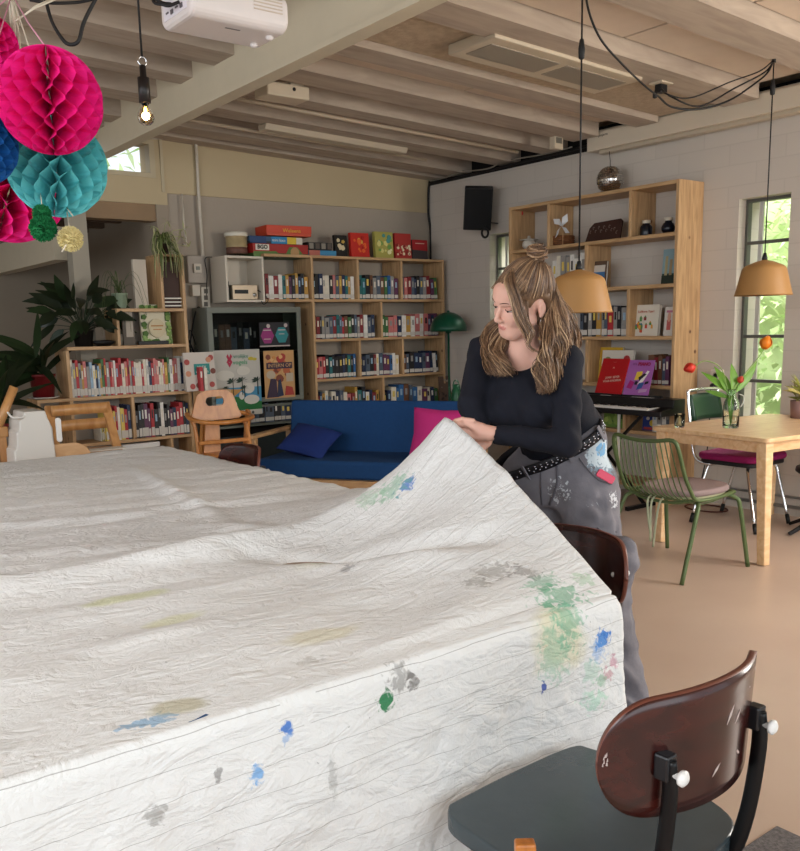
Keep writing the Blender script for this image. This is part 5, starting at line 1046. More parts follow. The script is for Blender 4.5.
    for k in range(4):
        t = .5+k*PI/2; d = lambda ang, rr, off: Vector((off, -math.cos(ang)*rr, h+math.sin(ang)*rr)); mb = MB(False)
        mb.add([d(t, 0, -.006), d(t, .07, -.006), d(t+.45, .115, -.02), d(t+.75, .07, -.035), d(t+.5, .02, -.03)], [(0, 1, 2, 3, 4)]); mb.build('vane', mat('windmill_paper', '#d8d8d8', .6), pw_, solid=.0012)
    mb = MB(False); mb.ell((-.035, 0, h), .008, 10, 8); mb.build('pin', CHROME, pw_)
    for px, lab, ht in ((646, 'small dark blue jar with white stopper, first of two in the tall bookcase', .0), (668, 'small round dark jar with white stopper at the bookcase\'s near end', .0)):
        a = base(px, 235, .12); q = thing('jar', lab.replace('first of two in the tall bookcase', 'beside the upper divider of the tall bookcase'), 'jar', (a.x, a.y, zb), 0); mb = MB(False)
        mb.lathe([(0, 0), (.035, 0), (.05, .03), (.052, .05), (.04, .08), (.026, .09), (.026, .1), (0, .1)] if px > 650 else [(0, 0), (.045, 0), (.048, .01), (.048, .07), (.04, .085), (.03, .09), (.03, .1), (0, .1)], n=24); mb.build('body', mat('jar_navy', '#10141f', .25), q)
        mb = MB(False); mb.lathe([(0, .1), (.03, .1), (.032, .105), (.032, .125), (0, .13)], n=20); mb.build('stopper', mat('jar_cap', '#cfc4b0', .5), q)
    a = base(529, 243, .1); q = thing('bowl', 'little white lidded bowl at the far end of the tall bookcase', 'bowl', (a.x, a.y, zb)); mb = MB(False); mb.lathe([(0, 0), (.035, 0), (.06, .03), (.06, .06), (.045, .08), (0, .085)], n=24); mb.build('body', mat('bowl_white', '#c9c0b2', .35), q); mb = MB(False); mb.lathe([(.085, .082), (.088, .086), (.03, .095), (.014, .1), (.012, .12), (0, .122)], n=24); mb.build('lid', mat('bowl_white', '#c9c0b2', .35), q)
    a = atx(523, 213, X+.14); mb = MB(); mb.prism(rrect(.08, .035, .008), (a.x, a.y+.04, a.z), (0, -1, 0), (0, 0, 1), .006); mb.tube([(a.x+.01, a.y+.05, zb+.002), (a.x+.008, a.y+.03, a.z)], .003, 5); single(mb, 'paper_flag', mat('flag_red', '#b8252a', .6), 'tiny red flag standing at the far end of the tall bookcase', 'flag', (a.x, a.y, zb))
    # mirror ball on top
    c = atx(610, 178, X+.14); Rb = 13.2*(c-CO).dot(CF)/F_PX; c.z = zt+T/2+Rb*.99; q = thing('mirror_ball', 'silver mirror ball resting on top of the tall bookcase', 'mirror ball', (c.x, c.y, zt+T/2)); mb = MB(); rn = random.Random(1)
    for i in range(18):
        la = -PI/2+PI*(i+.5)/18; n = max(5, int(38*math.cos(la)))
        for j in range(n):
            lo = 2*PI*j/n; d = Vector((math.cos(la)*math.cos(lo), math.cos(la)*math.sin(lo), math.sin(la))); s, t = frame(d+Vector((rn.uniform(-.07, .07), rn.uniform(-.07, .07), rn.uniform(-.07, .07)))); e = Rb*.075; o = c+d*Rb
            mb.add([o-s*e-t*e, o+s*e-t*e, o+s*e+t*e, o-s*e+t*e], [(0, 1, 2, 3)])
    mb.build('mirror_tiles', mat('mirror_tile', '#cfcac4', .12, 1.), q, solid=.003)
    mb = MB(); mb.ell(c, Rb*.985, 24, 16); mb.build('ball_core', mat('ball_core', '#6a655f', .5, .3), q); mb = MB(); mb.tube([c+Vector((0, 0, Rb)), c+Vector((0, 0, Rb+.04)), c+Vector((.01, .02, Rb+.12))], .003, 6); mb.build('wire', CORD, q)
    return X
XB = right_bookcase()

# ------------------------------------------------------------------ keyboard, stand, music books
def keyboard():
    X = XB-.36; a = atx(602, 400, X); b = atx(668, 400, X); z1 = atx(640, 404, X).z; z0 = z1-.09; y0 = atx(661, 400, X).y; y1 = y0+1.28; D_ = .3
    r = thing('digital_piano', 'black digital piano on a crossed stand in front of the tall bookcase', 'piano', (X, y0, 0))
    mb = MB(); mb.prism([(0, z0), (D_, z0), (D_, z1+.03), (D_*.55, z1+.03), (D_*.5, z0+.055), (0, z0+.04)], (X, y1, 0), (1, 0, 0), (0, 0, 1), y1-y0); mb.build('body', mat('piano_black', '#0d0b0c', .35), r, bevel=.006)
    mb = MB(); yk0, yk1 = y0+.12, y1-.08; n = 44
    for k in range(n): mb.box((X+.005, yk0+(yk1-yk0)*k/n+.001, z0+.042), (X+D_*.49, yk0+(yk1-yk0)*(k+1)/n-.001, z0+.058))
    mb.build('white_keys', mat('key_white', '#d8d4cc', .3), r)
    mb = MB()
    for k in range(n):
        if k % 7 in (0, 1, 3, 4, 5): yy = yk0+(yk1-yk0)*(k+1)/n; mb.box((X+.06, yy-.006, z0+.058), (X+D_*.49, yy+.006, z0+.068))
    mb.build('black_keys', BLACKP, r)
    mb = MB()
    for py in (604, 635.5, 646.5): y = atx(py, 397, X+.17).y; mb.box((X+.185, y-.05, z1+.029), (X+.215, y+.05, z1+.033))
    mb.build('control_panel', mat('panel_silver', '#b9b2aa', .4), r)
    for s in (0, 1):
        for q in ((y0+.25, y1-.3), (y1-.3, y0+.25)):
            if (q[0] < q[1]) == (s == 0): mb = MB(); mb.bar((X+.12+s*.05, q[0], z0-.0), (X+.12+s*.05, q[1], .02), .02, .02, up=(1, 0, 0)); mb.build('stand_leg', BLACKM, r)
    for y in (y0+.25, y1-.3): mb = MB(); mb.box((X-.05, y-.015, 0), (X+.33, y+.015, .03)); mb.build('stand_foot', BLACKM, r)
    for y in (y0+.42,): mb = MB(); mb.tube([(X+.05, y, z0), (X+.05, y, .03)], .012, 8); mb.build('stand_post', mat('post_white', '#c9c4bc', .4), r)
    mb = MB(); mb.box((X+.2, y0+.15, z1+.03), (X+.225, y1-.3, z1+.045)); mb.build('music_rest', BLACKP, r)
    # music books leaning back against the shelf edge
    def mus(px0, px1, py0, py1, label, m, art, dx, roll):
        p = atx((px0+px1)/2, py1, X+dx); w = abs(atx(px0, py1, X+dx).y-atx(px1, py1, X+dx).y); h = atx(px0, py0, X+dx).z-p.z
        q = cover_book('music_book', (X+dx, p.y, z1+.046), -PI/2+roll, w, h*1.04, .006, .32, m, label, 'music book', art); return q
    def ar(q, O, U, V, w, h):
        k = U.cross(V)*.003
        for s, x, y, sz, rt in (('JOHN  BEYER', .04, .46, .09, .1), ('VOOR KINDEREN', .05, .36, .085, .1), ('m', .0, .74, .08, 0), ('- - -', 0, .9, .06, 0)): text('title', s, O+U*(x*w)+V*(y*h)+k, U+V*rt, V, sz*h, cm('#e0c0b0'), q)
    mus(593, 622, 361, 396, 'glossy red music book leaning on the digital piano', mat('c_musicred', '#b3101a', .35), ar, .2, -.12)
    def ap(q, O, U, V, w, h):
        H = lambda pts: [(x*w, y*h) for x, y in pts]
        patch('printed_pattern', q, O, U, V, [(H([(-.15, .42), (.1, .45), (.12, .68), (-.1, .66)]), 0), (H([(.0, .3), (.2, .38), (.38, .68), (.3, .7)]), 4), (H([(.05, .4), (.3, .6), (.2, .62), (.0, .5)]), 3), (H([(-.4, .2), (-.2, .16), (-.12, .36), (-.3, .42)]), 1), (H([(-.0, .14), (.2, .2), (.26, .36), (.06, .34)]), 2), (H([(-.12, .3), (-.02, .28), (.02, .38), (-.08, .4)]), 3), (H([(.28, .3), (.42, .34), (.42, .4), (.3, .38)]), 3), (H([(.1, .06), (.4, .1), (.42, .18), (.12, .16)]), 5)], [cm(c) for c in ('#d8b83a', '#a01a6a', '#2f4f8a', '#1a1520', '#e0dcd4', '#b08ab0')], .0008)
        text('title', 'LES', O+U*(-.24*w)+V*(h*.88)+U.cross(V)*.004, U, V, h*.09, cm('#6a3a6a'), q); text('title', 'PIANO', O+U*(.14*w)+V*(h*.88)+U.cross(V)*.004, U, V, h*.13, cm('#8a1040'), q, bold=.002)
    mus(623, 647, 361, 396, 'purple piano lesson book leaning beside the red one', mat('c_purple', '#9a5aa0', .4), ap, .2, .08)
keyboard()

# ------------------------------------------------------------------ pale table and what is on it
def right_table():
    rz = -.1; P0 = Vector((4.745, 2.745, 0)); L, Wd = 1.235, .88; th = .026
    r = thing('table', 'pale birch table with tapered legs under the tan lamp by the narrow window', 'table', (P0.x, P0.y, 0), rz)
    mb = MB(False); mb.prism(rrect(L, Wd, .035, 6), (L/2, Wd/2, .75-th), (1, 0, 0), (0, 1, 0), th); mb.build('tabletop', BIRCH, r, bevel=.003)
    for a, b in (((.07, .05, .655), (L-.07, .072, .724)), ((.07, Wd-.072, .655), (L-.07, Wd-.05, .724)), ((.05, .07, .655), (.072, Wd-.07, .724)), ((L-.072, .07, .655), (L-.05, Wd-.07, .724))):
        mb = MB(False); mb.box(a, b); mb.build('apron', BIRCH, r, bevel=.002)
    for x, y, fx, fy in ((.06, .06, .015, .0), (L-.06, .06, L+.0, -.02), (.06, Wd-.06, -.02, Wd-.13), (L-.06, Wd-.06, L+.02, Wd-.02)):
        mb = MB(False); mb.bar((x, y, .724), (fx, fy, 0), .07, .07, w2=.052, h2=.052, up=(0, 1, 0)); mb.build('leg', BIRCH, r, bevel=.006)
    zt = .7505
    # vase with tulips
    p = atz(730.5, 428, .75); v = thing('flower_vase', 'clear bottle vase of red and orange tulips on the pale table', 'vase', (p.x, p.y, zt))
    gl = mat('vase_glass', '#eef6f2', .02, trans=1., ior=1.25, spec=.6)
    mb = MB(False); mb.lathe([(0, .002), (.046, .002), (.05, .012), (.05, .14), (.044, .17), (.026, .2), (.024, .235), (.028, .245), (.024, .245), (.021, .235), (.023, .2), (.04, .168), (.046, .14), (.046, .016), (0, .012)], n=30); mb.build('bottle', gl, v)
    mb = MB(False); mb.lathe([(0, .013), (.0455, .017), (.0455, .07), (0, .07)], n=24); mb.build('water', mat('water', '#f4f8f6', .0, trans=1., ior=1.33), v)
    mb = MB(False); mb.tube(spline([(.03, -.03, .215), (.06, -.045, .2), (.065, -.04, .16), (.052, -.03, .13)]), .007, 6, flat=.3); mb.build('ribbon', mat('ribbon_white', '#e0dcd4', .7), v)
    k = (p-CO).dot(CF)/F_PX
    def off(px, py, dep=0.): return CR*((px-730.5)*k)+CU*((428-py)*k)-CF*dep
    stem = mat('stem_green', '#7a9a4a', .5); lf = mat('tulip_leaf', '#5f8a2a', .45); red = mat('tulip_red', '#c8301e', .5); org = mat('tulip_orange', '#dc7a14', .5)
    def tulip(pts, R, m, d):
        P_ = [Vector((0, 0, .02))]+[off(*q) for q in pts]; S_ = spline(P_, 6); mb = MB(False); mb.tube(S_, .0032, 6); mb.build('stem', stem, v)
        end = S_[-1]; d = (CR*d[0]+CU*d[1]).normalized(); s, t = frame(d); mb = MB(False)
        for i in range(6):
            a = 2*PI*i/6; out = s*math.cos(a)+t*math.sin(a); sd = d.cross(out); rr = R*(1 if i % 2 else .88)
            def g(u, w_, out=out, sd=sd, rr=rr): 
                prof = math.sin(PI*min(1, .12+w_*.8)); wd = math.sin(PI*min(.97, .15+w_*.8))*rr*.75*(u*2-1); return end+d*(w_*rr*2.2)+out*(rr*.95*prof-abs(u*2-1)**2*rr*.25)+sd*wd
            mb.grid(g, 4, 6)
        mb.build('flower', m, v, solid=.001)
    tulip([(729, 400), (722, 370), (706, 361), (695, 366)], .034, red, (-.95, -.35)); tulip([(731, 395), (742, 378), (758, 358), (764, 349)], .04, org, (.3, .9)); tulip([(731, 400), (735, 388), (739, 383)], .022, mat('tulip_bud', '#b8402a', .5), (.4, .8))
    mb = MB(False)
    for (px, py, d, L_, w_) in ((727, 392, (-.75, .75), .2, .045), (730, 396, (-.35, 1), .21, .065), (733, 394, (.1, 1), .2, .065), (735, 393, (.75, .85), .27, .05), (729, 398, (-.9, .35), .15, .035)):
        b_ = off(px, py); mb.tube([Vector((0, 0, .03)), b_*.6, b_], .004, 5); mb.leaf(b_, CR*d[0]+CU*d[1], -CF+CR*.3, L_, w_, .25, 7, 0, .3, 1.1)
    mb.build('leaves', lf, v)
    # drinking glass, potted plant
    p = atz(676.5, 428, .75); g = thing('drinking_glass', 'small empty drinking glass at the table corner beside the keyboard', 'glass', (p.x+.03, p.y, zt)); mb = MB(False); mb.lathe([(0, .001), (.028, .001), (.031, .008), (.036, .088), (.0345, .088), (.029, .012), (0, .01)], n=26); mb.build('tumbler', gl, g)
    p = atz(800, 418, .75); q = thing('potted_plant', 'variegated leafy plant in a mauve square-sided pot on the pale table', 'plant', (p.x, p.y, zt)); pm = mat('mauve_pot', '#8a6a64', .5)
    mb = MB(False); mb.lathe([(.062, 0), (.07, .12), (.064, .12), (.058, .105), (0, .105)], n=22); mb.build('pot', pm, q); mb = MB(False); rn = random.Random(6)
    for i in range(70):
        a = rn.uniform(0, 2*PI); e = rn.uniform(.3, 1.5); mb.leaf((rn.uniform(-.03, .03), rn.uniform(-.03, .03), .105+rn.uniform(0, .1)), (math.cos(a)*math.cos(e), math.sin(a)*math.cos(e), math.sin(e)), (0, -1, .3), rn.uniform(.06, .12), .022, .3, 4, rn.randrange(2))
    mb.build('foliage', [mat('varieg_a', '#8a8a3a', .5), mat('varieg_b', '#b8a860', .5)], q)
right_table()

# ------------------------------------------------------------------ chairs round the pale table
def right_chairs():
    gm = mat('olive_metal', '#55663e', .4, .2)
    cx, cy = 4.36, 3.09; r = thing('wire_chair', 'olive green wire chair with a mauve seat pad at the pale table', 'chair', (cx, cy, 0), -.05)
    hb = .25
    def tb(nm, pts, rad, m=gm, closed=False, sp=0):
        mb = MB(False); mb.tube(spline(pts, sp) if sp else pts, rad, 8, closed=closed); return mb.build(nm, m, r)
    # local: +x is the front; back at -x
    zb, zs = .8, .445
    rim = [(-.28, -.2, zb-.01), (-.295, -.1, zb-.02), (-.3, 0, zb-.025), (-.295, .1, zb-.02), (-.28, .2, zb-.01)]
    frame_pts = [(.26, -.22, zs), (.06, -.25, zs-.005), (-.11, -.245, zs), (-.165, -.24, zs+.06), (-.215, -.235, .6), (-.265, -.23, zb-.06), (-.28, -.2, zb-.01)]+rim[1:-1]+[(-.28, .2, zb-.01), (-.265, .23, zb-.06), (-.215, .235, .6), (-.165, .24, zs+.06), (-.11, .245, zs), (.06, .25, zs-.005), (.26, .22, zs)]
    tb('frame', frame_pts, .0115, sp=4); tb('seat_rim', [(.26, -.22, zs), (.285, -.1, zs-.005), (.29, 0, zs-.005), (.285, .1, zs-.005), (.26, .22, zs)], .0105, sp=4)
    tb('seat_rim', [(-.11, -.245, zs), (-.135, -.12, zs-.03), (-.14, 0, zs-.035), (-.135, .12, zs-.03), (-.11, .245, zs)], .0095, sp=4)
    for i in range(13):
        y = -.19+.38*i/12; k = 1-(y/.25)**2
        tb('wire', [(-.285-.014*k, y, zb-.02), (-.225-.03*k, y*1.08, .6), (-.16-.03*k, y*1.1, zs+.03), (-.08, y*1.12, zs-.03), (.04, y*1.14, zs-.035), (.2, y*1.08, zs-.02), (.285, y*1.03, zs-.005)], .0038, sp=4)
    for sx, sy in ((1, -1), (1, 1), (-1, -1), (-1, 1)):
        tb('leg', [(sx*.13+.07, sy*.2, zs-.01), (sx*.17+.07, sy*.245, zs-.03), (sx*.2+.06, sy*.265, zs-.09), (sx*.3+.02, sy*.29, .0)], .0125, sp=5)
    # seat pad tied on with ribbons
    p = WM[r.name] @ Vector((.1, 0, zs+.0)); q = thing('seat_pad', 'round mauve seat pad with pale ribbons tied to the olive wire chair', 'cushion', tuple(p), -.05)
    mb = MB(False); n = 40; poly = [(.24*math.copysign(abs(math.cos(t))**.75, math.cos(t)), .215*math.copysign(abs(math.sin(t))**.75, math.sin(t))) for t in [2*PI*i/n for i in range(n)]]; mb.prism(poly, (0, 0, .0), (1, 0, 0), (0, 1, 0), .038); mb.build('pad', mat('pad_mauve', '#8f7b78', .9, bump=.15, bscale=200), q, bevel=.016, seg=4)
    mb = MB(False); mb.prism([(x*.9, y*.95) for x, y in poly], (-.0, 0, -.012), (1, 0, 0), (0, 1, 0), .012); mb.build('lining', mat('pad_lining', '#a9a98a', .9), q)
    rm = mat('ribbon_pale_green', '#b9c0a0', .8)
    for y0, ln, sw in ((-.03, .3, .02), (.06, .22, -.05), (.03, .27, -.02)):
        mb = MB(False); mb.tube(spline([(-.2, y0, -.005), (-.255, y0, -.03), (-.275, y0+sw*.4, -.12), (-.285, y0+sw, -ln)], 5), .008, 6, flat=.2); mb.build('ribbon', rm, q)
    # chrome chair with green back and magenta pad
    cx, cy = 5.73, 3.5; r = thing('chrome_chair', 'chrome tube chair with dark green back at the far side of the pale table', 'chair', (cx, cy, 0), .0); gr = mat('green_vinyl', '#173a24', .4); bs = mat('black_seat', '#111012', .5)
    def tc(nm, pts, rad=.0115, m=CHROME, sp=5):
        mb = MB(False); mb.tube(spline(pts, sp) if sp else pts, rad, 10); return mb.build(nm, m, r)
    zb = .93
    tc('back_frame', [(-.2, .12, .42), (-.205, .22, .44), (-.2, .27, .52), (-.195, .31, .75), (-.185, .335, zb-.03), (-.15, .34, zb), (.15, .34, zb), (.185, .335, zb-.03), (.195, .31, .75), (.2, .27, .52), (.205, .22, .44), (.2, .12, .42)])
    mb = MB(False); mb.grid(lambda u, v: (lerp(-.18, .18, u), .33-.045*(1-v)+.035*math.sin(PI*u), lerp(.715, .9, v)), 12, 5); mb.build('backrest', gr, r, solid=.03, bevel=0)
    mb = MB(False); mb.prism(rrect(.44, .43, .06, 6), (0, .0, .425), (1, 0, 0), (0, 1, 0), .03); mb.build('seat', bs, r, bevel=.008)
    for x, y, fx, fy in ((-.17, -.14, -.29, -.29), (.17, -.14, .16, -.27), (-.17, .14, -.28, .2), (.17, .14, .16, .24)):
        tc('leg', [(x*.6, y, .415), (x*.9, y*1.05, .412), (x*1.08, y*1.15, .38), (fx, fy, .05)], .0115); l_ = r.children[-1]
        d = (Vector((fx, fy, .0))-Vector((x*1.08, y*1.15, .38))).normalized(); mb = MB(False); e = Vector((fx, fy, .05)); mb.tube([e-d*.015, e+d*(.05/abs(d.z))], .0145, 10); mb.build('rubber_foot', BLACKP, l_)
    p = Vector((cx, cy, .4555)); q = thing('seat_pad', 'thick magenta seat pad on the chrome chair beneath the table', 'cushion', tuple(p)); mb = MB(False); mb.prism(rrect(.47, .46, .07, 7), (0, 0, 0), (1, 0, 0), (0, 1, 0), .05); mb.build('pad', mat('pad_magenta', '#8a0f55', .85, bump=.15, bscale=150), q, bevel=.022, seg=4)
    mb = MB(False); mb.tube(spline([(.22, -.2, .02), (.25, -.22, .01), (.26, -.23, -.03)]), .006, 6, flat=.3); mb.build('tie', mat('tie_pale', '#c9b8b0', .8), q)
    # black swivel stool cut off at the edge
    f_ = atz(789, 536, 0); cx, cy = f_.x+.26, f_.y-.12; r = thing('swivel_stool', 'black stool with splayed legs cut off at the picture edge beyond the table', 'stool', (cx, cy, 0))
    mb = MB(False); mb.lathe([(0, .4), (.19, .4), (.215, .42), (.21, .445), (0, .45)], n=28); mb.build('seat', bs, r); mb = MB(False); mb.tube([(0, 0, .1), (0, 0, .4)], .025, 10); mb.build('column', BLACKM, r)
    for k in range(5):
        t = 2.7+2*PI*k/5; mb = MB(False); mb.bar((0, 0, .15), (.285*math.cos(t), .285*math.sin(t), .012), .03, .03, w2=.022, h2=.022); mb.build('leg', BLACKM, r, bevel=.004)
    # wall socket with plug and lead
    a = atx(717.5, 380, XW-.02); r = thing('wall_socket', 'white double wall socket with black plug above the green-backed chair', 'socket', tuple(a)); mb = MB(False); mb.box((-.03, -.045, -.08), (.019, .045, .08)); mb.build('box', mat('socket_cream', '#d2c8ba', .4), r, bevel=.006)
    for z in (.035, -.035): mb = MB(False); mb.lathe([(.025, 0), (.025, -.004), (.018, -.004), (.017, .006), (0, .006)], (-.03, 0, z), 18, M=Matrix.Rotation(PI/2, 3, 'Y')); mb.build('outlet', mat('outlet_grey', '#9a9288', .5), r)
    mb = MB(False); mb.tube([(-.03, 0, -.04), (-.075, 0, -.04)], .018, 10); mb.build('plug', BLACKP, r); mb = MB(False); mb.tube(spline([(-.07, 0, -.04), (-.09, .0, -.1), (-.04, .03, -.3), (-.02, .06, -.6), (-.05, .1, -.9)]), .005, 6); mb.build('cable', CORD, r)
    mb = MB(); q = atz(706, 508, .006); mb.tube([q+Vector((.12*math.cos(t), .17*math.sin(t), 0)) for t in [2*PI*k/20 for k in range(20)]], .006, 6, closed=True); single(mb, 'floor_cable', mat('floor_cable', '#5a2a1c', .6), 'coil of dark cable on the floor under the pale table', 'cable', tuple(q))
    # blue-framed chair glimpsed behind the woman
    p = atd(503, 430, 4.6); r = thing('tube_chair', 'small chair with blue metal frame glimpsed between the woman\'s arm and waist', 'chair', (p.x, p.y, 0), .4); bl = mat('blue_tube', '#1f5a9a', .4); z = p.z
    for x in (-.2, .2):
        mb = MB(False); mb.tube(spline([(x, .2, 0), (x, .19, .42), (x, .2, z-.05), (x*.9, .2, z+.02)], 5), .0125, 8); mb.build('leg', bl if x < 0 else CHROME, r); mb = MB(False); mb.tube(spline([(x, -.2, 0), (x, -.18, .4), (x, -.14, .43), (x, .19, .43)], 4), .0125, 8); mb.build('leg', bl, r)
    mb = MB(False); mb.tube(spline([(-.18, .2, z+.02), (-.15, .2, z+.05), (.15, .2, z+.05), (.18, .2, z+.02)], 5), .0125, 8); mb.build('back_frame', CHROME, r); mb = MB(False); mb.prism(rrect(.34, .16, .04), (0, .2, z-.05), (1, 0, 0), (0, 0, 1), .012); mb.build('backrest', mat('chair_grey', '#9aa09e', .5), r, bevel=.004)
    mb = MB(False); mb.prism(rrect(.4, .38, .06), (0, 0, .435), (1, 0, 0), (0, 1, 0), .02); mb.build('seat', mat('chair_grey', '#9aa09e', .5), r, bevel=.004)
right_chairs()
# ------------------------------------------------------------------ big table under the painting cloth
EDGE = [(1.38, 1.717, .757), (1.564, 1.775, .829), (1.745, 1.83, .903), (1.945, 1.885, .984), (2.101, 1.925, 1.043), (2.252, 1.95, 1.105), (2.312, 1.957, 1.114), (2.398, 1.97, 1.064), (2.523, 1.99, .957), (2.688, 2.02, .852), (2.864, 2.05, .79), (3.058, 2.065, .76), (5.07, 2.075, .757)]
def edge_at(y):
    for a, b in zip(EDGE, EDGE[1:]):
        if y <= b[0] or b is EDGE[-1]:
            t = min(1, max(0, (y-a[0])/(b[0]-a[0]))); return a[1]+(b[1]-a[1])*t, a[2]+(b[2]-a[2])*t
def fbm(x, y, z=0., o=4):
    return noise.fractal(Vector((x, y, z)), 1., 2., o)
FOLDS = [((1.15, 2.36), (1.7, 1.72), -.032, .05), ((1.2, 2.2), (1.66, 1.62), .016, .06), ((1.62, 4.4), (1.36, 2.75), .02, .045), ((1.95, 3.05), (1.1, 3.25), .016, .05), ((.2, 3.6), (1.5, 3.0), .012, .05), ((-.6, 3.3), (1.3, 2.62), .014, .06), ((1.62, 2.36), (1.2, 2.95), .014, .05), ((.3, 1.9), (1.5, 1.75), .007, .05), ((-.3, 1.62), (1.2, 1.95), .006, .04), ((1.2, 1.42), (1.62, 1.75), .01, .05), ((.6, 2.1), (1.6, 2.1), .008, .05)]
def top_z(x, y):
    xb, zb = edge_at(y); d = max(0, xb-x); z = .757
    w = .62+.25*max(0, (2.3-y)); g = max(0, 1-d/w)**2.1
    sag = .012*math.sin(PI*min(1, d/w))*math.sin(y*14)
    z += max(0, zb-.757)*g + (sag if zb > .78 else 0)
    yr = 2.43+.02*math.sin(x*5)-.1*max(0, x-1.3)**1.2; t = y-yr
    z += (.058+.01*math.sin(x*7))*(.75*math.exp(-(t/.075)**2)+.25*math.exp(-(t/.22)**2) if t < 0 else math.exp(-(t/.028)**2))*min(1, max(0, (2.0-x)*2.5))
    for a, b, h, wd in FOLDS:
        ax, ay = a; ux, uy = b[0]-ax, b[1]-ay; L2 = ux*ux+uy*uy; s = ((x-ax)*ux+(y-ay)*uy)/L2
        if -.05 < s < 1.05:
            q = abs((x-ax)*uy-(y-ay)*ux)/math.sqrt(L2); z += h*math.exp(-(q/wd)**2)*math.sin(PI*min(1, max(0, (s+.05)/1.1)))
    n = abs(fbm(x*1.6+3, y*4.5, 0, 2))*.013+abs(fbm(x*5, y*10+5, 2, 2))*.0045
    return z+n*min(1, max(.2, (y-1.38)*6))
def cloth():
    nu = 230; xs0 = -1.5; rows = []
    ny = 260
    ys = [5.07-(5.07-1.395)*i/ny for i in range(ny+1)]
    V = []; UV = []
    for y in [5.075, 5.074]:
        pass
    # far overhang, hidden but there
    for s in (.3, .2, .1, .03): rows.append([(x, 5.095-.01*s, .752-s, x, 5.07+s) for x in [lerp(xs0, 2.075, (i/nu)**.8) for i in range(nu+1)]])
    for y in ys:
        xb, zb = edge_at(y); r = []
        for i in range(nu+1):
            x = lerp(xs0, xb, (i/nu)**.8); r.append((x, y, top_z(x, y), x, y))
        rows.append(r)
    S = .47; nd = 64
    for j in range(nd+1):
        s = -.012+(S+.012)*(j/nd); r = []
        for i in range(nu+1):
            xb = 1.717+.04*max(0, s)+.012*math.sin(s*20); x = lerp(xs0, xb, (i/nu)**.8)
            ss = max(0, s); y = 1.38-.012*min(1, ss/.02)
            y -= ss*.05*(1+.9*fbm(x*2.3, 1.1))+min(1, ss*5)*(.014*fbm(x*5+ss*3, ss*2.5, 4)+.008*abs(fbm(x*9-ss*9, ss*9, 7)))+ss*.05*math.exp(-((x-1.62)/.15)**2)
            y = min(y, 1.378)
            if s < 0: r.append((x, 1.39-.004*(j), .757, x, 1.38)); 
            else: r.append((x, y, .755-ss+.003*(ss < .01), x, 1.38-ss))
        rows.append(r)
    n = nu+1; verts = [p[:3] for r in rows for p in r]; uvs = [p[3:] for r in rows for p in r]
    faces = [(j*n+i, (j+1)*n+i, (j+1)*n+i+1, j*n+i+1) for j in range(len(rows)-1) for i in range(nu)]
    # right-hand overhang beyond the lifted part
    base = len(verts); idx = [k for k, r in enumerate(rows) if r[-1][1] >= 3.06 and r[-1][1] <= 5.071]
    for m_, s in enumerate((.03, .1, .2)):
        for k in idx: q = rows[k][-1]; verts.append((q[0]+.012, q[1], q[2]-s)); uvs.append((q[3]+s, q[4]))
    L_ = len(idx)
    for a in range(L_-1):
        faces.append((idx[a]*n+nu, idx[a+1]*n+nu, base+a+1, base+a))
        for m_ in range(2): faces.append((base+m_*L_+a, base+m_*L_+a+1, base+(m_+1)*L_+a+1, base+(m_+1)*L_+a))
    me = bpy.data.meshes.new('painting_cloth'); bb = Vector((.8, 3., .757)); me.from_pydata([tuple(Vector(v)-bb) for v in verts], [], faces)
    uvl = me.uv_layers.new(name='UVMap'); 
    for lp in me.loops: uvl.data[lp.index].uv = uvs[lp.vertex_index]
    me.polygons.foreach_set('use_smooth', [True]*len(faces)); me.update()
    # material: off-white cotton, pencil lines, crumples and paint stains
    m = bpy.data.materials.new('painting_cloth'); m.use_nodes = True; nt = m.node_tree; N = nt.nodes; L = nt.links; b = N['Principled BSDF']; b.inputs['Roughness'].default_value = .75; b.inputs['Specular IOR Level'].default_value = .25
    uv = N.new('ShaderNodeUVMap'); uv.uv_map = 'UVMap'
    def nz(sc, det=4, vec=None, dist=0.):
        q = N.new('ShaderNodeTexNoise'); q.inputs['Scale'].default_value = sc; q.inputs['Detail'].default_value = det; q.inputs['Distortion'].default_value = dist; L.new(vec or uv.outputs[0], q.inputs['Vector']); return q
    def math_(op, a, b_=None):
        q = N.new('ShaderNodeMath'); q.operation = op
        for i, v in enumerate((a, b_)):
            if v is None: continue
            if hasattr(v, 'links'): L.new(v, q.inputs[i])
            else: q.inputs[i].default_value = v
        return q.outputs[0]
    def mix(fac, c1, col):
        q = N.new('ShaderNodeMixRGB'); 
        if hasattr(fac, 'links'): L.new(fac, q.inputs[0])
        L.new(c1, q.inputs[1]); q.inputs[2].default_value = lin(col); return q.outputs[0]
    base_n = nz(3, 5); cr = N.new('ShaderNodeValToRGB'); cr.color_ramp.elements[0].color = lin('#d9d9d7'); cr.color_ramp.elements[1].color = lin('#e4e4e2'); L.new(base_n.outputs['Fac'], cr.inputs[0]); col = cr.outputs[0]
    sep = N.new('ShaderNodeSeparateXYZ'); L.new(uv.outputs[0], sep.inputs[0])
    wob = nz(5, 3); wv = math_('MULTIPLY_ADD', wob.outputs['Fac'], .012); 
    vv = math_('ADD', sep.outputs['Y'], math_('MULTIPLY', wob.outputs['Fac'], .014))
    fr = math_('FRACT', math_('MULTIPLY', vv, 1/.052)); ln = math_('LESS_THAN', math_('ABSOLUTE', math_('SUBTRACT', fr, .5)), .0115)
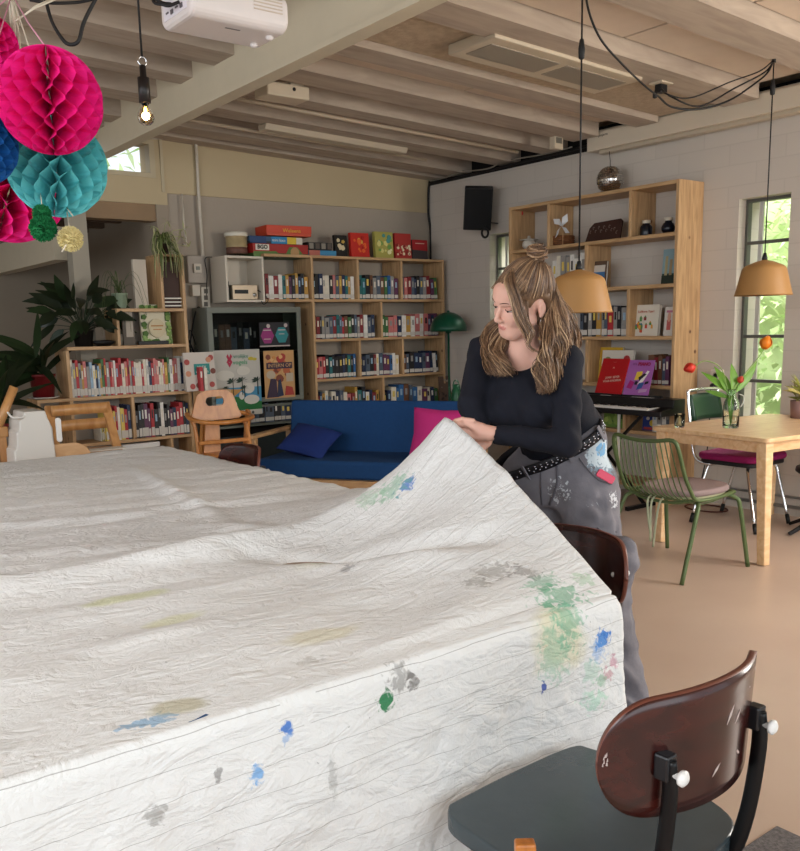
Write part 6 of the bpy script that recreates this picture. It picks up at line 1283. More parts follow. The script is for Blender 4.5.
    fade = nz(4, 2); hang = math_('LESS_THAN', sep.outputs['Y'], 1.385); rt = N.new('ShaderNodeMapRange'); rt.inputs['From Min'].default_value = 1.0; rt.inputs['From Max'].default_value = 1.45; L.new(sep.outputs['X'], rt.inputs['Value']); ln = math_('MULTIPLY', ln, math_('MAXIMUM', hang, math_('MAXIMUM', rt.outputs[0], .12))); ln = math_('MULTIPLY', ln, math_('MULTIPLY', math_('GREATER_THAN', fade.outputs['Fac'], .36), .55)); col = mix(ln, col, '#77726e')
    big = nz(55, 8, None, .8); fine = nz(150, 5)
    def stain(cx, cy, rx, ry, c, op, thr=.5, nzs=None, amp=1.1):
        nonlocal col
        dx = math_('DIVIDE', math_('SUBTRACT', sep.outputs['X'], cx), rx); dy = math_('DIVIDE', math_('SUBTRACT', sep.outputs['Y'], cy), ry)
        d = math_('SQRT', math_('ADD', math_('MULTIPLY', dx, dx), math_('MULTIPLY', dy, dy)))
        v = math_('ADD', d, math_('MULTIPLY', math_('SUBTRACT', (nzs or big).outputs['Fac'], .5), 3.2*amp))
        mr = N.new('ShaderNodeMapRange'); mr.inputs['From Min'].default_value = 1.; mr.inputs['From Max'].default_value = .55; mr.inputs['To Max'].default_value = op; L.new(v, mr.inputs['Value']); col = mix(mr.outputs[0], col, c)
    soft = nz(9, 4)
    for a in ((1.5, 1.33, .1, .1, '#cfc99a', .55, .5, soft, .4), (1.57, 1.43, .075, .05, '#4f9f74', .6), (1.575, 1.49, .055, .035, '#58a07a', .5), (1.69, 1.46, .035, .025, '#7aae7a', .4), (1.53, 1.36, .05, .07, '#5aa884', .55), (1.48, 1.3, .05, .08, '#7fb89a', .45), (1.58, 1.56, .035, .05, '#77736e', .5), (1.53, 1.62, .06, .05, '#86827c', .45), (1.46, 1.6, .04, .04, '#8a8680', .5),
              (1.649, 1.292, .028, .028, '#2f78c8', .95), (1.63, 1.27, .03, .04, '#6fa0d8', .5), (.99, 1.315, .022, .024, '#1f7a4a', .95), (1.03, 1.35, .035, .03, '#6d6a66', .55), (1.06, 1.335, .02, .02, '#55514e', .6), (.765, 1.325, .016, .013, '#2f6fc0', .9), (.76, 1.305, .012, .012, '#7aa0d0', .6), (.694, 1.255, .014, .02, '#4f9ad8', .75), (.53, 1.437, .055, .022, '#7fa8c8', .75),
              (.6, 1.462, .06, .04, '#a89f70', .55, .5, soft, .5), (.76, 2.15, .12, .05, '#c9cf8a', .5, .5, soft, .4), (.8, 1.93, .09, .04, '#c8c888', .45, .5, soft, .4), (1.0, 1.6, .12, .05, '#cfc490', .4, .5, soft, .4), (1.3, 2.1, .1, .05, '#c8c4a0', .35, .5, soft, .4), (1.74, 2.26, .035, .03, '#2f6fc0', .8), (1.72, 2.3, .06, .05, '#6fae8a', .5), (1.66, 2.35, .05, .05, '#8fbf9a', .4),
              (1.686, 1.22, .02, .02, '#c07a90', .6), (1.66, 1.2, .022, .02, '#b8707e', .55), (1.63, 1.19, .02, .02, '#8fb89a', .6), (1.6, 1.15, .04, .03, '#9fcfb4', .55), (1.6, 1.22, .03, .03, '#a0c8b0', .45), (1.44, 1.22, .008, .014, '#2a4aa0', .9), (1.32, 1.98, .03, .02, '#6f6c70', .5), (.85, 1.2, .01, .05, '#8a8a86', .4), (.74, 2.45, .03, .02, '#88a0a8', .4), (.9, 1.5, .04, .02, '#98948c', .35), (.3, 1.5, .05, .03, '#a8a49c', .3), (.5, 1.25, .02, .02, '#77736e', .5), (.62, 1.28, .012, .012, '#5f5b58', .6)): stain(*a)
    # dark blue dash of paint near the table edge
    dx = math_('SUBTRACT', sep.outputs['X'], .602); dy = math_('SUBTRACT', sep.outputs['Y'], 1.393); al = math_('ABSOLUTE', math_('ADD', math_('MULTIPLY', dx, .94), math_('MULTIPLY', dy, .34))); ac = math_('ABSOLUTE', math_('SUBTRACT', math_('MULTIPLY', dy, .94), math_('MULTIPLY', dx, .34)))
    col = mix(math_('MULTIPLY', math_('LESS_THAN', al, .021), math_('LESS_THAN', ac, .004)), col, '#1c4a78')
    sp = nz(60, 2); col = mix(math_('MULTIPLY', math_('GREATER_THAN', sp.outputs['Fac'], .76), .5), col, '#8a8a8c')
    L.new(col, b.inputs['Base Color'])
    mp = N.new('ShaderNodeMapping'); mp.inputs['Scale'].default_value = (5, 11, 1); L.new(uv.outputs[0], mp.inputs['Vector']); c1 = nz(1.6, 6, mp.outputs[0], 1.2); c2 = nz(24, 5, None, 1.0)
    rdg = math_('ADD', math_('MULTIPLY', math_('ABSOLUTE', math_('SUBTRACT', c1.outputs['Fac'], .5)), 2.2), math_('MULTIPLY', math_('ABSOLUTE', math_('SUBTRACT', c2.outputs['Fac'], .5)), .9))
    rdg = math_('ADD', rdg, math_('MULTIPLY', fine.outputs['Fac'], .08))
    bp = N.new('ShaderNodeBump'); bp.inputs['Strength'].default_value = .58; bp.inputs['Distance'].default_value = .012; L.new(rdg, bp.inputs['Height']); L.new(bp.outputs[0], b.inputs['Normal'])
    me.materials.append(m); o = bpy.data.objects.new('painting_cloth', me); COL.objects.link(o); o.location = bb; WM[o.name] = Matrix.Translation(bb)
    sm_ = o.modifiers.new('s', 'SOLIDIFY'); sm_.thickness = .0015; sm_.offset = -1
    tag(o, 'large paint-stained white cotton cloth spread over the tables, one edge lifted', 'cloth')
    # tables under it
    tm = wood('table_grey_wood', '#8a7460', '#9c8670', .5)
    for nm, x0, x1, y0, y1, lab in (('table', -1.42, 1.69, 1.4, 2.41, 'work table nearest the front, hidden beneath the stained cloth'), ('table', -1.42, 2.05, 2.45, 5.05, 'long work table hidden beneath the far half of the stained cloth')):
        r = thing(nm, lab, 'table', ((x0+x1)/2, (y0+y1)/2, 0)); mb = MB(); mb.box((x0, y0, .715), (x1, y1, .748)); mb.build('tabletop', tm, r, bevel=.003)
        for x in (x0+.12, x1-.12):
            for y in (y0+.12, y1-.12): mb = MB(); mb.box((x-.03, y-.03, 0), (x+.03, y+.03, .715)); mb.build('leg', tm, r, bevel=.004)
cloth()

# ------------------------------------------------------------------ dark plywood chairs
def dark_chairs():
    vin = mat('black_vinyl', '#353f43', .27, var=.15, vscale=5, spec=.6, bump=.05, bscale=25)  # black pad's colour lifted to blue-grey in place of sky reflection
    r = thing('dark_chair', 'dark plywood chair with black seat pushed against the cloth, back to the viewer', 'chair', (1.288, 1.085, 0), .03)
    pl = [(-.19, .215), (0, .222), (.19, .215), (.222, .175), (.232, .08), (.235, -.08), (.19, -.2), (.08, -.235), (-.08, -.235), (-.19, -.2), (-.235, -.08), (-.232, .08), (-.222, .175)]
    P_ = spline([(x, y, 0) for x, y in pl]+[(pl[0][0], pl[0][1], 0)], 5)[:-1]
    mb = MB(False); mb.prism([(p.x, p.y) for p in P_], (0, 0, .42), (1, 0, 0), (0, 1, 0), .04, smooth=True); mb.build('seat', vin, r, bevel=.018, seg=5)
    wd = bpy.data.materials.get('dark_mahogany')
    def bk(u, v):
        a = math.sin(PI/2*(u*2-1)); c = v*2-1; hh = .1+.012*(1-a*a); hh = hh*(1-max(0, (abs(a)-.62)/.38)**2.6)**.5 if abs(a) < 1 else 0
        x = .228*a; zc = .722; z = zc+c*hh; y = -.275+.085*abs(a)**2.1-.06*(z-zc); return (x, y, z)
    mb = MB(False); mb.grid(bk, 44, 10); o = mb.build('backrest', [wd, mat('ply_edge', '#6a3a2c', .4)], r); s = o.modifiers.new('s', 'SOLIDIFY'); s.thickness = .013; s.offset = 0; s.material_offset_rim = 1
    mb = MB(False); rn = random.Random(3)
    for i in range(16):
        a, c = rn.uniform(-.1, .85), rn.uniform(-.5, .85); q = Vector(bk((a+1)/2, (c+1)/2)); q.y -= .0068; k = rn.uniform(.0012, .003); L_ = k*(1 if i > 3 else rn.uniform(5, 9)); t = rn.uniform(.5, 1.1)
        mb.add([q+Vector((-L_*math.cos(t)*.9, -.0001, -L_*math.sin(t))), q+Vector((k, -.0001, -k*.6)), q+Vector((L_*math.cos(t)*.9, -.0001, L_*math.sin(t))), q+Vector((-k, -.0001, k*.6))], [(0, 1, 2, 3)])
    for i in range(9): q = Vector(bk((-.83+.03*math.cos(i)+1)/2, (.1+.2*math.sin(i*1.7)+1)/2)); q.y -= .0068; k = .004; mb.add([q+Vector((-k, 0, -k*.5)), q+Vector((k*.6, 0, -k)), q+Vector((k, 0, k*.7)), q+Vector((-k*.4, 0, k))], [(0, 1, 2, 3)])
    mb.build('paint_specks', mat('paint_speck', '#b9a8a2', .6), r, solid=.0008)
    for sx in (-1, 1):
        x = sx*.14; yb = bk((sx*.42+1)/2, .4)[1]-.012
        mb = MB(False); mb.tube(spline([(x, yb-.012, .725), (x, yb-.016, .66), (x*.99, yb-.0, .52), (x*.98, yb+.03, .42), (x*.98, yb+.075, .4), (x*.95, -.12, .402), (x*.9, .1, .405)], 5), .0155, 10, flat=.5); mb.build('back_bar', BLACKM, r)
        mb = MB(False); mb.box((x-.014, yb-.02, .69), (x+.014, yb+.008, .735)); br = mb.build('bracket', mat('bracket_black', '#17171a', .3), r, bevel=.004)
        mb = MB(False); mb.lathe([(0, 0), (.006, 0), (.006, -.014), (.013, -.016), (.014, -.022), (.009, -.026), (0, -.027)], (x, yb-.02, .703), 16, M=Matrix.Rotation(-PI/2, 3, 'X')); mb.build('bolt', mat('bolt_white', '#dcdad6', .35), br)
        mb = MB(False); yf_ = bk((sx*.42+1)/2, .45)[1]+.006; mb.lathe([(.009, 0), (.008, .003), (0, .004)], (x, yf_, .708), 14, M=Matrix.Rotation(-PI/2, 3, 'X')); mb.build('bolt_head', mat('bolt_white', '#dcdad6', .35), r)
        for y0, y1, fy in ((-.13, -.19, -.24), (.12, .15, .19)):
            mb = MB(False); mb.tube(spline([(x*.8, y0, .405), (x*1.12, y1, .385), (x*1.3, fy, .012)], 5), .0125, 10); lg = mb.build('leg', BLACKM, r)
            mb = MB(False); mb.lathe([(0, 0), (.016, 0), (.016, .02), (.0125, .024)], (x*1.3, fy, 0), 12); mb.build('foot_cap', BLACKP, lg)
    dup(r, (1.89, 1.86, 0), PI/2-.02, 'dark plywood chair tucked at the table end in front of the woman').scale = (1, 1, .935)
    dup(r, (1.93, 4.2, 0), PI/2, 'dark chair back showing over the far table edge below the honey-coloured high chair')
    dup(r, (1.93, 2.7, 0), PI/2, 'dark chair back just visible behind the lifted cloth by the sofa')
dark_chairs()
def front_bits():
    mb = MB(); mb.box((1.15, .2, 0), (2.24, 1.21, .009)); single(mb, 'floor_mat', mat('mat_grey', '#6b6563', .95, var=.35, vscale=90, bump=.4, bscale=200), 'speckled grey floor mat under the dark chair nearest the viewer', 'mat', (1.7, .7, 0), bevel=.003)
    p = atd(525, 840, 1.22); d = Vector((math.sin(YAW), math.cos(YAW), 0)); s = Vector((d.y, -d.x, 0)); wm = wood('orange_wood', '#8a4f1f', '#b8712f', .4, (14, 14, 2))
    r = thing('wooden_chair', 'small orange-brown wooden chair of which only a post tip shows', 'chair', (p.x, p.y, 0))
    pa = p+s*.0; pb = p-s*.36-d*.05; back = -d*.34
    for a, top in ((pa, p.z+.01), (pb, p.z-.06)):
        mb = MB(); mb.bar((a.x, a.y, top-.012), (a.x-d.x*.05, a.y-d.y*.05, 0), .028, .022, up=tuple(d)); mb.build('leg', wm, r, bevel=.003)
        mb = MB(); q = a+back; mb.bar((q.x, q.y, .34), (q.x, q.y, 0), .028, .024, up=tuple(d)); mb.build('leg', wm, r, bevel=.003)
    for z in (.55, .44):
        mb = MB(); mb.bar((pa.x-d.x*.01, pa.y-d.y*.01, z), (pb.x-d.x*.01, pb.y-d.y*.01, z), .014, .05); mb.build('back_slat', wm, r, bevel=.003)
    c = (pa+pb)/2+back*.5; mb = MB(); mb.T = Matrix.Translation((c.x, c.y, .34)) @ Matrix.Rotation(-YAW, 4, 'Z'); mb.box((-.2, -.18, 0), (.2, .16, .02)); mb.build('seat', wm, r, bevel=.004)
front_bits()
# ------------------------------------------------------------------ the woman: signed-distance bodies meshed with surface nets
class Field:
    def __init__(s, lo, hi, h):
        s.h = h; s.lo = np.array(lo, np.float32); s.n = np.ceil((np.array(hi)-np.array(lo))/h).astype(int)+1
        s.v = np.full(tuple(s.n), .2, np.float32)
    def _sub(s, lo, hi):
        a = np.clip(np.floor((np.array(lo)-s.lo)/s.h).astype(int), 0, s.n-1); b = np.clip(np.ceil((np.array(hi)-s.lo)/s.h).astype(int)+1, 1, s.n)
        if np.any(b <= a): return None, None
        g = np.meshgrid(*[np.arange(a[i], b[i], dtype=np.float32)*s.h+s.lo[i] for i in range(3)], indexing='ij')
        return tuple(slice(a[i], b[i]) for i in range(3)), np.stack(g, -1)
    def _join(s, sl, d, k, sub=False):
        o = s.v[sl]
        if sub:
            d = -d; h = np.clip(.5-.5*(d-o)/k, 0, 1) if k else (o > d)*1.; s.v[sl] = (o*h+d*(1-h)+k*h*(1-h)) if k else np.maximum(o, d)
        else:
            h = np.clip(.5+.5*(o-d)/k, 0, 1); s.v[sl] = o*(1-h)+d*h-k*h*(1-h)
    def cap(s, a, b, ra, rb, k=.02, flat=None, fk=1., sub=False):
        """tapered capsule; flat = unit axis along which the section is scaled by fk"""
        a = np.array(a, np.float32); b = np.array(b, np.float32); R = max(ra, rb)*max(1, fk)+k+2*s.h
        sl, p = s._sub(np.minimum(a, b)-R, np.maximum(a, b)+R)
        if sl is None: return
        ba = b-a; L = max(float(ba@ba), 1e-9); q = p-a; t = np.clip((q@ba)/L, 0, 1); w = q-t[..., None]*ba; r = ra+(rb-ra)*t
        if flat is not None:
            f = np.array(flat, np.float32); f = f/np.linalg.norm(f); c = w@f; w = w-c[..., None]*f+(c/fk)[..., None]*f; d = (np.linalg.norm(w, axis=-1)-r)*min(1, fk)**.5
        else: d = np.linalg.norm(w, axis=-1)-r
        s._join(sl, d, k, sub)
    def ell(s, c, r, M=None, k=.02, sub=False):
        c = np.array(c, np.float32); r = np.array(r, np.float32); R = float(r.max())+k+2*s.h; sl, p = s._sub(c-R, c+R)
        if sl is None: return
        q = p-c
        if M is not None: q = q@np.array(M, np.float32)
        l = np.linalg.norm(q/r, axis=-1); g = np.linalg.norm(q/(r*r), axis=-1)+1e-6; s._join(sl, l*(l-1)/g, k, sub)
    def mesh(s):
        v = s.v; I = v < 0; n = v.shape
        cs = [(i, j, k) for i in (0, 1) for j in (0, 1) for k in (0, 1)]
        sh = lambda A, c: A[c[0]:n[0]-1+c[0], c[1]:n[1]-1+c[1], c[2]:n[2]-1+c[2]]
        anyi = np.zeros(tuple(x-1 for x in n), bool); alli = np.ones_like(anyi)
        for c in cs: q = sh(I, c); anyi |= q; alli &= q
        act = np.argwhere(anyi & ~alli); ids = np.full(anyi.shape, -1, np.int64); ids[tuple(act.T)] = np.arange(len(act))
        cv = np.stack([v[tuple((act+np.array(c)).T)] for c in cs], 1); acc = np.zeros((len(act), 3)); cnt = np.zeros(len(act))
        for a in range(8):
            for b in range(a+1, 8):
                if sum(abs(cs[a][i]-cs[b][i]) for i in range(3)) != 1: continue
                m = (cv[:, a] < 0) != (cv[:, b] < 0); t = cv[:, a]/(cv[:, a]-cv[:, b]+1e-12)
                P = np.array(cs[a])+(np.array(cs[b])-np.array(cs[a]))*t[:, None]; acc[m] += P[m]; cnt[m] += 1
        V = (act+acc/cnt[:, None])*s.h+s.lo; F = []
        for ax in range(3):
            b, c = (ax+1) % 3, (ax+2) % 3; e = np.zeros(3, int); e[ax] = 1
            A = I[tuple(slice(0, n[i]-1) if i == ax else slice(1, n[i]-1) for i in range(3))]; B = I[tuple(slice(1, n[i]) if i == ax else slice(1, n[i]-1) for i in range(3))]
            w = np.argwhere(A != B)
            if not len(w): continue
            base = w.copy(); base[:, b] += 1; base[:, c] += 1; st = A[tuple(w.T)]
            eb = np.zeros(3, int); eb[b] = 1; ec = np.zeros(3, int); ec[c] = 1
            q = np.stack([ids[tuple((base-d).T)] for d in (eb+ec, ec, eb*0, eb)], 1)
            q[~st] = q[~st][:, ::-1]; F.append(q)
        return V, np.concatenate(F)
def smooth_mesh(V, F, it=2, lam=.5):
    E = np.concatenate([F[:, [0, 1]], F[:, [1, 2]], F[:, [2, 3]], F[:, [3, 0]]]); n = len(V)
    for _ in range(it):
        S_ = np.zeros_like(V); C_ = np.zeros(n)
        for a, b in ((0, 1), (1, 0)):
            for k in range(3): S_[:, k] += np.bincount(E[:, a], V[E[:, b], k], n)
            C_ += np.bincount(E[:, a], minlength=n)
        V = V*(1-lam)+lam*S_/C_[:, None]
    return V
def sdf_obj(name, V, F, mats, parent, mi=None):
    I = np.array(WM[parent.name].inverted()); Vl = V@I[:3, :3].T+I[:3, 3]
    me = bpy.data.meshes.new(name); me.vertices.add(len(V)); me.vertices.foreach_set('co', Vl.astype(np.float32).ravel()); me.loops.add(len(F)*4); me.loops.foreach_set('vertex_index', F.astype(np.int32).ravel())
    me.polygons.add(len(F)); me.polygons.foreach_set('loop_start', np.arange(len(F), dtype=np.int32)*4); me.polygons.foreach_set('use_smooth', np.ones(len(F), bool))
    for m in mats: me.materials.append(m)
    if mi is not None: me.polygons.foreach_set('material_index', mi.astype(np.int32))
    me.update(); me.validate(); o = bpy.data.objects.new(name, me); COL.objects.link(o); o.parent = parent; WM[o.name] = WM[parent.name]; return o
def nrm(v): v = np.array(v, float); return v/np.linalg.norm(v)
def A(v): return np.array(v, float)

def woman():
    DZ = .06
    def D(x, y, d): return A(atd(x, y, d+DZ))
    fb = nrm((-.92, -.39, 0)); lb = nrm((.39, -.92, 0)); up = A((0, 0, 1))
    pel = D(557, 474, 3.33); r = thing('person', 'woman in navy top and paint-splashed grey work trousers lifting the cloth edge', 'person', (float(pel[0]), float(pel[1]), 0))
    chest = D(527, 402, 3.17); waist = D(560, 447, 3.30); neck = D(523, 352, 3.10); shN = D(566, 362, 3.04); shF = D(484, 352, 3.24)
    elN = D(567, 443, 2.97); wrN = D(489, 433, 2.99); elF = D(471, 404, 3.12); wrF = D(484, 441, 3.06)
    # head frame
    yw, pt, rl = math.radians(63), math.radians(22), math.radians(-25)
    s_, c_ = math.sin(yw), math.cos(yw); sp, cp = math.sin(pt), math.cos(pt)
    Fc = A((-s_*cp, -sp, c_*cp)); Uc = A((-s_*sp, cp, c_*sp)); Lc = np.cross(Uc, -Fc); Lc = A((c_, 0, s_))
    L2 = Lc*math.cos(rl)+Uc*math.sin(rl); U2 = -Lc*math.sin(rl)+Uc*math.cos(rl)
    B = np.stack([A(CR), A(CU), -A(CF)], 1); HF, HU, HL = B@Fc, B@U2, B@L2
    hc = D(522, 301.5, 3.0); HM = np.stack([HL, HF, HU], 1); HS = 1.03
    def H(x, y, z): return hc+HM@(A((x, y, z))*HS)
    # ---------------- skin body
    wb = pel+(waist-pel)*1.38; ax = nrm(nrm(chest-waist)*.75+up*.35+lb*-.12)
    lo = np.minimum.reduce([chest, wrN, pel, D(440, 425, 2.95)])-.25; hi = np.maximum.reduce([chest, shN, pel, shF])+.25; lo[2] = -.01; hi[2] = hc[2]+.2
    lo = lo.copy()
    f = None
    hipL, hipR = pel+lb*.085-up*.03, pel-lb*.085-up*.03
    ankL = A(atz(630, 694, .09)); ankL[2] = .09; ankL = ankL+A((-.03, -.0, 0)); kneeL = (hipL+ankL)/2+fb*.05; ankR = hipR+fb*.02-lb*.06; ankR[2] = .09; kneeR = (hipR+ankR)/2+fb*.05
    lo1 = np.minimum(lo, np.minimum(ankL, ankR)-.18); hi1 = np.maximum(hi, np.maximum(ankL, ankR)+.18); lo1[2] = -.01; hi1[2] = hi[2]; f = Field(lo1, hi1, .0042)
    f.cap(pel-lb*.06, pel+lb*.06, .09, .09, .04, fb, .85); f.cap(waist-lb*.04, waist+lb*.04, .078, .078, .04, fb, .85); f.cap(chest-lb*.05, chest+lb*.05, .105, .105, .06, fb, .85)
    f.cap(pel, waist, .085, .08, .04); f.cap(waist, chest, .09, .1, .05); f.cap(chest, neck, .08, .055, .05); f.cap(neck-up*.02, shN-lb*.02, .042, .042, .03); f.cap(neck-up*.02, shF+lb*.02, .042, .042, .03)
    for a, b, c, d in ((hipL, kneeL, ankL, 1), (hipR, kneeR, ankR, 1)): f.cap(a, b, .082, .055, .03); f.cap(b, c, .052, .036, .02); f.cap(c-up*.05, c-up*.05+fb*.14, .035, .03, .02)
    f.cap(shN, elN, .045, .036, .03); f.cap(elN, wrN, .036, .025, .02); f.cap(shF, elF, .045, .036, .03); f.cap(elF, wrF, .036, .025, .02)
    # neck and head
    f.cap(neck, H(0, -.022, -.07), .047, .047, .02); f.cap(neck-fb*-.01, H(.0, .0, -.08), .042, .04, .02)
    R3 = HM
    f.ell(H(0, -.018, .035), A((.072, .092, .088))*HS, R3, .02); f.ell(H(0, .03, -.03), A((.058, .064, .082))*HS, R3, .02)
    f.ell(H(0, .066, -.093), A((.021, .02, .017))*HS, R3, .03); f.ell(H(0, .05, -.07), A((.036, .035, .03))*HS, R3, .02)
    for s in (-1, 1):
        f.cap(H(s*.05, .005, -.055), H(s*.02, .06, -.092), .017, .016, .025); f.ell(H(s*.036, .062, -.028), A((.022, .022, .024))*HS, R3, .02)
        f.ell(H(s*.031, .103, .006), A((.017, .017, .011))*HS, R3, .012, sub=True)
        f.cap(H(s*.014, .091, .024), H(s*.046, .074, .024), .0075, .006, .012)
        f.ell(H(s*.072, -.024, -.014), A((.009, .016, .026))*HS, R3, .006); f.ell(H(s*.084, -.02, -.01), A((.007, .010, .018))*HS, R3, .005, sub=True); f.ell(H(s*.074, -.018, -.036), A((.005, .008, .009))*HS, R3, .006)
        f.ell(H(s*.0095, .1, -.037), A((.0075, .009, .0065))*HS, R3, .005)
    f.ell(H(0, .07, .05), A((.05, .03, .035))*HS, R3, .03)
    f.cap(H(0, .088, .018), H(0, .112, -.028), .0065, .0085, .012); f.ell(H(0, .108, -.033), A((.009, .009, .0075))*HS, R3, .006)
    f.cap(H(-.015, .088, -.0585), H(0, .0945, -.0575), .0042, .0056, .005); f.cap(H(.015, .088, -.0585), H(0, .0945, -.0575), .0042, .0056, .005); f.cap(H(-.012, .0885, -.066), H(.012, .0885, -.066), .0056, .0056, .005)
    f.cap(H(-.018, .096, -.0622), H(.018, .096, -.0622), .0016, .0016, .002, sub=True)
    # hands: palm, four unequal curled fingers, thumb leaving the side of the palm
    grip = D(449, 424, 2.955)
    def hand(w, knuckle, tipc, side, n_pl, sc=1.):
        """w wrist, knuckle middle-knuckle point, tipc where the fingertips close, side: unit towards the index finger, n_pl: palm normal (towards what is held)"""
        ax = nrm(knuckle-w); f.cap(w, w+ax*.02, .025, .026, .015, n_pl, .72); f.cap(w+ax*.03-side*.012, knuckle-side*.02, .024, .019, .012, n_pl, .62); f.cap(w+ax*.03+side*.01, knuckle+side*.022, .022, .018, .012, n_pl, .62)
        for i, (off, ln) in enumerate(((.031, .9), (.0105, 1.), (-.0105, .95), (-.03, .76))):
            k0 = knuckle+side*off+n_pl*(-.002)-ax*(.004*abs(i-1)); t = nrm(tipc+side*off*.75-k0); dirs = [nrm(ax*.9+t*.35), nrm(t*.9+n_pl*.35), nrm(t*.6+n_pl*.9)]; ls = [.042*ln, .026*ln, .021*ln]; p = k0-ax*.012; rr = [.0092, .0086, .0078, .0068]
            for d, l_, ra, rb in zip(dirs, ls, rr, rr[1:]): q = p+d*l_*sc; f.cap(p, q, ra, rb, .003); p = q
        b = w+ax*.025+side*.02+n_pl*.008; m = b+ax*.03+side*.016+n_pl*.02; e = m+ax*.03-side*.002+n_pl*.012; t = e+ax*.024-side*.006+n_pl*.002; f.cap(b, m, .0125, .0105, .008); f.cap(m, e, .0102, .0088, .004); f.cap(e, t, .0088, .0072, .003)
    cr, cu, cf = A(CR), A(CU), A(CF)
    hand(wrN-cr*.005, D(466, 428, 2.985), D(449, 427, 2.99), nrm(cu*.75-cf*.45+cr*.2), nrm(cf*.75-cu*.35-cr*.1))
    hand(wrF, D(474, 447, 3.05), D(465, 447, 3.06), nrm(cu*.6-cf*.5-cr*.3), nrm(cf*.6-cu*.6))
    V, F = f.mesh(); V = smooth_mesh(V, F, 1, .35)
    skin = mat('skin', '#dcab98', .5, sub=.12, var=.03, vscale=25); lip = mat('lips', '#c98278', .45); nail = mat('nails', '#e0b8a8', .35)
    cen = V[F].mean(1); loc = ((cen-hc)@HM)/HS; mi = np.zeros(len(F), int)
    mi[(np.abs(loc[:, 0]) < .021-.9*np.abs(loc[:, 2]+.0622)) & (loc[:, 1] > .083) & (loc[:, 2] < -.0545) & (loc[:, 2] > -.0705)] = 1
    ck = mat('skin_rosy', '#dc9f90', .5, sub=.12)
    sdf_obj('body', V, F, [skin, lip], r, mi)
    # ---------------- eyes, brows, lashes
    for s in (-1, 1):
        e = MB(); e.ell(Vector(H(s*.031, .0765, .006)), .0125*HS, 16, 12, M=Matrix(HM.tolist())); eb = e.build('eye', mat('eye_white', '#d8cfc8', .25), r)
        e = MB(); q = H(s*.031-.001, .0868, .0); e.ell(Vector(q), (.0052, .003, .0052), 14, 8, M=Matrix(HM.tolist())); e.build('iris', mat('iris_brown', '#2f2118', .25), eb)
        e = MB(); e.tube([Vector(H(s*x, y, z)) for x, y, z in ((.012, .1025, .0255), (.023, .1005, .0295), (.036, .0925, .030), (.05, .0785, .0245))], [.0022, .0032, .0028, .0014], 6, flat=.5); e.build('eyebrow', mat('brow', '#5a4030', .8), r)
        e = MB()
        e.grid(lambda u, v, s=s: tuple(H(s*(.031-.0145*math.cos(PI*u)), .0765+.0138*math.sin(PI*u)*math.cos(-.22+1.35*v)+.0006, .006+.0138*math.sin(PI*u)**.6*math.sin(-.22+1.35*v)*.82)), 10, 5); e.build('eyelid', mat('lid', '#c99684', .5), eb)
        e = MB(); e.tube([Vector(H(s*(.031-.0145*math.cos(PI*u)), .0785+.0137*math.sin(PI*u), .006-.0028*math.sin(PI*u))) for u in [i/9 for i in range(10)]], .0011, 5); e.build('eyelashes', mat('lash', '#2c1e17', .8), eb)
    e = MB(); q = H(.078, -.016, -.047); e.tube([Vector(q+HM@A((0, .006*math.cos(t), -.007+.007*math.sin(t)))) for t in [2*PI*i/14 for i in range(14)]], .0012, 5, closed=True); e.build('earring', CHROME, r)
    # ---------------- navy top
    g = Field(lo, hi, .006)
    bot = wb-ax*.05
    g.cap(bot-lb*.062, bot+lb*.062, .1, .1, .04, fb, .9); g.cap(bot-fb*.03-lb*.04, bot-fb*.03+lb*.06, .092, .092, .04); g.cap(waist-lb*.055, waist+lb*.055, .092, .092, .05, fb, .9); g.cap(chest-lb*.06, chest+lb*.06, .115, .115, .06, fb, .88); g.cap(bot, waist, .096, .096, .05); g.cap(waist, chest, .098, .11, .05); g.cap(chest, neck-up*.03, .1, .07, .05)
    for s in (-1, 1): g.ell(chest+lb*s*.065+fb*.075-up*.03, (.068, .068, .066), None, .04)
    g.cap(neck-up*.035, shN-lb*.01, .05, .058, .035); g.cap(neck-up*.035, shF+lb*.01, .05, .058, .035)
    g.cap(shN, elN, .058, .046, .03); g.cap(elN, wrN+nrm(elN-wrN)*.015, .046, .034, .02); g.cap(shF, elF, .058, .046, .03); g.cap(elF, wrF+nrm(elF-wrF)*.012, .046, .034, .02)
    g.cap(waist-fb*.03-lb*.03, waist-fb*.03+lb*.06, .094, .094, .05); g.cap(waist-fb*.02, chest-fb*.01, .095, .1, .05)
    g.cap(D(572, 405, 3.2), D(581, 431, 3.31), .07, .085, .05)
    # wrinkles
    X_, Y_, Z_ = np.meshgrid(*[np.arange(g.n[i], dtype=np.float32)*g.h+g.lo[i] for i in range(3)], indexing='ij')
    g.v += .0028*np.sin(70*(Z_*.8+X_*.5+Y_*.2)+3*np.sin(22*X_))*np.sin(31*Y_-18*Z_)+.002*np.sin(120*(Z_*.5-Y_))*np.sin(40*X_)
    # scoop neckline
    nk = neck+fb*.055+up*.005; g.ell(nk, (.085, .085, .07), None, .012, sub=True); g.cap(neck, H(0, -.022, -.07), .056, .06, .01, sub=True)
    hw = wrN+nrm(wrN-elN)*.035; g.cap(wrN+nrm(wrN-elN)*.022, hw+nrm(wrN-elN)*.04, .05, .05, .004, sub=True); g.cap(wrF+nrm(wrF-elF)*.022, wrF+nrm(wrF-elF)*.07, .05, .05, .004, sub=True)
    g.v = np.maximum(g.v, (-((X_-wb[0])*ax[0]+(Y_-wb[1])*ax[1]+(Z_-wb[2])*ax[2])-.02).astype(np.float32))
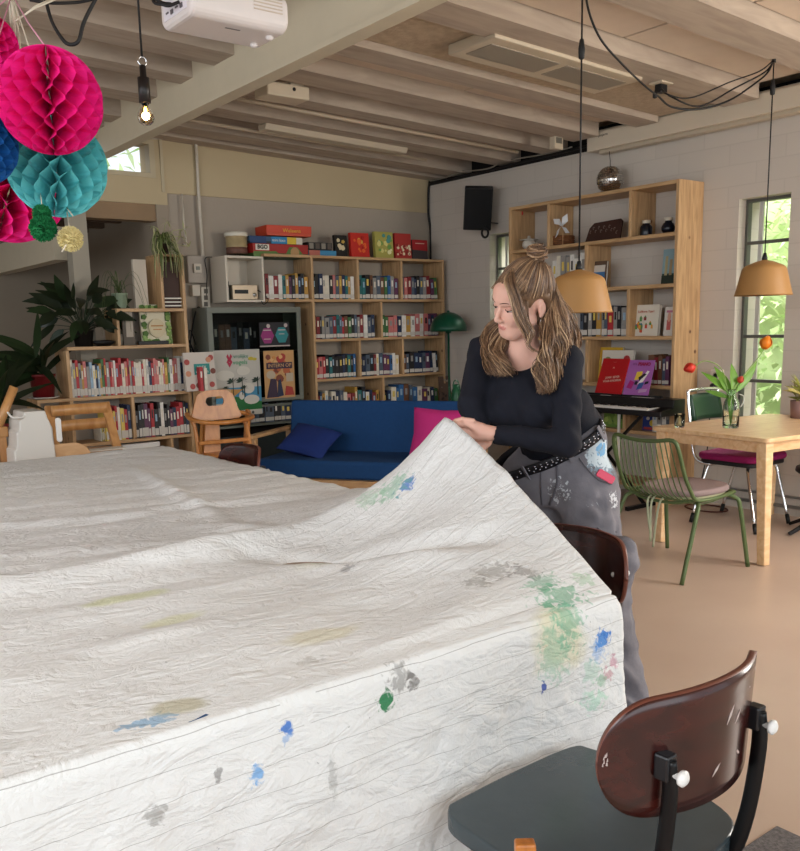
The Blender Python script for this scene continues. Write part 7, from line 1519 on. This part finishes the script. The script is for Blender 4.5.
    V, F = g.mesh(); V = smooth_mesh(V, F, 2); sdf_obj('top', V, F, [mat('navy_knit', '#0a0c19', .9, var=.1, vscale=30, bump=.15, bscale=350)], r)
    # ---------------- trousers
    lo2 = np.minimum(lo, np.minimum(ankL, ankR)-.2); hi2 = np.maximum(hi, np.maximum(ankL, ankR)+.2); lo2[2] = -.01; hi2[2] = wb[2]+.2
    t0 = Field(lo2, hi2, .0075)
    kL, kR = kneeL, kneeR; aL, aR = ankL+up*.0, ankR
    t0.cap(wb-ax*.02-lb*.062, wb-ax*.02+lb*.062, .103, .103, .04, fb, .92); t0.cap(wb, pel, .1, .125, .05); t0.cap(pel-lb*.09-up*.03, pel+lb*.09-up*.03, .132, .132, .05, fb, .95); t0.cap(pel-fb*.035-lb*.07-up*.07, pel-fb*.035+lb*.07-up*.07, .12, .12, .05)
    for a, b, c, sg in ((hipL+lb*.02, kL+lb*.01, aL, 1), (hipR-lb*.01, kR, aR, -1)):
        t0.cap(a-up*.04, b, .128, .104, .05); t0.cap(b, c-up*.02, .1, .088, .04); t0.ell(b+up*.12+lb*sg*.075, (.06, .06, .1), None, .02)
        t0.cap(c-up*.05, c-up*.03, .1, .094, .02)
    X_, Y_, Z_ = np.meshgrid(*[np.arange(t0.n[i], dtype=np.float32)*t0.h+t0.lo[i] for i in range(3)], indexing='ij')
    low = np.clip((.55-Z_)/.4, 0, 1); wz = np.clip((wb[2]-.1-Z_)/.1, 0, 1); t0.v += wz*(.006+.006*low)*np.sin(38*Z_+9*np.sin(13*X_+7*Y_))*np.sin(15*X_-11*Y_+8*Z_)+wz*.0035*np.sin(85*Z_+30*X_-20*Y_)*np.sin(25*Y_+9*X_)+.004*np.sin(55*(X_*.5-Y_*.85)+10*Z_)*np.clip((.86-Z_)/.1, 0, 1)
    t0.v = np.maximum(t0.v, ((X_-wb[0])*ax[0]+(Y_-wb[1])*ax[1]+(Z_-wb[2])*ax[2]-.016).astype(np.float32)); t0.v = np.maximum(t0.v, .028-Z_)
    V, F = t0.mesh(); V = smooth_mesh(V, F, 2)
    tm = bpy.data.materials.new('work_trousers'); tm.use_nodes = True; N = tm.node_tree.nodes; L = tm.node_tree.links; b = N['Principled BSDF']; b.inputs['Roughness'].default_value = .85
    tc = N.new('ShaderNodeTexCoord'); base = N.new('ShaderNodeTexNoise'); base.inputs['Scale'].default_value = 7; base.inputs['Detail'].default_value = 6; L.new(tc.outputs['Object'], base.inputs['Vector']); cr_ = N.new('ShaderNodeValToRGB'); cr_.color_ramp.elements[0].color = lin('#5e5b61'); cr_.color_ramp.elements[1].color = lin('#7d7a80'); cr_.color_ramp.elements[0].position = .3; cr_.color_ramp.elements[1].position = .7; L.new(base.outputs['Fac'], cr_.inputs[0]); col = cr_.outputs[0]
    I = WM[r.name].inverted()
    def splash(P_, rad, sc, thr, c, op, col):
        vm = N.new('ShaderNodeVectorMath'); vm.operation = 'DISTANCE'; L.new(tc.outputs['Object'], vm.inputs[0]); vm.inputs[1].default_value = I @ Vector(P_)
        mr = N.new('ShaderNodeMapRange'); mr.inputs['From Min'].default_value = rad; mr.inputs['From Max'].default_value = rad*.35; L.new(vm.outputs['Value'], mr.inputs['Value'])
        nz = N.new('ShaderNodeTexNoise'); nz.inputs['Scale'].default_value = sc; nz.inputs['Detail'].default_value = 5; nz.inputs['Distortion'].default_value = 1.; L.new(tc.outputs['Object'], nz.inputs['Vector'])
        m1 = N.new('ShaderNodeMath'); m1.operation = 'MULTIPLY'; L.new(mr.outputs[0], m1.inputs[0]); L.new(nz.outputs['Fac'], m1.inputs[1]); m2 = N.new('ShaderNodeMapRange'); m2.inputs['From Min'].default_value = thr; m2.inputs['From Max'].default_value = thr+.05; m2.inputs['To Max'].default_value = op; L.new(m1.outputs[0], m2.inputs['Value'])
        mx = N.new('ShaderNodeMixRGB'); L.new(m2.outputs[0], mx.inputs[0]); L.new(col, mx.inputs[1]); mx.inputs[2].default_value = lin(c); return mx.outputs[0]
    surf = lambda x, y, d=3.2: D(x, y, d)
    for P_, rad, sc, thr, c, op in ((surf(602, 460), .13, 42, .37, '#86a4b4', .6), (surf(600, 455), .12, 45, .36, '#c4d0d6', .9), (surf(600, 450), .05, 45, .36, '#4f98c8', .8), (surf(585, 487), .04, 60, .4, '#d8d8d8', .95), (surf(610, 500), .08, 70, .46, '#c9ccd0', .9), (surf(560, 490), .12, 70, .53, '#c9ccd0', .8), (surf(508, 468), .06, 50, .36, '#9fb8a8', .8), (surf(590, 508), .12, 80, .54, '#b9bcc0', .8)): col = splash(P_, rad, sc, thr, c, op, col)
    L.new(col, b.inputs['Base Color']); bn = N.new('ShaderNodeTexNoise'); bn.inputs['Scale'].default_value = 60; L.new(tc.outputs['Object'], bn.inputs['Vector']); bp = N.new('ShaderNodeBump'); bp.inputs['Strength'].default_value = .2; bp.inputs['Distance'].default_value = .01; L.new(bn.outputs['Fac'], bp.inputs['Height']); L.new(bp.outputs[0], b.inputs['Normal'])
    tro = sdf_obj('trousers', V, F, [tm], r)
    # belt with studs, belt loops, fly, pocket edge, cargo flap (each hugging the trousers)
    bl = nrm(lb-ax*(lb@ax)); bf = nrm(np.cross(ax, bl)); bf = bf if bf@fb > 0 else -bf
    bc = wb+ax*.012
    from mathutils.bvhtree import BVHTree
    def hull(t, z, extra=.004):
        d = bl*math.cos(t)+bf*math.sin(t); o = bc+ax*z; hit = BV.ray_cast(Vector(o+d*.5), Vector(-d)); 
        return (A(hit[0])+d*extra) if hit[0] is not None else o+d*.15
    BV = BVHTree.FromPolygons([tuple(v) for v in V], [tuple(map(int, q)) for q in F])
    nb = 48; ring = [np.array([hull(2*PI*i/nb, z, .004) for i in range(nb)]) for z in (-.045, -.022, 0.)]
    rad = np.linalg.norm(ring[0]-(bc-ax*.045), axis=1)
    pts = []
    for z, k in ((-.046, 0), (-.006, 0)):
        pts.append([bc+ax*z+nrm(ring[0][i]-(bc-ax*.045))*(rad[i]+.0) for i in range(nb)])
    e = MB()
    vs_ = [tuple(p) for rg in pts for p in rg]; e.add(vs_, [(i, (i+1) % nb, nb+(i+1) % nb, nb+i) for i in range(nb)], 0, True); be = e.build('belt', mat('belt_black', '#131218', .45), r, solid=.005)
    e = MB()
    for i in range(0, nb*2):
        u = i/2; i0 = int(u) % nb; i1 = (i0+1) % nb; w_ = u-int(u)
        for kz in (.28, .5, .72):
            if (i+int(kz*10)) % 2: continue
            p = lerp(lerp(pts[0][i0], pts[1][i0], kz), lerp(pts[0][i1], pts[1][i1], kz), w_); d = nrm(p-(bc+ax*-.026)); e.ell(Vector(p+d*.003), .0042, 8, 5)
    e.build('belt_studs', mat('stud_silver', '#a8a8ae', .25, 1.), be)
    for t in (.25, 1.15, 2.2, -.5):
        i = int((t % (2*PI))/(2*PI)*nb); p0, p1 = pts[0][i], pts[1][i]; d = nrm(p0-(bc-ax*.045)); lt = MB(); lt.bar(Vector(p0-ax*.014+d*.007), Vector(p1+ax*.01+d*.007), .018, .005, up=tuple(d)); lt.build('belt_loop', tm, tro)
    def strip(nm, px, d0, m, w_=.004, lift=.003):
        P_ = []
        for x, y in px:
            q = ray(x, y); hit = BV.ray_cast(CO, q.normalized()); 
            if hit[0] is not None: P_.append(hit[0]+hit[1]*lift*(1 if hit[1].dot(q) < 0 else -1))
        if len(P_) > 1: e = MB(); e.tube(spline(P_, 4), w_, 6, flat=.5); e.build(nm, m, tro)
    sm = mat('trouser_seam', '#57545a', .85)
    strip('pocket_edge', [(579, 458), (588, 470), (598, 480), (611, 484)], 0, sm); strip('fly_seam', [(541, 468), (541, 485), (542, 505)], 0, sm); strip('fly_seam', [(557, 466), (557, 485), (550, 505)], 0, sm); strip('side_seam', [(613, 446), (618, 470), (620, 500), (621, 520)], 0, sm, .003); strip('cargo_flap', [(597, 528), (606, 534), (616, 532), (622, 521)], 0, sm, .006)
    # pink phone in the pocket
    def onb(x, y): q = ray(x, y); h = BV.ray_cast(CO, q.normalized()); return A(h[0]) if h[0] is not None else D(x, y, 3.2)
    a, b2, c2 = onb(596, 471), onb(613, 482), onb(611, 475); nn = -A(CF); d1 = nrm(b2-a)
    e = MB(); o = Vector((a+b2)/2)-CF*.012; U = Vector(nrm(A(CR)*.86-A(CU)*.5)); Vv = Vector(nrm(A(CU)*.86+A(CR)*.5)); e.prism(rrect(.068, .03, .008, 4), o, U, Vv, .011); single(e, 'phone', mat('phone_pink', '#e0405f', .35), 'pink phone sticking out of the woman\'s trouser pocket', 'phone', tuple(o), bevel=.002)
    # shoes
    for a, s in ((ankL, 1), (ankR, -1)):
        sh = Field(a-A((.24, .24, .12)), a+A((.24, .24, .1)), .005); b0 = A((a[0], a[1], .045)); sh.cap(b0-fb*.03, b0+fb*.14+lb*.01, .042, .036, .02, up, .95); sh.cap(b0, a+up*.0, .045, .04, .03)
        sx = np.arange(sh.n[2])*sh.h+sh.lo[2]; sh.v = np.maximum(sh.v, (.004-sx)[None, None, :].astype(np.float32)); V2, F2 = sh.mesh(); sdf_obj('shoe', smooth_mesh(V2, F2, 1), F2, [mat('shoe_dark', '#1d1c20', .6)], r)
    # ---------------- hair
    hm = [mat('hair_a', '#70553f', .42, var=.25, vscale=60), mat('hair_b', '#8f6f52', .42, var=.25, vscale=60), mat('hair_c', '#553d2c', .42, var=.25, vscale=60), mat('hair_d', '#b39473', .42, var=.2, vscale=60)]
    hf = Field(hc-.18, hc+.2, .004)
    hf.ell(H(0, -.024, .042), A((.081, .099, .097))*HS, R3, .01); hf.ell(H(0, -.055, -.02), A((.078, .062, .09))*HS, R3, .03)
    hf.ell(H(0, .12, -.045), A((.086, .095, .128))*HS, R3, .012, sub=True)
    for s in (-1, 1): hf.ell(H(s*.06, .055, -.07), A((.05, .06, .075))*HS, R3, .01, sub=True); hf.ell(H(s*.085, -.012, -.024), A((.036, .04, .05))*HS, R3, .008, sub=True)
    V3, F3 = hf.mesh(); V3 = smooth_mesh(V3, F3, 1); hair = sdf_obj('hair', V3, F3, [hm[0]], r)
    HB = BVHTree.FromPolygons([tuple(v) for v in V3], [tuple(map(int, q)) for q in F3])
    rn = random.Random(5); mb = MB()
    def lock(pts, rad, wav=.012, fl=.6, ph=None, nw=5., m=None, n_=6, sides=5):
        P_ = spline([Vector(p) for p in pts], n_); n = len(P_); ph = rn.uniform(0, 6.3) if ph is None else ph; out = []
        for i, p in enumerate(P_):
            t = i/(n-1); am = wav*min(1, max(0, (t-.15)*1.6)); out.append(p+CR*(am*math.sin(nw*PI*t+ph))-CF*(am*.7*math.cos(nw*PI*t+ph)))
        rr = [rad*(.6+.5*math.sin(PI*min(1, .15+.7*i/(n-1))))*min(1, .2+.8*(n-1-i)/4) for i in range(n)]
        mb.tube(out, rr, sides, rn.choice((0, 0, 0, 1, 1, 2, 2, 3)) if m is None else m, flat=fl)
    def clump(pts, cnt, spread, rad, wav, nw, tip=1.):
        ph = rn.uniform(0, 6.3)
        for _ in range(cnt):
            j = A((rn.gauss(0, 1), rn.gauss(0, 1), rn.gauss(0, .6)))*spread; k = len(pts)-1
            lock([q+j*(.6+.5*i/k) for i, q in enumerate(pts)], rad*rn.uniform(.7, 1.3), wav*rn.uniform(.8, 1.2), .7, ph+rn.gauss(0, .35), nw)
    knot = H(.012, -.062, .124)
    def scalp(q, t, lift):
        p = q*(1-t)+knot*t; c0 = H(0, -.024, .03); d = Vector(p-c0).normalized(); hit = HB.ray_cast(Vector(c0)+d*.3, -d); return (hit[0]+d*lift) if hit[0] is not None else Vector(p)
    # strands combed over the scalp up to the knot
    for i in range(260):
        a = rn.uniform(-2.3, 2.3); z0 = rn.uniform(.04, .09) if abs(a) < 1 else rn.uniform(-.01, .07)
        if .9 < abs(a) < 1.9 and z0 < .03: z0 = .035
        q = H(.098*math.sin(a), -.02+.11*math.cos(a), z0); lf_ = rn.uniform(.0005, .004)
        pts = [scalp(q, k/5, lf_) for k in range(6)]; pts[-1] = Vector(knot)+Vector(HU)*rn.uniform(-.015, .005); lock(pts, rn.uniform(.0016, .0028), .0012, .6, nw=3, n_=4)
    # messy bun
    for i in range(110):
        a0 = rn.uniform(0, 6.28); R_ = rn.uniform(.014, .035); el = rn.uniform(-1, 1); ctr = knot+HU*(.026+.021*el)
        w_ = math.sqrt(max(.1, 1-el*el*.7)); tl = rn.uniform(-.5, .5)
        pts = [ctr+HM@A((R_*w_*math.cos(a0+t), R_*w_*math.sin(a0+t), tl*R_*math.sin(t)+.002*t)) for t in [k*.8 for k in range(rn.choice((5, 6, 7)))]]; lock(pts, rn.uniform(.002, .0036), .002, .7, nw=3, n_=4)
    for i in range(22): d = nrm(HM@A((rn.uniform(-1, 1), rn.uniform(-.8, .5), rn.uniform(.2, 1.2)))); lock([knot+HU*.015, knot+HU*.02+d*.025, knot+HU*.022+d*.045+A((rn.uniform(-.01, .01), 0, -.006))], .0013, .002)
    def gd(*g): return [D(x, y, d) for x, y, d in g]
    # long wavy hair behind the ear; guides are points on its fall
    G = [gd((552, 320, 2.95), (548, 336, 2.92), (541, 354, 2.92), (539, 374, 2.935), (541, 392, 2.95)), gd((555, 296, 2.97), (559, 316, 2.935), (552, 338, 2.92), (548, 364, 2.94), (545, 393, 2.96)), gd((547, 268, 2.99), (559, 296, 2.96), (565, 330, 2.95), (560, 360, 2.97), (552, 389, 2.99)), gd((549, 262, 3.06), (564, 292, 3.05), (573, 325, 3.06), (571, 350, 3.08), (563, 378, 3.06)), gd((552, 268, 3.12), (564, 300, 3.13), (575, 328, 3.15), (575, 350, 3.16), (570, 366, 3.15))]
    def root(G_):
        for g_ in G_:
            for k, lift in ((0, .004), (1, .016)):
                co = HB.find_nearest(Vector(g_[k])); c, nn = A(co[0]), A(co[1]); nn = nn if nn@(c-hc) > 0 else -nn; dd = np.linalg.norm(g_[k]-c)
                if k == 0: g_[k] = c+nn*lift
                elif dd > lift or (g_[k]-c)@nn < 0: g_[k] = c+nn*lift*.9
        return G_
    G = root(G)
    def blend(G_, u):
        k = min(len(G_)-2, int(u*(len(G_)-1))); t = u*(len(G_)-1)-k; return [a*(1-t)+b*t for a, b in zip(G_[k], G_[k+1])]
    for i in range(84):
        u = (i+rn.random())/84; p = blend(G, u); j = A(CF)*rn.uniform(-.012, .02); cut = rn.choice((5, 5, 5, 4)); clump([q+j*(k/4) for k, q in enumerate(p)][:cut], 9, .0046, .0019, rn.uniform(.012, .019), rn.uniform(3., 4.2))
    # strands from the parting sweeping over the temple and curling before the ear
    T_ = [gd((505, 268, 2.9), (504, 280, 2.86), (509, 298, 2.855), (514, 316, 2.86), (522, 333, 2.88), (526, 340, 2.9)), gd((509, 266, 2.9), (511, 282, 2.87), (517, 300, 2.865), (521, 316, 2.87), (529, 332, 2.885), (531, 341, 2.9)), gd((512, 266, 2.91), (516, 282, 2.885), (521, 299, 2.88), (525, 314, 2.88), (531, 330, 2.89), (527, 343, 2.9))]
    for g_ in T_:
        for k in range(4):
            co = HB.find_nearest(Vector(g_[k])); 
            if k == 0: g_[k] = A(co[0])+A(co[1])*.002
    for i in range(9):
        p = blend(T_, (i+rn.random())/9); cut = 6 if i % 3 else 5; clump(p[:cut], 9, .0042, .0016, .003, 3)
    for i in range(7): clump([a_ for a_ in gd((525+i*.6, 300, 2.9), (528, 318, 2.9), (530+i*.7, 332, 2.895), (529, 344, 2.9), (533+i, 352, 2.91))], 4, .0024, .0016, .004, 4)
    # far side: hair falling behind the cheek and over the far shoulder
    G2 = root([gd((494, 276, 3.1), (487, 300, 3.18), (487, 325, 3.18), (484, 350, 3.13), (489, 374, 3.08)), gd((500, 300, 3.17), (490, 325, 3.17), (491, 345, 3.1), (496, 362, 3.05), (500, 376, 3.03)), gd((506, 312, 3.17), (501, 335, 3.12), (503, 348, 3.06), (506, 362, 3.02), (511, 375, 3.01))])
    for i in range(30):
        p = blend(G2, (i+rn.random())/30); clump(p, 8, .0045, .0019, rn.uniform(.011, .017), rn.uniform(3, 4.2))
    # hairline: short strands from the forehead swept up and back
    for i in range(120):
        x = rn.uniform(-.066, .062); q = H(x, .088-9*abs(x)**2.4, .074-.5*abs(x)**1.2-rn.uniform(0, .006)); p2 = scalp(H(x*1.15, .06-.4*abs(x), .1-.2*abs(x)), .12, .003); lock([q, p2, scalp(H(x, .03, .11), .45, .003)], .0017, .001, .6, nw=2, n_=4)
    mb.build('hair_locks', hm, hair)
woman()
# ------------------------------------------------------------------ light
def lights():
    w = bpy.data.worlds.new('sky'); SC.world = w; w.use_nodes = True
    bg = w.node_tree.nodes['Background']; bg.inputs['Color'].default_value = (.86, .93, 1, 1); bg.inputs['Strength'].default_value = 1.1
    def area(name, loc, target, sx, sy, power, col):
        l = bpy.data.lights.new(name, 'AREA'); l.shape = 'RECTANGLE'; l.size = sx; l.size_y = sy; l.energy = power; l.color = col
        o = bpy.data.objects.new(name, l); COL.objects.link(o); o.location = loc
        o.rotation_euler = (Vector(target)-Vector(loc)).to_track_quat('-Z', 'Y').to_euler(); return o
    area('assumed_front_window_light', (.4, -2.3, 1.9), (1.6, 3, 1.0), 4.5, 2.2, 58, (.86, .95, 1))  # added lamp for large windows assumed behind the viewer; no window is modelled
    area('assumed_side_window_light', (-2.6, 1.6, 2.35), (1.4, 2.6,   .7), 4.0, 1.6, 52, (.96, .97, 1)).data.spread = 2.2  # added lamp standing in for unseen, assumed windows along the open side
    area('east_fill_light', (XW-.05, .6, 1.7), (3.2, 2.6, .3), 2.2, 1.8, 210, (1, .95, .88))  # added unseen lamp before solid wall, for windows assumed beyond the view
    area('outdoor_fill_light', (9.2, 4.8, 5.0), (6.0, 4.8, .9), 5, 2.5, 800, (.98, 1, .95))  # unseen lamp added outdoors to brighten the shrubbery and window jambs
lights()
sl = bpy.data.lights.new('outdoor_fill_sun', 'SUN'); sl.energy = 1.8; sl.angle = 1.2; sl.color = (1, .97, .9); so = bpy.data.objects.new('outdoor_fill_sun', sl); COL.objects.link(so); so.rotation_euler = Vector((.6, .12, -.8)).to_track_quat('-Z', 'Y').to_euler()  # added only to brighten the shrubbery outside the windows
vs = SC.view_settings; vs.view_transform = 'Standard'; vs.look = 'None'; vs.gamma = 1; vs.use_curve_mapping = False; vs.exposure = 0.2
